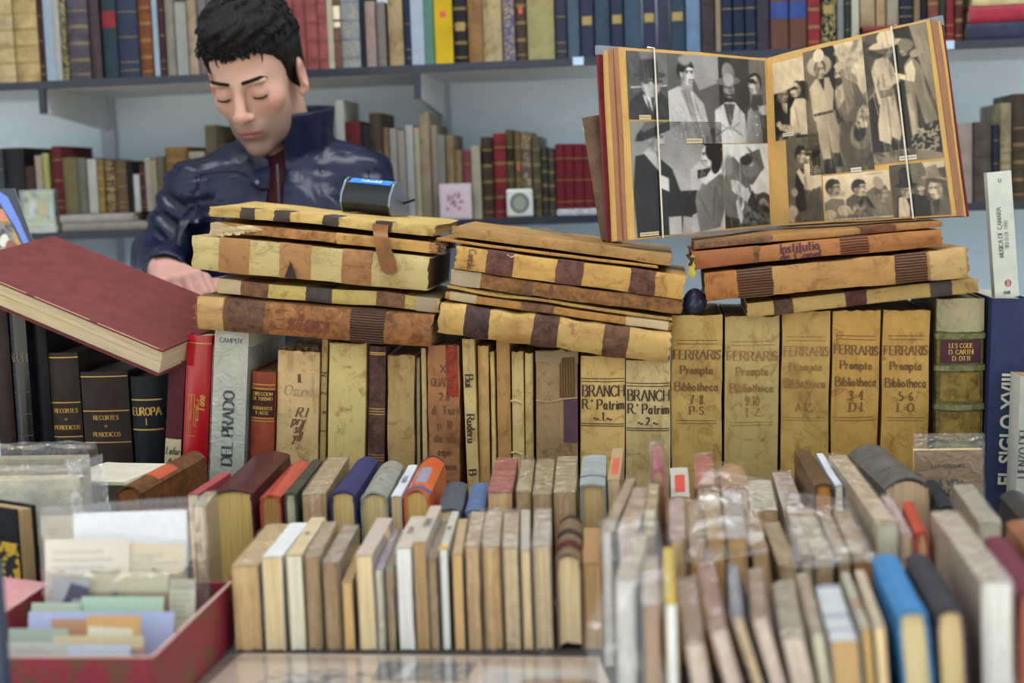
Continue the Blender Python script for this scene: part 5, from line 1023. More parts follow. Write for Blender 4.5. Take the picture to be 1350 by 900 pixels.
# ---- hair
def hair_sdf(P):
    p = hl(P); s = np.stack([np.abs(p[..., 0]), p[..., 1], p[..., 2]], -1)
    f = ell(s, (0, -.018, .047), (.0815, .103, .090)); f = smin(f, ell(s, (0, .012, .105), (.062, .074, .036)), .03)
    f = smin(f, ell(s, (0, -.055, -.01), (.068, .055, .07)), .02)
    lim = .066+.010*np.cos(p[..., 0]*38)                       # hairline over the forehead
    z = p[..., 2]; reg = np.minimum(lim-z, p[..., 1]-np.interp(z, [-.12, -.054, -.046, .010, .035, .055, .068], [-.07, -.022, .010, .019, .030, .046, .060]).astype(np.float32))
    f = smax(f, reg, .004)
    f = smax(f, -ell(s, (.087, -.010, -.014), (.020, .025, .036)), .006)
    f = np.maximum(f, -(z+.085))
    top = np.clip((z-.03)/.06, 0, 1)
    return f - top*(.0045*sinoise(p, 3, 75, 5)+.003*sinoise(p, 9, 190, 4)) - .0012*sinoise(p, 12, 300, 3)
V, Q = surface(hair_sdf, HC-.16, HC+.17, .0028)
m, n, b_ = new_mat('dark_hair'); w = coords(n, (1, 1, .35)); n.links.new(ramp(n, noise(n, w, 240, 4), [(.35, (.003, .0025, .003)), (.7, (.013, .010, .010))]), b_.inputs['Base Color']); b_.inputs['Roughness'].default_value = .6; b_.inputs['Specular IOR Level'].default_value = .22
bump(n, b_, noise(n, w, 320, 4), .8, .004); HAIR = m
hair = child('hair', V, Q, HAIR)
tf = MB(); g = np.random.default_rng(21)
for i in range(420):
    ph = g.uniform(0, 6.283); el = g.uniform(.25, 1.45); d = np.array([math.cos(ph)*math.cos(el), math.sin(ph)*math.cos(el), math.sin(el)])
    c0 = np.array([0, -.012, .050]); r0_ = np.array([.080, .100, .093]); p0 = c0+d*r0_
    if p0[2] < .07 and p0[1] > .03: continue
    t = np.cross(d, g.normal(size=3)); t /= np.linalg.norm(t); l = g.uniform(.010, .022); pts = [p0-d*.006, p0+d*l*.35+t*l*.35, p0+d*l*.35+t*l*.95, p0+d*l*.05+t*l*1.3]
    tf.tube([HC-FO+HR@q*HS for q in pts], [.0022, .0020, .0014, .0005], 5)
for i in range(70):                                                # fringe curls
    x = g.uniform(-.058, .060); yb_ = .076-abs(x)*.42; p0 = np.array([x, yb_, .082]); l = g.uniform(.012, .024); q = g.uniform(-.008, .008)
    pts = [p0, p0+(q*.4, .010, -.002), p0+(q, .012, -l*.6), p0+(q*1.6, .006, -l)]; tf.tube([HC-FO+HR@np.array(r)*HS for r in pts], [.0032, .0030, .0022, .0007], 5)
tf.build('hair_tufts', HAIR, hair)
# ---- brows and lashes
def onskin(P_, lift):
    P_ = np.array(P_, np.float32)
    for _ in range(6):
        f0 = head_sdf(P_); g_ = np.stack([head_sdf(P_+d)-f0 for d in np.eye(3, dtype=np.float32)*.0008], -1); g_ /= np.linalg.norm(g_, axis=1, keepdims=True)+1e-9; P_ = P_-g_*(f0-lift)[:, None]
    return P_
for sgn in (-1, 1):
    e = MB(); pts = [(sgn*.0115, .0905, .0250), (sgn*.022, .0915, .0280), (sgn*.035, .086, .0285), (sgn*.048, .0735, .0225)]
    P_ = onskin([np.array(_c) for _c in _curve(pts, 4)], .0008); e.tube([HC-FO+HR@q*HS for q in P_], [.0028]+[.0034]*(len(P_)-4)+[.0028, .0022, .001], 6); e.build('eyebrow', HAIR, person)
    e = MB(); pts = [(sgn*.0205, .0825, -.0052), (sgn*.028, .0872, -.0072), (sgn*.036, .0868, -.0068), (sgn*.0455, .0785, -.0035)]
    P_ = onskin([np.array(_c) for _c in _curve(pts, 4)], .0002); e.tube([HC-FO+HR@q*HS for q in P_], [.0009]+[.0019]*(len(P_)-2)+[.0007], 5); e.build('eyelashes', HAIR, person)

# ---- jacket, sweater, trousers
fj = np.array([-.05, -1., 0.]); fj /= np.linalg.norm(fj); rj = np.array([fj[1], -fj[0], 0])*-1
ZIP = atY(357, 255, 2.42)
def torso(P, r):
    f = ell(P, CH+np.array([0, .01, -.15]), (.160+r, .106+r, .23)); f = smin(f, cap(P, SR+np.array([.02, 0, -.0]), NB+np.array([-.02, .012, -.03]), .048+r, .058+r), .03); f = smin(f, cap(P, SL+np.array([-.02, 0, 0]), NB+np.array([.02, .012, -.03]), .048+r, .058+r), .03)
    return smin(f, cap(P, CH+np.array([0, .015, -.26]), HIP+np.array([0, 0, .02]), .142+r, .150+r), .06)
def opening(P):            # gap between the two fronts, narrow wedge widening to the collar
    q = P-ZIP; u = q@rj.astype(np.float32); fr = q@fj.astype(np.float32); wd = .013+.10*np.clip(q[..., 2]-.03, 0, .2)*.35
    return np.maximum(np.maximum(np.abs(u)-wd, -fr-.055), q[..., 2]-.085)
CB, CT = NB+np.array([.0, .004, -.022]), NB+np.array([-.002, -.008, .062])
def collar(P):
    d = CT-CB; L = np.linalg.norm(d); d = (d/L).astype(np.float32); q = P-CB.astype(np.float32); h = q@d; rad = q-h[..., None]*d; rr = np.sqrt((rad*rad).sum(-1)); R_ = .074+.16*h
    return np.maximum(np.abs(rr-R_)-.0055, np.maximum(h-L, -h-.03))
def jacket_sdf(P):
    f = torso(P, .006)
    aR = chain(P, [SR+np.array([.004, 0, 0]), ER, ER+(WR-ER)*.97], [.054, .044, .036], .03); aL = chain(P, [SL, EL_, EL_+(WL-EL_)*.93], [.054, .050, .038], .03)
    fold = .0042*np.sin(P[..., 2]*120+P[..., 0]*60+3*sinoise(P, 4, 14))*np.clip(1.2-np.abs(P[..., 2]-1.18)*7, 0, 1)+.003*sinoise(P, 5, 34)
    f = smin(f, aR+fold, .018); f = smin(f, aL+fold, .018); f = f+.0028*sinoise(P*np.array([1, 1, .4], np.float32), 6, 42)
    co = collar(P); f = smin(f, co, .008)
    q = P-ZIP; u = q@rj.astype(np.float32); fr = q@fj.astype(np.float32); z = q[..., 2]
    seam = np.abs(z-(.045-.10*np.abs(u)))                                          # yoke seam
    f = f+.0022*np.exp(-(seam/.006)**2)*np.clip((fr+.12)/.03, 0, 1)*np.clip((np.abs(u)-.045)/.02, 0, 1)
    pk = np.maximum(np.abs(np.abs(u)-.122)-.030, np.abs(z+.032+.12*(np.abs(u)-.12))-.017); f = f-.0035*np.clip(1-pk/.006, 0, 1)*np.clip((fr+.10)/.03, 0, 1)
    f = smax(f, -opening(P), .004)
    f = smax(f, -(torso(P, -.0035)), .002)
    neckhole = cap(P, NB+np.array([0, 0, -.06]), CT+np.array([0, 0, .1]), .066, .072); f = smax(f, -neckhole, .003)
    f = smax(f, -chain(P, [ER, ER+(WR-ER)*1.25], [.026, .030], .01), .003)
    return np.maximum(f, .80-P[..., 2])
V, Q = surface(jacket_sdf, (-1.08, 2.16, .78), (-.02, 2.74, 1.50), .0036)
m, n, b_ = new_mat('navy_leather'); w = coords(n); n.links.new(ramp(n, noise(n, w, 12, 4), [(.3, (.004, .0065, .022)), (.7, (.010, .016, .052))]), b_.inputs['Base Color']); b_.inputs['Roughness'].default_value = .30; b_.inputs['Specular IOR Level'].default_value = .36
bump(n, b_, noise(n, w, 15, 3, .5, .8), .6, .010)
jk = child('jacket', V, Q, m)
def onsurf(fn, P_, lift):
    P_ = np.array(P_, np.float32)
    for _ in range(8):
        f0 = fn(P_); g_ = np.stack([fn(P_+d)-f0 for d in np.eye(3, dtype=np.float32)*.003], -1); g_ /= np.linalg.norm(g_, axis=1, keepdims=True)+1e-9; P_ = P_-g_*np.clip(f0-lift, -.03, .03)[:, None]
    return P_
def seam(px, name='seam', r=.0014, n=5):
    P_ = np.array([atY(x, y, 2.38) for x, y in px]); P_ = np.array(_curve([tuple(q) for q in P_], n)); MB().tube(onsurf(jacket_sdf, P_, .0003)-FO, r, 5).build(name, mat('leather', '#0d1020'), jk)
seam([(307, 216), (285, 224), (260, 231), (232, 240)])
seam([(247, 230), (240, 262), (240, 300), (244, 340)]); seam([(486, 225), (494, 250), (494, 280)])
def flap(x0, y0, x1, y1, dy, name='pocket_flap', lift=.0045):
    n_, m_ = 9, 6; P_ = np.array([atY(x0+(x1-x0)*i/n_, y0+(y1-y0)*j/m_+dy*i/n_+(5*math.sin(math.pi*i/n_) if j == m_ else 0), 2.38) for j in range(m_+1) for i in range(n_+1)]); a_ = onsurf(jacket_sdf, P_, lift)-FO; b2 = onsurf(jacket_sdf, P_, .0005)-FO; k = len(a_); F = []
    for j in range(m_):
        for i in range(n_): q = j*(n_+1)+i; F.append((q, q+n_+1, q+n_+2, q+1))
    rim = [i for i in range(n_+1)]+[j*(n_+1)+n_ for j in range(1, m_+1)]+[m_*(n_+1)+i for i in range(n_-1, -1, -1)]+[j*(n_+1) for j in range(m_-1, 0, -1)]
    for p_, q_ in zip(rim, rim[1:]+rim[:1]): F.append((p_, q_, q_+k, p_+k))
    o = mk(name, list(a_)+list(b2), F, jk.data.materials[0], jk, 50); c_ = a_[(m_-1)*(n_+1)+n_//2]; MB().tube([c_+np.array([0, -.0005, 0]), c_+np.array([0, -.003, 0])], .0035, 10).build('snap', mat('metal', '#6a6f80'), jk)
flap(246, 268, 279, 292, -3); flap(392, 268, 428, 292, 3); flap(316, 206, 345, 226, 6, 'collar_flap', .008)
# snap and zip
zp = MB(); zt = [ZIP-FO+fj*.012+rj*.018+np.array([0, 0, z]) for z in (-.3, -.15, -.02, .05)]; zp.tube(zt, .0022, 6); zp.build('zip', mat('metal', '#55585f'), jk)
def sweater_sdf(P): return smin(torso(P, -.009), cap(P, NB+np.array([0, .006, -.05]), NB+np.array([-.002, -.004, .012]), .066, .061), .02)
V, Q = surface(lambda P: np.maximum(sweater_sdf(P), .82-P[..., 2]), (-.78, 2.28, .80), (-.1, 2.72, 1.5), .006); child('sweater', V, Q, mat('cloth', '#3c1216'))
def trousers(P):
    f = None
    for sx_ in (-1, 1):
        hp = HIP+np.array([sx_*.085, 0, .02]); kn = np.array([hp[0]+sx_*.01, 2.47, .46]); an = np.array([hp[0]+sx_*.015, 2.51, .06]); g_ = chain(P, [hp, kn, an], [.098, .070, .055], .03); f = g_ if f is None else smin(f, g_, .02)
    return np.maximum(smin(f, cap(P, HIP, HIP+np.array([0, 0, .10]), .15, .152), .04), .045-P[..., 2])
V, Q = surface(trousers, (-.85, 2.33, .03), (-.1, 2.76, 1.0), .009); child('trousers', V, Q, mat('cloth', '#22262f'))
for sx_ in (-1, 1):
    x = HIP[0]+sx_*.1; V, Q = surface(lambda P: np.maximum(smin(ell(P, (x, 2.44, .045), (.048, .13, .05)), cap(P, (x, 2.51, .05), (x, 2.51, .10), .045, .045), .02), -P[..., 2]+.001), (x-.08, 2.33, -.02), (x+.08, 2.67, .16), .007); child('shoe', V, Q, mat('leather', '#1c1a19'))

# ================================================================== SPINE-UP BOOKS IN FRONT
PC, PW, PT, PB, PPK = mat('pages', '#f6dcaa'), mat('pages', '#f6efd2'), mat('pages', '#eec588', 1), mat('pages', '#cba673', 1), mat('pages', '#f8e4d2')
PV = mat('pages', '#faf6ec')
def su(label, f, bk, Yf, hx, pages, lean=0., kind='paper', style='paper', wrap=0, txt=None, group=None, base=TZ, amp=.0006, bulge=None, dk=0, band=(), lab=None, tcol='#4a4038', slabs=10, maxd=.15):
    x0, x1, yt = f; xb0, xb1, yb = bk
    M_, w, L, d = spineup(x0, x1, yt, xb0, xb1, yb, Yf, lean, base)
    B = Book({'hard': 'hardback_book', 'paper': 'paperback_book', 'vellum': 'vellum_book'}[kind], label, M_, w-.0006, L, min(d, 5), mat(style, hx), pages, kind, amp=amp, group=group, nz=6, slabs=slabs, jz=.0015, bulge=bulge, deckle=dk)
    for (q0, q1, m) in band: B.strip('spine_band', q0*L, q1*L, m, .0007, wrap=0, wrapx=.98)
    if lab: B.strip('title_label', lab[0]*L, lab[1]*L, mat('paper', lab[2]), .0005, wrap=0, wrapx=lab[3] if len(lab) > 3 else .9)
    if txt:
        for (s_, cz, sz, mode) in txt: B.text(s_, 0, cz*L, sz, mat('ink', tcol), mode, fit=(w*.85 if mode == 'across' else L*.5))
    if wrap: B.sleeve(FILM2 if wrap == 2 else FILM, amp=.0036 if wrap == 1 else .005, flap=.010 if wrap == 1 else .018)
    return B
G1, G2, G3, G4, G5 = 'spine-up books, front left row', 'spine-up books, second row on the left', 'spine-up books, front right row', 'wrapped spine-up books, middle right', 'spine-up books, back right row'
# front left row
Y1 = 1.41
R1 = [('plastic-wrapped tan book at the left end of front left row', (304, 341, 747), (352, 384, 692), '#c1a57c', PT, 0, dict(wrap=2)),
 ('cream-paged book with bluish white spine, second from the left end', (343, 373, 735), (381, 409, 690), '#d4d3cf', PC, 0, {}),
 ('beige paperback with single letter on spine, front left row', (374, 399, 733), (408, 431, 683), '#c4b08c', PW, 0, dict(txt=[('S', .45, .010, 'across')])),
 ('brown-edged wrapped book, fourth in front left row', (400, 422, 735), (425, 446, 690), '#b29c7a', PB, 0, dict(wrap=1)),
 ('thick brown-edged wrapped book with grey-brown spine', (422, 448, 743), (448, 478, 694), '#a9998a', PB, 0, dict(wrap=1, dk=.002)),
 ('low small tan book sunk between taller front neighbours', (449, 466, 768), (470, 484, 720), '#b79a6c', PT, 0, {}),
 ('clean cream-edged book with plain mauve-beige spine', (466, 493, 733), (496, 520, 684), '#b6a59a', PC, 0, {}),
 ('thin cream-edged book with violet plastic at its top', (493, 507, 752), (515, 528, 700), '#a596a5', PW, 0, dict(wrap=1)),
 ('thin dark-edged wrapped book beside violet-topped one', (507.5, 520, 750), (528, 538, 700), '#8d775b', PB, 0, dict(wrap=1)),
 ('white-paged paperback with grey lettered spine', (520, 543, 723), (543, 560, 682), '#b9ada0', PV, 0, dict(txt=[('NOVELA', .5, .006, 'along')])),
 ('brown-paged tall paperback with dark title on its spine', (543.5, 562, 716), (564, 585, 668), '#b8a89a', PB, 0, dict(txt=[('REVISTA', .5, .007, 'along')], tcol='#23252d')),
 ('slim wrapped brown booklet right of brown-paged paperback', (563, 577, 738), (580, 592, 694), '#9c8567', PB, 0, dict(wrap=1)),
 ('slim white booklet with yellow head and bluish cover', (577, 591, 725), (594, 608, 675), '#b5b1a4', PV, 0, dict(txt=[('TOMO', .5, .005, 'along')], band=[(.93, .999, mat('paper', '#d9a93a'))])),
 ('honey-paged slim book without wrapper', (594, 611, 732), (603, 619, 685), '#b59b77', PT, 0, {}),
 ('wrapped tan volume, first of three under one clear film', (612, 633, 722), (621, 641, 676), '#bba88e', PT, 0, dict(wrap=1)),
 ('wrapped tan volume, middle of three under one clear film', (634, 660, 722), (641, 662, 676), '#b7a58c', PT, 0, dict(wrap=1)),
 ('wrapped tan volume, last of three under one clear film', (661, 684, 723), (664, 686, 676), '#b9a68f', PC, 0, dict(wrap=1)),
 ('narrow unwrapped cream book between wrapped ones', (685, 700, 727), (686, 701, 674), '#aca196', PC, 0, {}),
 ('cream wrapped book left of the striped brown spine', (701, 727, 722), (703, 729, 674), '#b4a698', PC, 0, dict(wrap=1)),
 ]
for lb, f, bk, hx, pg, ln, kw in R1: su(lb, f, bk, Y1, hx, pg, math.radians(ln), group=G1, **kw)
su('round-backed brown book with maroon and dark spine bands', (731, 768, 741), (735, 769, 690), Y1, '#7a6450', PC, 0, 'hard', 'leather', group=G1, bulge=.008, band=[(.66, .82, mat('leather', '#5e2329')), (.36, .48, mat('leather', '#2f2a2b')), (.0, .06, mat('leather', '#2f2a2b'))])
su('orange-brown paged book at the right end of front left row', (767, 793, 744), (768, 793, 697), Y1, '#a9805a', PB, 0, group=G1)
# second row left
Y2 = 1.62
def s2(lb, f, bk, hx, pg, **kw): return su(lb, f, bk, kw.pop('Y', Y2), hx, pg, group=kw.pop('group', G2), **kw)
b = s2('worn brown leather book with orange label slanting at left', (150, 188, 652), (238, 274, 604), '#6b4527', mat('pages', '#8a5a30', 1), kind='hard', style='mottled', bulge=.010, lab=(.42, .72, '#b8573a', .8))
s2('thin pinkish red pamphlet beside the slanting leather book', (246, 262, 652), (290, 305, 624), '#a04a4c', PC)
s2('small cream-edged book in clear film near the postcards', (254, 272, 668), (270, 286, 650), '#b9a98a', PC, wrap=1, Y=1.50)
s2('dark maroon leather book with yellow page edges', (278, 334, 652), (332, 386, 601), '#4a2326', mat('pages', '#d3b26c'), kind='hard', style='leather', bulge=.006)
s2('bright red narrow book beside dark maroon leather book', (341, 371, 657), (386, 409, 612), '#b0433a', mat('pages', '#b98d52', 1), kind='hard', style='gloss', bulge=.004)
s2('thin dark green book with pale page edges', (373, 392, 653), (411, 426, 608), '#3d4038', mat('pages', '#c9c8a8'), kind='hard', style='leather')
s2('tan book in clear film between green and navy books', (397, 430, 652), (431, 461, 604), '#b09a76', PB, wrap=1)
s2('navy blue round-backed book with yellow page edges', (434, 469, 655), (467, 502, 609), '#34345c', mat('pages', '#d4b478'), kind='hard', style='cloth', bulge=.007)
s2('grey book with angular spine and dark star marks', (474, 512, 660), (500, 533, 617), '#8b8a7d', mat('pages', '#cdb77e'), kind='hard', style='cloth', bulge=.009, txt=[('X', .3, .006, 'across'), ('X', .62, .006, 'across')], tcol='#222222')
s2('slim white and blue lettered book beside the orange one', (514, 529, 655), (537, 551, 614), '#c9cbcf', mat('pages', '#d6bd8a'), txt=[('LA GUERRA', .5, .006, 'along')], tcol='#2b3f6d')
s2('orange round-backed book with grey-blue title panel', (531, 568, 656), (556, 587, 611), '#cc5a2c', mat('pages', '#d9b068'), kind='hard', style='gloss', bulge=.009, band=[(.0, .03, mat('cloth', '#27364e')), (.90, .985, mat('cloth', '#4f5a70'))], lab=(.36, .8, '#8e8a9a', .45))
s2('dark grey book low between orange and blue books', (575, 610, 676), (586, 618, 640), '#4c5058', PC, kind='hard', style='cloth', bulge=.004, Y=1.6)
s2('blue cloth book left of the red wrapped one', (612, 640, 676), (622, 646, 641), '#54688a', PC, kind='hard', style='cloth', Y=1.6)
s2('red-spined book in clear film under the row of thin parchment', (642, 676, 650), (652, 684, 606), '#a04c48', PT, wrap=1)
for i, (f, bk, lb) in enumerate([((679, 700, 650), (687, 706, 607), 'wrapped khaki book right of the red-spined wrapped one'), ((701, 728, 652), (707, 733, 606), 'wrapped khaki book, middle of three under the grey worn spine'), ((729, 760, 650), (734, 762, 603), 'wrapped khaki book left of the wide grey book')]): s2(lb, f, bk, ['#a3946e', '#a08f68', '#a89a72'][i], PB, wrap=1)
s2('wide grey cloth book with tan page edges', (763, 800, 641), (766, 802, 602), '#8e9492', mat('pages', '#d0b27a', 1), kind='hard', style='cloth', bulge=.002, band=[(.72, .745, mat('cloth', '#5c6266'))])
s2('beige booklet with red spine label beside wide grey book', (800, 818, 633), (805, 825, 592), '#ab8f6d', PC, lab=(.35, .85, '#c4624c', .6), Y=1.66)
# back right row
Y5 = 1.60
def s5(lb, f, bk, hx, pg, **kw): return su(lb, f, bk, kw.pop('Y', Y5), hx, pg, group=kw.pop('group', G5), **kw)
s5('magenta pink round-backed book with orange pages in film', (856, 879, 628), (854, 877, 597), '#b03a62', mat('pages', '#dca45c', 1), kind='hard', style='gloss', wrap=1, bulge=.009, Y=1.55)
s5('white booklet with red block label on its spine', (884, 911, 656), (881, 908, 618), '#b7b2a8', PC, lab=(.3, .85, '#c9523f', .55), Y=1.64)
s5('salmon-red spined book in film beside white booklet', (915, 944, 646), (913, 942, 606), '#b86a5c', PC, wrap=1, kind='hard', style='paper', bulge=.006, Y=1.66)
s5('tan round-backed book with worn lettering in film', (950, 989, 648), (946, 982, 619), '#b78a64', PT, wrap=2, kind='hard', style='leather', bulge=.008, txt=[('NOVELAS', .75, .007, 'across')], Y=1.66)
s5('off-white broad paperback with faint grey print', (989, 1026, 674), (986, 1014, 634), '#c0b6a4', PT, wrap=1, txt=[('.......', .6, .005, 'across')])
s5('pale lilac wrapped book left of brown leather book', (1034, 1064, 682), (1016, 1044, 623), '#bcaba4', PC, wrap=1)
s5('brown leather book with orange page edges, back right', (1072, 1099, 641), (1046, 1070, 596), '#5d4634', mat('pages', '#dd9a4c'), kind='hard', style='leather', bulge=.003, Y=1.64)
s5('slim white and blue spine beside brown leather book', (1100, 1112, 641), (1074, 1087, 599), '#c5cad0', PW, Y=1.64)
s5('long pale book with clean white head, reaching forward', (1156, 1186, 691), (1091, 1117, 601), '#c1ae94', PW, wrap=1, Y=1.42)
s5('big dark grey round-backed book with pinkish page edges', (1160, 1234, 645), (1118, 1174, 600), '#5a5957', mat('pages', '#e0bd95'), kind='hard', style='leather', bulge=.014, txt=[('ANTOLOGIA', .72, .006, 'across')], Y=1.64, tcol='#3c3b3a')
s5('black low book behind the big wrapped one', (1236, 1262, 672), (1215, 1240, 636), '#26272c', PC, kind='hard', style='cloth', Y=1.58)
b = s5('dark rounded book with yellow page edges at right edge', (1352, 1392, 694), (1318, 1352, 656), '#3b3a3c', mat('pages', '#c9a93e'), kind='hard', style='leather', bulge=.008, Y=1.52)
# middle right
Y4 = 1.36
def s4(lb, f, bk, hx, pg, ln=0, **kw): return su(lb, f, bk, kw.pop('Y', Y4), hx, pg, math.radians(ln), group=G4, wrap=kw.pop('wrap', 1), **kw)
s4('wrapped white-edged book beside the orange-brown end book', (790, 808, 703), (824, 840, 632), '#a58d70', PV)
s4('wrapped beige book between white-edged and gold-edged ones', (811, 842, 706), (836, 856, 644), '#b49a80', PPK)
s4('wrapped gold-edged slim book below the magenta book', (846, 864, 694), (855, 870, 638), '#b09a6c', mat('pages', '#cdb066', 1))
s4('mauve-pink wrapped book, below the red-label booklet', (881, 904, 713), (881, 903, 660), '#b59a97', PT)
s4('brown-beige wrapped book with shining orange head', (907, 931, 720), (902, 928, 661), '#a28566', mat('pages', '#d89a4e', 1))
s4('wrapped tan book with glowing honey page edges', (932, 957, 712), (925, 950, 650), '#b0956e', mat('pages', '#dca658', 1))
s4('crumple-wrapped grey-beige book with blue film glare', (958, 987, 712), (950, 978, 650), '#a69a90', mat('pages', '#d8a868', 1), wrap=2)
s4('brown slim book leaning left beside crumpled wrapper', (990, 1014, 730), (975, 1000, 672), '#94785a', PB, -6, wrap=0)
s4('wrapped olive-tan book with dark foot, middle right', (1024, 1052, 746), (1004, 1030, 690), '#a08a62', PB, -4)
s4('wrapped pinkish book right of the olive-tan one', (1055, 1072, 733), (1033, 1050, 668), '#bba692', mat('pages', '#e0c9a8', 1))
s4('wrapped deckle-edged book in the middle of the right side', (1073, 1100, 736), (1048, 1072, 672), '#b6a087', mat('pages', '#d9bc8c', 1), dk=.003)
s4('wrapped narrow tan book with brown stripes on head', (1102, 1122, 738), (1076, 1094, 674), '#b29b80', PB, -2)
s4('wrapped rust-edged book left of the long pale one', (1124, 1152, 736), (1097, 1122, 676), '#a88a66', mat('pages', '#bb7f45', 1))
s4('slim red-covered book behind the dark grey front book', (1206, 1226, 705), (1188, 1206, 664), '#b04038', PT, wrap=0, kind='hard', style='gloss', Y=1.38)
s4('pink-and-white slim book right of the long pale one', (1188, 1204, 706), (1160, 1176, 655), '#bfa0a0', PC, Y=1.40)
s4('grey-brown wrapped book right of big wrapped one', (1290, 1322, 690), (1255, 1284, 640), '#ab9a86', PW, Y=1.40)
# front right row
Y3 = 1.13
def s3(lb, f, bk, hx, pg, ln=0, **kw): return su(lb, f, bk, kw.pop('Y', Y3), hx, pg, math.radians(ln), group=G3, **kw)
s3('white-edged book in crumpled plastic, front corner', (808, 840, 766), (830, 856, 706), '#b09a86', PV, 0, wrap=2, Y=1.2)
s3('tan book in crumpled plastic beside the yellow spine', (845, 873, 800), (846, 868, 735), '#b29a84', mat('pages', '#d3a678', 1), 0, wrap=2, Y=1.16)
s3('yellow-spined slim book with bright white page edges', (875, 893, 798), (873, 890, 724), '#bd9f49', mat('pages', '#fdfdf8'), 0)
s3('wrapped pale brown book right of the yellow-spined one', (901, 931, 850), (893, 919, 768), '#ab8f78', PPK, -8, wrap=1)
s3('wrapped reddish-brown book with peach page edges', (932, 960, 830), (917, 944, 745), '#9c6c5a', PPK, -15, wrap=1)
s3('slim blue-grey wrapped book leaning left in front', (963, 981, 815), (957, 974, 748), '#6c6f80', PC, -16, wrap=1)
s3('long brown wrapped book with pink-tinged page edges', (988, 1014, 816), (985, 1007, 752), '#97775f', PPK, -15, wrap=1)
s3('grey-beige wrapped book with spotted page edges', (1026, 1064, 842), (1018, 1046, 769), '#a5967e', PPK, -12, wrap=1)
s3('narrow wrapped book with dark side, front right', (1066, 1088, 838), (1047, 1068, 758), '#a08a6c', PW, -9, wrap=1)
s3('pale grey-blue paperback with faint stripes on spine', (1091, 1134, 845), (1073, 1108, 772), '#bfc0bf', mat('pages', '#d6b27c', 1), -5, band=[(.80, .86, mat('paper', '#a5aab2')), (.55, .62, mat('paper', '#a5aab2')), (.02, .06, mat('paper', '#8d93a4'))])
s3('green-grey slim paperback with reddish print', (1134, 1150, 829), (1106, 1121, 756), '#a7a08c', mat('pages', '#dfb671'), -4, txt=[('TEATRO', .6, .006, 'along')], tcol='#a05a4a')
s3('beige slim paperback left of the blue book', (1151, 1168, 827), (1124, 1142, 752), '#b8a68e', PC, -4)
s3('bright blue cloth book with cream page edges', (1180, 1226, 815), (1146, 1187, 740), '#3f78a8', mat('pages', '#e3cf9f'), -5, kind='hard', style='cloth', bulge=.005)
s3('charcoal cloth book beside the bright blue one', (1231, 1275, 814), (1190, 1228, 739), '#38343a', mat('pages', '#dfc693'), -3, kind='hard', style='cloth', bulge=.006)
s3('tall beige book in shining plastic with white page edges', (1291, 1336, 768), (1226, 1263, 676), '#b3a190', PV, -1, wrap=2, Y=1.16)
s3('maroon book with terracotta page edges at right edge', (1339, 1384, 788), (1296, 1332, 713), '#6b2f3c', mat('pages', '#c27350'), 0, kind='hard', style='cloth', Y=1.16)
s3('brown book at the far right in front of the yellow-edged one', (1376, 1420, 752), (1325, 1362, 692), '#8a5a3e', PT, 0, kind='hard', style='leather', Y=1.22)

# upright cover-facing LA VIDA booklet in film
p0, p1 = atY(1205, 594, 1.76), atY(1296, 594, 1.76)
b = Book('paperback_book', 'brown LA VIDA booklet standing cover-forward in clear film', mat4([(0, 1, 0), (-1, 0, 0), (0, 0, 1)], (p1[0], 1.765, TZ)), .012, p0[2]-TZ, p1[0]-p0[0], mat('paper', '#9c7c56'), PC, 'paper', slabs=5)
for s_, z, sz in (('DOS HERMANOS', .020, .0042), ('.', .027, .004), ('LA VIDA', .041, .0078), ('CANITAS', .054, .0078)):
    q, L = text_strokes(s_, .2, .09); V = []; F = []
    for qd in q:
        i = len(V); V += [(-b.w/2-.0005, b.d/2-((x-L/2)*sz), b.h-z+(y-.5)*sz) for x, y in qd]; F.append((i, i+1, i+2, i+3))
    mk('lettering', V, F, mat('plain', '#2e2114'), b.root, 0)
b.sleeve(flap=.016, amp=.003)

# ---- plastic-wrapped books standing at the left
for k, (xl, xr, yt, Y, hx, lb) in enumerate([(-60, 108, 607, 1.66, '#a79c84', 'plastic-wrapped cream book standing rearmost at the left'), (-60, 96, 634, 1.56, '#c9c2ac', 'plastic-wrapped pale book standing before the rearmost one')]):
    p0, p1 = atY(xl, yt, Y), atY(xr, yt, Y)
    b = Book('hardback_book', lb, mat4([(0, 1, 0), (-1, 0, 0), (0, 0, 1)], (p1[0], Y+.012, TZ)), .022, p0[2]-TZ, p1[0]-p0[0], mat('cloth', hx), PC, 'hard', slabs=6, bulge=.004)
    b.sleeve(FILM2, flap=.012, amp=.005, mg=.005)
    if k:
        for s_, z in (('...', .045), ('..', .053)): b.text(s_, 0, b.h-z, .005, INK)
pr = atY(47, 666, 1.50); h_ = pr[2]-TZ
th_ = math.radians(-118)
Rz = np.array([[math.cos(th_), -math.sin(th_), 0], [math.sin(th_), math.cos(th_), 0], [0, 0, 1]])
b = Book('hardback_book', 'small black half-bound book with gold marbled boards at left', None, .026, h_, .075, mat('leather', '#14161b'), mat('pages', '#b59a70'), 'hard', bulge=.004)
cor = Rz@np.array([-.013, .075, 0]); tgt = np.array(pr); b.root.matrix_world = mat4([tuple(Rz[:, i]) for i in range(3)], (tgt[0]-cor[0], tgt[1]-cor[1], TZ))
for sx_ in (-1, 1): MB().box(sx_*.0135-.0006, .016, .0, sx_*.0135+.0006, .0745, h_*.72).build('marbled_board', mat('marbled', '#c9a02a'), b.root, 0)

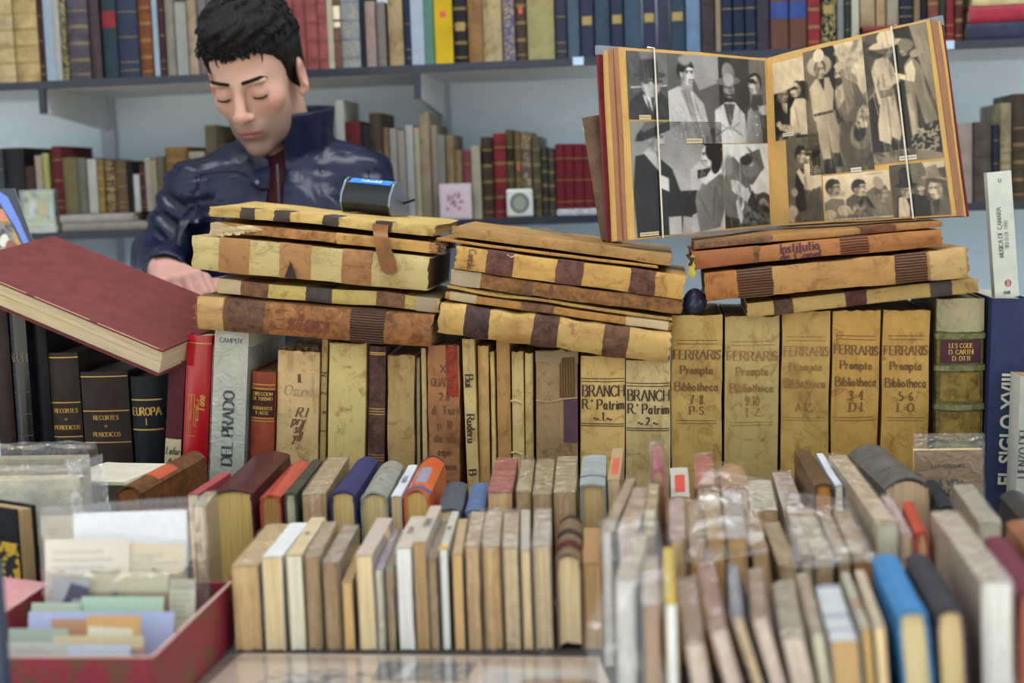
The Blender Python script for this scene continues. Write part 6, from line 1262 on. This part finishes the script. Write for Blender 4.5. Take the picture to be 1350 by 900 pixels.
# ---- pile of pamphlets behind the postcards
for k in range(5):
    z = TZ+.098+.0045*k; q = atZ(150+3*k, 625, z); w_, l_ = .10, .12
    t = thing('pamphlet', f'{["lowest", "second lowest", "middle", "second topmost", "topmost"][k]} cream pamphlet of the pile beside the slanting leather book', 'pamphlet', Matrix.Translation((q[0]-.008, q[1]-.005, z)) @ Matrix.Rotation(-.35+.05*k, 4, 'Z'), 'cream pamphlets')
    mb = MB()
    for j in range(3): mb.box(-w_/2, -l_/2+.001*j, .0014*j, w_/2-.002*j, l_/2, .0014*j+.0012)
    mb.build('leaves', mat('paper', '#cfc8b4'), t, 0)
z0_ = TZ; q = atZ(160, 628, TZ+.098)
t = tag(bevel_mod(MB().box(q[0]-.055, q[1]-.05, TZ, q[0]+.045, q[1]+.06, TZ+.0975).build('book_box', mat('cloth', '#b5ad9a'), None, 0), .002), 'cream cardboard box under the pile of cream pamphlets', 'box')

# ---- red patterned box of postcards
xr0, xl0 = atZ(300, 858, TZ)[0], atZ(298, 858, TZ)[0]-.205
yb0, yf0 = 1.445, 1.20; bh = atY(298, 775, 1.42)[2]-TZ
bx = thing('card_box', 'red patterned paper-covered box full of old postcards', 'box', Matrix.Translation(((xr0+xl0)/2, (yb0+yf0)/2, TZ)))
BO = np.array([(xr0+xl0)/2, (yb0+yf0)/2, TZ]); bm = mat('boxpaper', '#8c2a3a')
def bxp(name, a, c, m): o = MB().box(*(np.array(a)-BO), *(np.array(c)-BO)).build(name, m, bx, 0); bevel_mod(o, .0008); return o
bxp('bottom', (xl0, yf0, TZ+.0005), (xr0, yb0, TZ+.004), bm); bxp('side', (xr0-.003, yf0, TZ+.004), (xr0, yb0, TZ+bh), bm); bxp('side', (xl0, yf0, TZ+.004), (xl0+.003, yb0, TZ+bh), bm)
bxp('front', (xl0+.003, yf0, TZ+.004), (xr0-.003, yf0+.003, TZ+bh), bm); bxp('back', (xl0+.003, yb0-.003, TZ+.004), (xr0-.003, yb0, TZ+bh), bm)
for (a, c) in (((xr0-.0035, yf0, TZ+bh), (xr0+.0005, yb0, TZ+bh+.001)), ((xl0-.0005, yf0, TZ+bh), (xl0+.0035, yb0, TZ+bh+.001)), ((xl0, yf0-.0005, TZ+bh), (xr0, yf0+.0035, TZ+bh+.001))): bxp('worn_rim', a, c, mat('paper', '#c9a09a'))
bxp('corner_strip', (xr0-.004, yb0, TZ+.001), (xr0+.004, yb0+.003, TZ+bh+.006), mat('gloss', '#b52a38'))
# lid standing folded out on the left
MBL = MB().add([tuple(np.array(v)-BO) for v in [(xl0-.001, yf0, TZ+bh), (xl0-.001, yb0, TZ+bh), (xl0-.09, yb0, TZ+bh+.012), (xl0-.09, yf0, TZ+bh+.012), (xl0-.001, yf0, TZ+bh-.003), (xl0-.001, yb0, TZ+bh-.003), (xl0-.09, yb0, TZ+bh+.009), (xl0-.09, yf0, TZ+bh+.009)]], [(0, 3, 2, 1), (4, 5, 6, 7), (0, 1, 5, 4), (1, 2, 6, 5), (2, 3, 7, 6), (3, 0, 4, 7)])
MBL.build('open_lid', mat('paper', '#c98f92'), bx, 0)
# cards leaning in the box
CG = 'old postcards in the red box'
def pc(lb, x0, x1, y0, y1, Y, bgc, draw=None, tilt=.02, skew=0, tint=(1, 1, 1)):
    c = Cv(60, 40, bgc, tint); g = np.random.default_rng(int(x0*7+y0)); 
    if draw: draw(c, g)
    zb = max(TZ+.006, 0)
    a_, b2 = atY(x0, y0+skew, Y+tilt), atY(x1, y0, Y+tilt); c2, d2 = atY(x1, y1, Y), atY(x0, y1+skew, Y); hgt = a_[2]-d2[2]
    d2 = np.array([a_[0], Y, max(TZ+.008, d2[2])]); c2 = np.array([b2[0], Y, max(TZ+.008, c2[2])])
    card('postcard', lb, 'postcard', [a_, b2, c2, d2], c.out(int(x0+y0), .012), PRINTM, .0006, CG)
def dl(c, g): 
    for i in range(6): c.l([(.1, .2+.11*i), (g.uniform(.5, .9), .2+.11*i)], 1, .55)
def dframe(c, g): c.l([(.25, .98), (.25, .45), (.95, .42), (.95, .98)], 1, .45); c.e(.6, .8, .3, .2, .7, 0, .6)
def dbrown(c, g): c.p([(0, .35), (1, .35), (1, .75), (0, .75)], '#b99a78'); c.blotch(10, (.35, .7), 3, .08, (0, .4, 1, .7))
def doval(c, g): c.e(.72, .75, .22, .42, '#d9cf8a', 0, .05); c.e(.72, .75, .18, .36, '#e3deb8', 0, .05); c.blotch(12, (.45, .7), 5, .05, (0, .5, .5, 1))
def dland(c, g): c.p([(0, .4), (1, .4), (1, 1), (0, 1)], '#c9a06a'); c.blotch(20, (.3, .8), 6, .08, (0, .4, 1, 1))
pc('large pale blue-white postcard in a sleeve, rearmost in the box', 97, 246, 672, 800, 1.425, '#d8dde6', dframe, .015, 4)
pc('tan postcard leaning right of the cream one', 168, 243, 716, 800, 1.405, '#cbb791', dl, .015)
pc('cream postcard at the left before the blue-white one', 60, 170, 709, 800, 1.40, '#d2c9b8', dl, .014, 2)
pc('cream and brown printed card in the middle of the box', 111, 222, 755, 830, 1.375, '#e3dcb8', dbrown, .012)
pc('small pale card against the right side of the box', 224, 258, 763, 830, 1.37, '#cfc9ae', dl, .012)
pc('grey card with dark slanted band at the left', 70, 118, 762, 830, 1.365, '#a9a8a8', lambda c, g: (c.p([(.1, .8), (.5, .1), (1, .2), (1, .4), (.55, .4), (.3, .9)], '#4a4a58'), c.p([(.4, .5), (1, .5), (1, .9), (.4, .9)], '#d6d0b8')), .012)
pc('pale green card with yellow oval emblem', 108, 216, 786, 850, 1.345, '#b5ceb4', doval, .012)
pc('card with tan landscape strip at the left of box', 42, 106, 794, 850, 1.34, '#b9c4ae', dland, .012)
pc('lavender blue card across the box', 38, 230, 806, 870, 1.315, '#b9bfe0', None, .012)
pc('orange tinted card in front of lavender one', 68, 122, 816, 870, 1.295, '#c08e68', None, .010)
pc('orange-bordered cream card in front of lavender one', 114, 186, 811, 870, 1.29, '#d9a868', lambda c, g: c.p([(.05, .25), (.85, .3), (.85, .6), (.05, .5)], '#e6dfc6'), .010, 0)
pc('green-grey card near the front left of the box', 12, 90, 828, 885, 1.275, '#a9b5a2', dland, .010)
pc('yellowish card edge across the front of the box', 70, 190, 838, 885, 1.265, '#d9c79a', dbrown, .008)
pc('grey cream card at the front left corner', 10, 92, 846, 892, 1.245, '#c9c7b6', dl, .008)
pc('pale blue card at the front right of the box', 90, 172, 850, 892, 1.235, '#c3cedb', lambda c, g: c.p([(.2, .3), (1, .3), (1, .8), (.2, .8)], '#d3d2c0'), .008)
# clear sleeve standing around the rear cards
def film_obj(name, label, pts_u, m, seed, amp, nu=26, nv=14, cat='plastic sleeve'):
    """crinkled film through four corner points"""
    P = [np.array(q, float) for q in pts_u]; u, v = np.meshgrid(np.linspace(0, 1, nu), np.linspace(0, 1, nv)); u, v = u.ravel()[:, None], v.ravel()[:, None]
    V = P[0]*(1-u)*(1-v)+P[1]*u*(1-v)+P[2]*u*v+P[3]*(1-u)*v; o = (P[2]+P[3])/2; V = warp(V, seed, amp, 40)-o; i = np.arange(nu*nv).reshape(nv, nu); Q = np.stack([i[:-1, :-1], i[1:, :-1], i[1:, 1:], i[:-1, 1:]], -1).reshape(-1, 4)
    ob = mk_np(name, V, Q, m); ob.location = tuple(o); sm = ob.modifiers.new('thickness', 'SOLIDIFY'); sm.thickness = .0004; return tag(ob, label, cat)
film_obj('plastic_sleeve', 'clear plastic sleeve standing around the rear postcards', [atY(50, 668, 1.385), atY(272, 652, 1.385), np.array([atY(272, 652, 1.385)[0], 1.375, TZ+.008]), np.array([atY(50, 668, 1.385)[0], 1.375, TZ+.008])], film_mat('smooth_film', .025, .05, bs=.15, scale=9), 4, .0006)

# ---- flat prints under plastic in front
def flat(name, lb, cat, pts, img, z, m=PRINTC): return card(name, lb, cat, [atZ(x, y, z) for x, y in pts], img, m, .0004)
c = Cv(200, 60, '#cdb8a6'); g = np.random.default_rng(2)
for cx in (.22, .30): 
    for i in range(60): a = g.uniform(0, 6.28); r = g.uniform(0, 1); c.e(cx+.09*r*math.cos(a), .62+.3*r*math.sin(a), .012, .02, float(g.uniform(.35, .75)), 0, .8)
for i in range(40): x = g.uniform(.12, .4); y = g.uniform(.3, .95); c.l([(x, y), (x+g.uniform(.01, .05), y+g.uniform(-.04, .04))], 1, .3)
flat('engraving_sheet', 'large engraved print under clear plastic on the table front', 'print', [(318, 861), (790, 866), (812, 925), (250, 925)], c.out(4, .01), TZ+.0012)
c = Cv(90, 30, .45); c.blotch(60, (.2, .8), 3, .06); c.p([(.3, 0), (.4, 0), (.38, 1), (.25, 1)], .75)
flat('photo_print', 'dark landscape photograph lying on the engraved print', 'photograph', [(502, 872), (628, 874), (612, 896), (488, 895)], c.out(2, .02), TZ+.0034)
c = Cv(60, 40, '#d3ccc6'); c.p([(.4, .3), (1, .3), (1, 1), (.3, 1)], '#a5806a'); dl(c, g)
flat('folded_leaflet', 'pale leaflet with brown panel lying beside the dark photograph', 'leaflet', [(640, 880), (780, 884), (800, 925), (615, 925)], c.out(6, .01), TZ+.0023)
film_obj('plastic_cover', 'clear plastic sheet laid over the flat prints', [atZ(300, 862, TZ+.005), atZ(787, 868, TZ+.005), atZ(790, 925, TZ+.005), atZ(235, 925, TZ+.005)], film_mat('sheet_film', .03, .07, bs=.06, scale=10, mx=.4), 9, .0004, cat='plastic sheet')
# crumpled bags
film_obj('plastic_bag', 'crumpled clear plastic bag over the front corner books', [atY(796, 690, 1.21), atY(872, 672, 1.21), atY(880, 900, 1.10), atY(778, 900, 1.10)], BAG, 12, .006, 30, 30, 'plastic bag')
film_obj('plastic_bag', 'clear film flap at the right edge of the wrapped books at left', [atY(84, 600, 1.60), atY(134, 598, 1.60), atY(150, 690, 1.52), atY(96, 690, 1.52)], FILM2, 15, .004, 16, 20, 'plastic bag')
film_obj('plastic_bag', 'crumpled clear plastic bag lying over honey-edged books, middle right', [atY(925, 618, 1.54), atY(996, 626, 1.54), atY(1012, 735, 1.335), atY(905, 738, 1.335)], BAG, 13, .003, 26, 26, 'plastic bag')
film_obj('plastic_bag', 'clear film lying loosely over the deckle-edged wrapped books', [atY(1036, 650, 1.50), atY(1112, 655, 1.50), atY(1158, 742, 1.335), atY(1050, 748, 1.335)], BAG, 17, .003, 26, 26, 'plastic bag')
# slim blue-grey post at the lower left corner
p0, p1 = atY(0, 742, 1.12), atY(10, 900, 1.12)
tag(bevel_mod(MB().box(p0[0]-.008, 1.115, TZ, p1[0]-.001, 1.13, p0[2]).build('display_post', mat('plain', '#39465c'), None, 0), .001), 'slim blue-grey upright post at the lower left corner', 'post')

# ---- big red book lying tilted on the dark books
c4 = [atY(216, 463, 1.90), atY(292, 399, 2.12), atY(106, 333, 2.19), atY(-40, 352, 1.98)]
Pf = atY(214, 462, 1.885); Pr = atY(290, 398, 2.105); Pl = atY(-62, 346, 1.97)
eh = (Pl-Pf); Lh = np.linalg.norm(eh); eh /= Lh; ed = (Pr-Pf); ed -= eh*(ed@eh); Ld = np.linalg.norm(ed); ed /= Ld; en = np.cross(eh, ed); en = en if en[2] > 0 else -en
# local X thickness (down), -Y spine (far side), Z along the long edge
X_ = en if np.cross(-ed, eh)@en > 0 else -en
Yc = -ed; Zc = np.cross(X_, Yc); th_ = .040
tq = Pf if Zc@eh > 0 else Pf+eh*Lh
org = tq+ed*Ld-en*(th_/2)
b = Book('hardback_book', 'large dull red hardback lying tilted on the dark upright books', mat4([tuple(X_), tuple(Yc), tuple(Zc)], tuple(org)), th_, Lh, Ld, mat('cloth', '#6f3634'), mat('pages', '#d3c09c'), 'hard', bulge=.005, slabs=16, jz=.002)
edg = MB(); s_ = 1 if X_@en > 0 else -1
for (a0, a1, y_) in [(.02, .3, b.d), (.34, .6, b.d), (.64, .98, b.d)]: edg.box(s_*(th_/2)-.0004, y_-.0022, a0*Lh, s_*(th_/2)+.0003, y_+.0002, a1*Lh)
edg.build('worn_edge', mat('paper', '#b58a78'), b.root, 0)

# ---- card reader standing on the left pile
c0 = atY(497, 284, 2.10); pw = float(atY(527, 282, 2.10)[0]-atY(462, 282, 2.10)[0]); zt = float(atY(500, 286, 2.10)[2])
qa, qb = atY(276, 269, 1.93), atY(574, 296, 1.93); tl_ = math.atan2(qa[2]-qb[2], qb[0]-qa[0]); zt = float(qa[2]+(qb[2]-qa[2])*(c0[0]-qa[0])/(qb[0]-qa[0]))
cr = thing('card_reader', 'black card payment reader with bright blue top strip on top of the left pile', 'card reader', Matrix.Translation((float(c0[0])-.003, 2.10, zt+.0015)) @ Matrix.Rotation(tl_, 4, 'Y') @ Matrix.Rotation(-.22, 4, 'Z'))
pr_ = [(-.030, 0), (-.038, .012), (-.037, .026), (-.026, .044), (-.016, .0485), (-.006, .047), (.03, .010), (.034, 0)]
def prism(pr_, x0, x1): 
    n = len(pr_); mb = MB(); mb.add([(x0, y, z) for y, z in pr_]+[(x1, y, z) for y, z in pr_], [tuple(range(n))[::-1], tuple(range(n, 2*n))]+[(i, i+n, (i+1) % n+n, (i+1) % n) for i in range(n)][::1]); return mb
o = prism(pr_, -pw/2, pw/2).build('body', mat('gloss', '#15171b'), cr, 30); bevel_mod(o, .002, 3)
for sx_ in (-1, 1): bevel_mod(prism([(y*1.04, z*1.03) for y, z in pr_], sx_*(pw/2+.001)-.002, sx_*(pw/2+.001)+.002).build('side_trim', mat('metal', '#8f95a0'), cr, 30), .0008)
st_ = MB(); y0_, z0_, y1_, z1_ = -.0275, .0435, -.0150, .0495
st_.add([(-pw*.44, y0_-.001, z0_), (pw*.44, y0_-.001, z0_), (pw*.46, y1_, z1_), (-pw*.44, y1_, z1_), (-pw*.44, y0_+.002, z0_-.003), (pw*.44, y0_+.002, z0_-.003), (pw*.46, y1_, z1_-.003), (-pw*.44, y1_, z1_-.003)], [(0, 1, 2, 3), (7, 6, 5, 4), (0, 4, 5, 1), (1, 5, 6, 2), (2, 6, 7, 3), (3, 7, 4, 0)]); st_.build('blue_strip', mat('gloss', '#1673d8'), cr, 0)
q, L = text_strokes('Sabadell', .2, .12, 0); V = []; F = []
for qd in q:
    i = len(V)
    for x, y in qd: t = .25+.5*y; V.append(((x-L/2)*.0085, y0_-.001+(y1_-y0_+.001)*t-.0004, z0_+(z1_-z0_)*t+.0006))
    F.append((i, i+1, i+2, i+3))
mk('lettering', V, F, mat('plain', '#cfe3ff'), cr, 0)
MB().tube([(pw/2+.002, .01, .018), (pw/2+.012, .008, .021), (pw/2+.022, .006, .025)], .002, 6).build('stylus', BLACK, cr)

# ---- glossy magazine standing at the far left
c = Cv(110, 130, '#1c2436'); c.p([(0, .0), (.58, .0), (.80, .12), (.88, .4), (.97, 1), (.89, 1), (.78, .5), (.62, .2), (0, .2)], '#5f7ed0'); c.p([(0, .27), (.64, .27), (.74, .5), (.87, 1), (0, 1)], '#b3893a'); c.p([(0, .28), (.62, .28), (.70, .42), (0, .42)], '#c8775c'); c.p([(0, .43), (.68, .43), (.74, .58), (0, .58)], '#8c6a2e'); c.blotch(70, (.2, .62), 3, .05, (.35, .43, .72, .95)); c.e(.55, .68, .07, .09, '#d8d3c4', .5); c.e(.64, .8, .09, .12, '#8a4a30'); c.e(.52, .9, .12, .1, '#a87a3c'); c.e(.70, .82, .04, .05, '#c99a62')
card('magazine', 'glossy dark blue magazine with golden nativity picture at far left', 'magazine', [atY(-40, 250, 2.22), atY(19, 248, 2.22), atY(54, 347, 2.18), atY(-40, 352, 2.18)], c.out(3, .015), vcol_mat('glossy_cover', .2, .6))
# clear display box with a yellow picture, on the lower shelf
p0, p1 = atY(20, 300, 2.68), atY(67, 300, 2.68); w_ = p1[0]-p0[0]; hh = atY(45, 250, 2.68)[2]-S2
t = thing('display_box', 'clear acrylic box with yellow-green picture on the lower left shelf', 'display box', Matrix.Translation(((p0[0]+p1[0])/2, 2.715, S2)))
MB().box(-w_/2, -.008, .001, w_/2, .006, hh).build('acrylic_case', film_mat('acrylic', .03, .15, (.9, .97, .97), bs=.02), t, 0)
c = Cv(40, 40, '#a9a86a'); c.e(.3, .5, .12, .25, '#c9c4c0'); c.blotch(18, (.3, .75), 3, .1); c.e(.65, .5, .2, .3, '#b3963a', 0, .5); c.e(.9, .6, .06, .25, '#8fc0c8')
grid_print('picture', lambda u, v: np.stack([-w_*.42+w_*.84*u, 0*u-.002, hh*.95-hh*.75*v], 1), c.out(2, .01), PRINTM, t)
# two little framed pictures on the lower shelf
for (xa, xb_, ya, yb_, col_, rnd, lb) in [(580, 622, 243, 287, '#c8b9c0', 0, 'small pinkish picture tile on lower shelf before cream book'), (668, 703, 250, 286, '#c9cac4', 1, 'small rounded white framed picture on lower shelf')]:
    p0, p1 = atY(xa, yb_, 2.705), atY(xb_, yb_, 2.705); w_ = p1[0]-p0[0]; hh = atY((xa+xb_)/2, ya, 2.705)[2]-S2
    t = thing('picture_tile', lb, 'picture', Matrix.Translation(((p0[0]+p1[0])/2, 2.712, S2+.0015)))
    bevel_mod(MB().box(-w_/2, -.004, 0, w_/2, .004, hh).build('tile', mat('gloss', col_), t, 0), .004 if rnd else .001, 3)
    c = Cv(40, 40, col_)
    if rnd: c.e(.5, .5, .42, .42, '#4f5d5c', 0, .1); c.e(.5, .5, .3, .32, '#8a8f80', 0, .4)
    else:
        g = np.random.default_rng(3); c.p([(.12, .12), (.88, .12), (.88, .85), (.12, .85)], '#cdb0b8')
        for i in range(14): c.e(g.uniform(.2, .8), g.uniform(.2, .75), .06, .04, '#6a5f80')
    grid_print('picture', lambda u, v: np.stack([-w_*.42+w_*.84*u, 0*u-.0046, hh*.92-hh*.84*v], 1), c.out(2, .01), PRINTM, t)
# white narrow book standing upright on the navy one
M_, w_, h_ = upright(1301, 1333, 226, 1.955, 1312, 392, base=float(atY(1320, 393, 1.955)[2]))
b = Book('paperback_book', 'narrow silver-white book standing on top of the navy one', M_, w_, h_, .02, mat('gloss', '#c6cbbd'), PV, 'paper', slabs=4, t=.001)
b.text('MUSICA DE CAMARA', -.004, b.h*.52, .0055, mat('ink', '#54584e'), 'along', fit=b.h*.5); b.text('SIGLO DE ORO', .004, b.h*.5, .0045, mat('ink', '#6c7066'), 'along', fit=b.h*.4); b.text('cus', 0, .008, .006, mat('ink', '#3c3c3c')); b.text('O', .002, .019, .009, mat('ink', '#a03a46')); b.text('R', .002, .019, .004, mat('ink', '#a03a46')); b.text('U', 0, b.h-.012, .005, mat('ink', '#54584e'))
# purple-blue pouch in the gap, lilac strip and the yellow-black ribbon
p0 = atY(916, 413, 1.97)
o = MB(); V = []; F = []
bm_ = bmesh.new(); bmesh.ops.create_icosphere(bm_, subdivisions=3, radius=1)
for v in bm_.verts: v.co = Vector((v.co.x*.016, v.co.y*.03, max(v.co.z, -.8)*.019)); v.co += Vector(tuple(warp([v.co], 8, .002, 60)[0]))-v.co
me = bpy.data.meshes.new('plastic_pouch'); bm_.to_mesh(me); bm_.free(); me.materials.append(mat('gloss', '#353852')); ob = bpy.data.objects.new('plastic_pouch', me); COL.objects.link(ob); ob.location = (float(p0[0]), 1.97, float(p0[2])+.0165)
tag(ob, 'dark violet-blue plastic pouch in the gap between middle and right piles', 'pouch')
p0 = atY(912, 350, 1.93); rb = MB(); g = np.random.default_rng(1)
for i in range(9): rb.tube([(g.uniform(-.006, .003), 0, .014), (g.uniform(-.006, .004), -.004, 0), (g.uniform(-.008, .008), -.003, -.008-g.uniform(0, .008))], .0009, 5)
o = rb.build('ribbon_fringe', mat('plain', '#c9b41e')); o.location = (float(p0[0]), 1.915, float(p0[2])); tag(o, 'yellow ribbon fringe hanging beside the Institut de Capel folio', 'ribbon')
MB().tube([(-.006, -.001, .016), (.001, -.005, .006), (.002, -.004, .012), (-.004, -.005, .001)], .0022, 6).build('knot', BLACK, o)
# small green glass sheet behind the middle pile
p = [atY(692, 302, 2.12), atY(718, 299, 2.12), atY(765, 312, 2.12), atY(690, 303.5, 2.12)]
V = [tuple(q-p[3]) for q in p]+[tuple(q-p[3]+np.array([0, .004, 0])) for q in p]
gm = film_mat('green_glass', .12, .2, (.45, .6, .58), bs=.02)
o = mk('glass_piece', V, [(0, 3, 2, 1), (4, 5, 6, 7), (0, 1, 5, 4), (1, 2, 6, 5), (2, 3, 7, 6), (3, 0, 4, 7)], gm, None, 0); o.location = tuple(p[3]); tag(o, 'greenish glass piece lying on top of the middle pile', 'glass')
# clear strip lying under the deep red set
p0, p1 = atY(734, 284, 2.705), atY(800, 284, 2.705)
tag(bevel_mod(MB().box(p0[0], 2.703, S2+.0015, p1[0], 2.722, S2+.014).build('plastic_strip', film_mat('strip_film', .25, .25, (.8, .85, 1)), None, 0), .002), 'clear plastic strip in front of the deep red set', 'plastic strip')

# ---- settle: nothing sunk into the table, neighbours pressed apart
from mathutils.bvhtree import BVHTree
bpy.context.view_layer.update()
def _geo(o):
    V, F = [], []
    for c in o.children:
        if c.type != 'MESH' or 'sleeve' in c.name: continue
        k = len(V); M_ = c.matrix_world; V += [M_ @ v.co for v in c.data.vertices]; F += [[i+k for i in p.vertices] for p in c.data.polygons]
    A = np.array(V); return BVHTree.FromPolygons(V, F), A.min(0), A.max(0)
TB = [o for o in BOOKS if o.matrix_world.translation.y < 2.6]
GEO = {o: _geo(o) for o in TB}
for o in TB:
    dz = TZ+.0006-GEO[o][1][2]
    if dz > 0: o.location.z += dz; bpy.context.view_layer.update(); GEO[o] = _geo(o)
for rnd in range(7):
    ch = set()
    for i, a in enumerate(TB):
        for b in TB[i+1:]:
            ga, gb = GEO[a], GEO[b]
            if (np.minimum(ga[2], gb[2]) > np.maximum(ga[1], gb[1])).all() and ga[0].overlap(gb[0]):
                if abs(a.matrix_world.col[0].xyz.normalized().dot(b.matrix_world.col[0].xyz.normalized())) < .85: continue
                for o in (a, b):
                    if o.scale.x > .90: ch.add(o)
    if not ch: break
    for o in ch: o.scale.x *= .985
    bpy.context.view_layer.update()
    for o in ch: GEO[o] = _geo(o)
# ---- keep labels distinct
for lb, obs in list(LABELS.items()):
    obs = [o for o in obs]
    if len(obs) > 1: print('DUP LABEL', len(obs), lb)
for lb in LABELS:
    n_ = len(lb.split())
    if not 4 <= n_ <= 16: print('LABEL LEN', n_, lb)
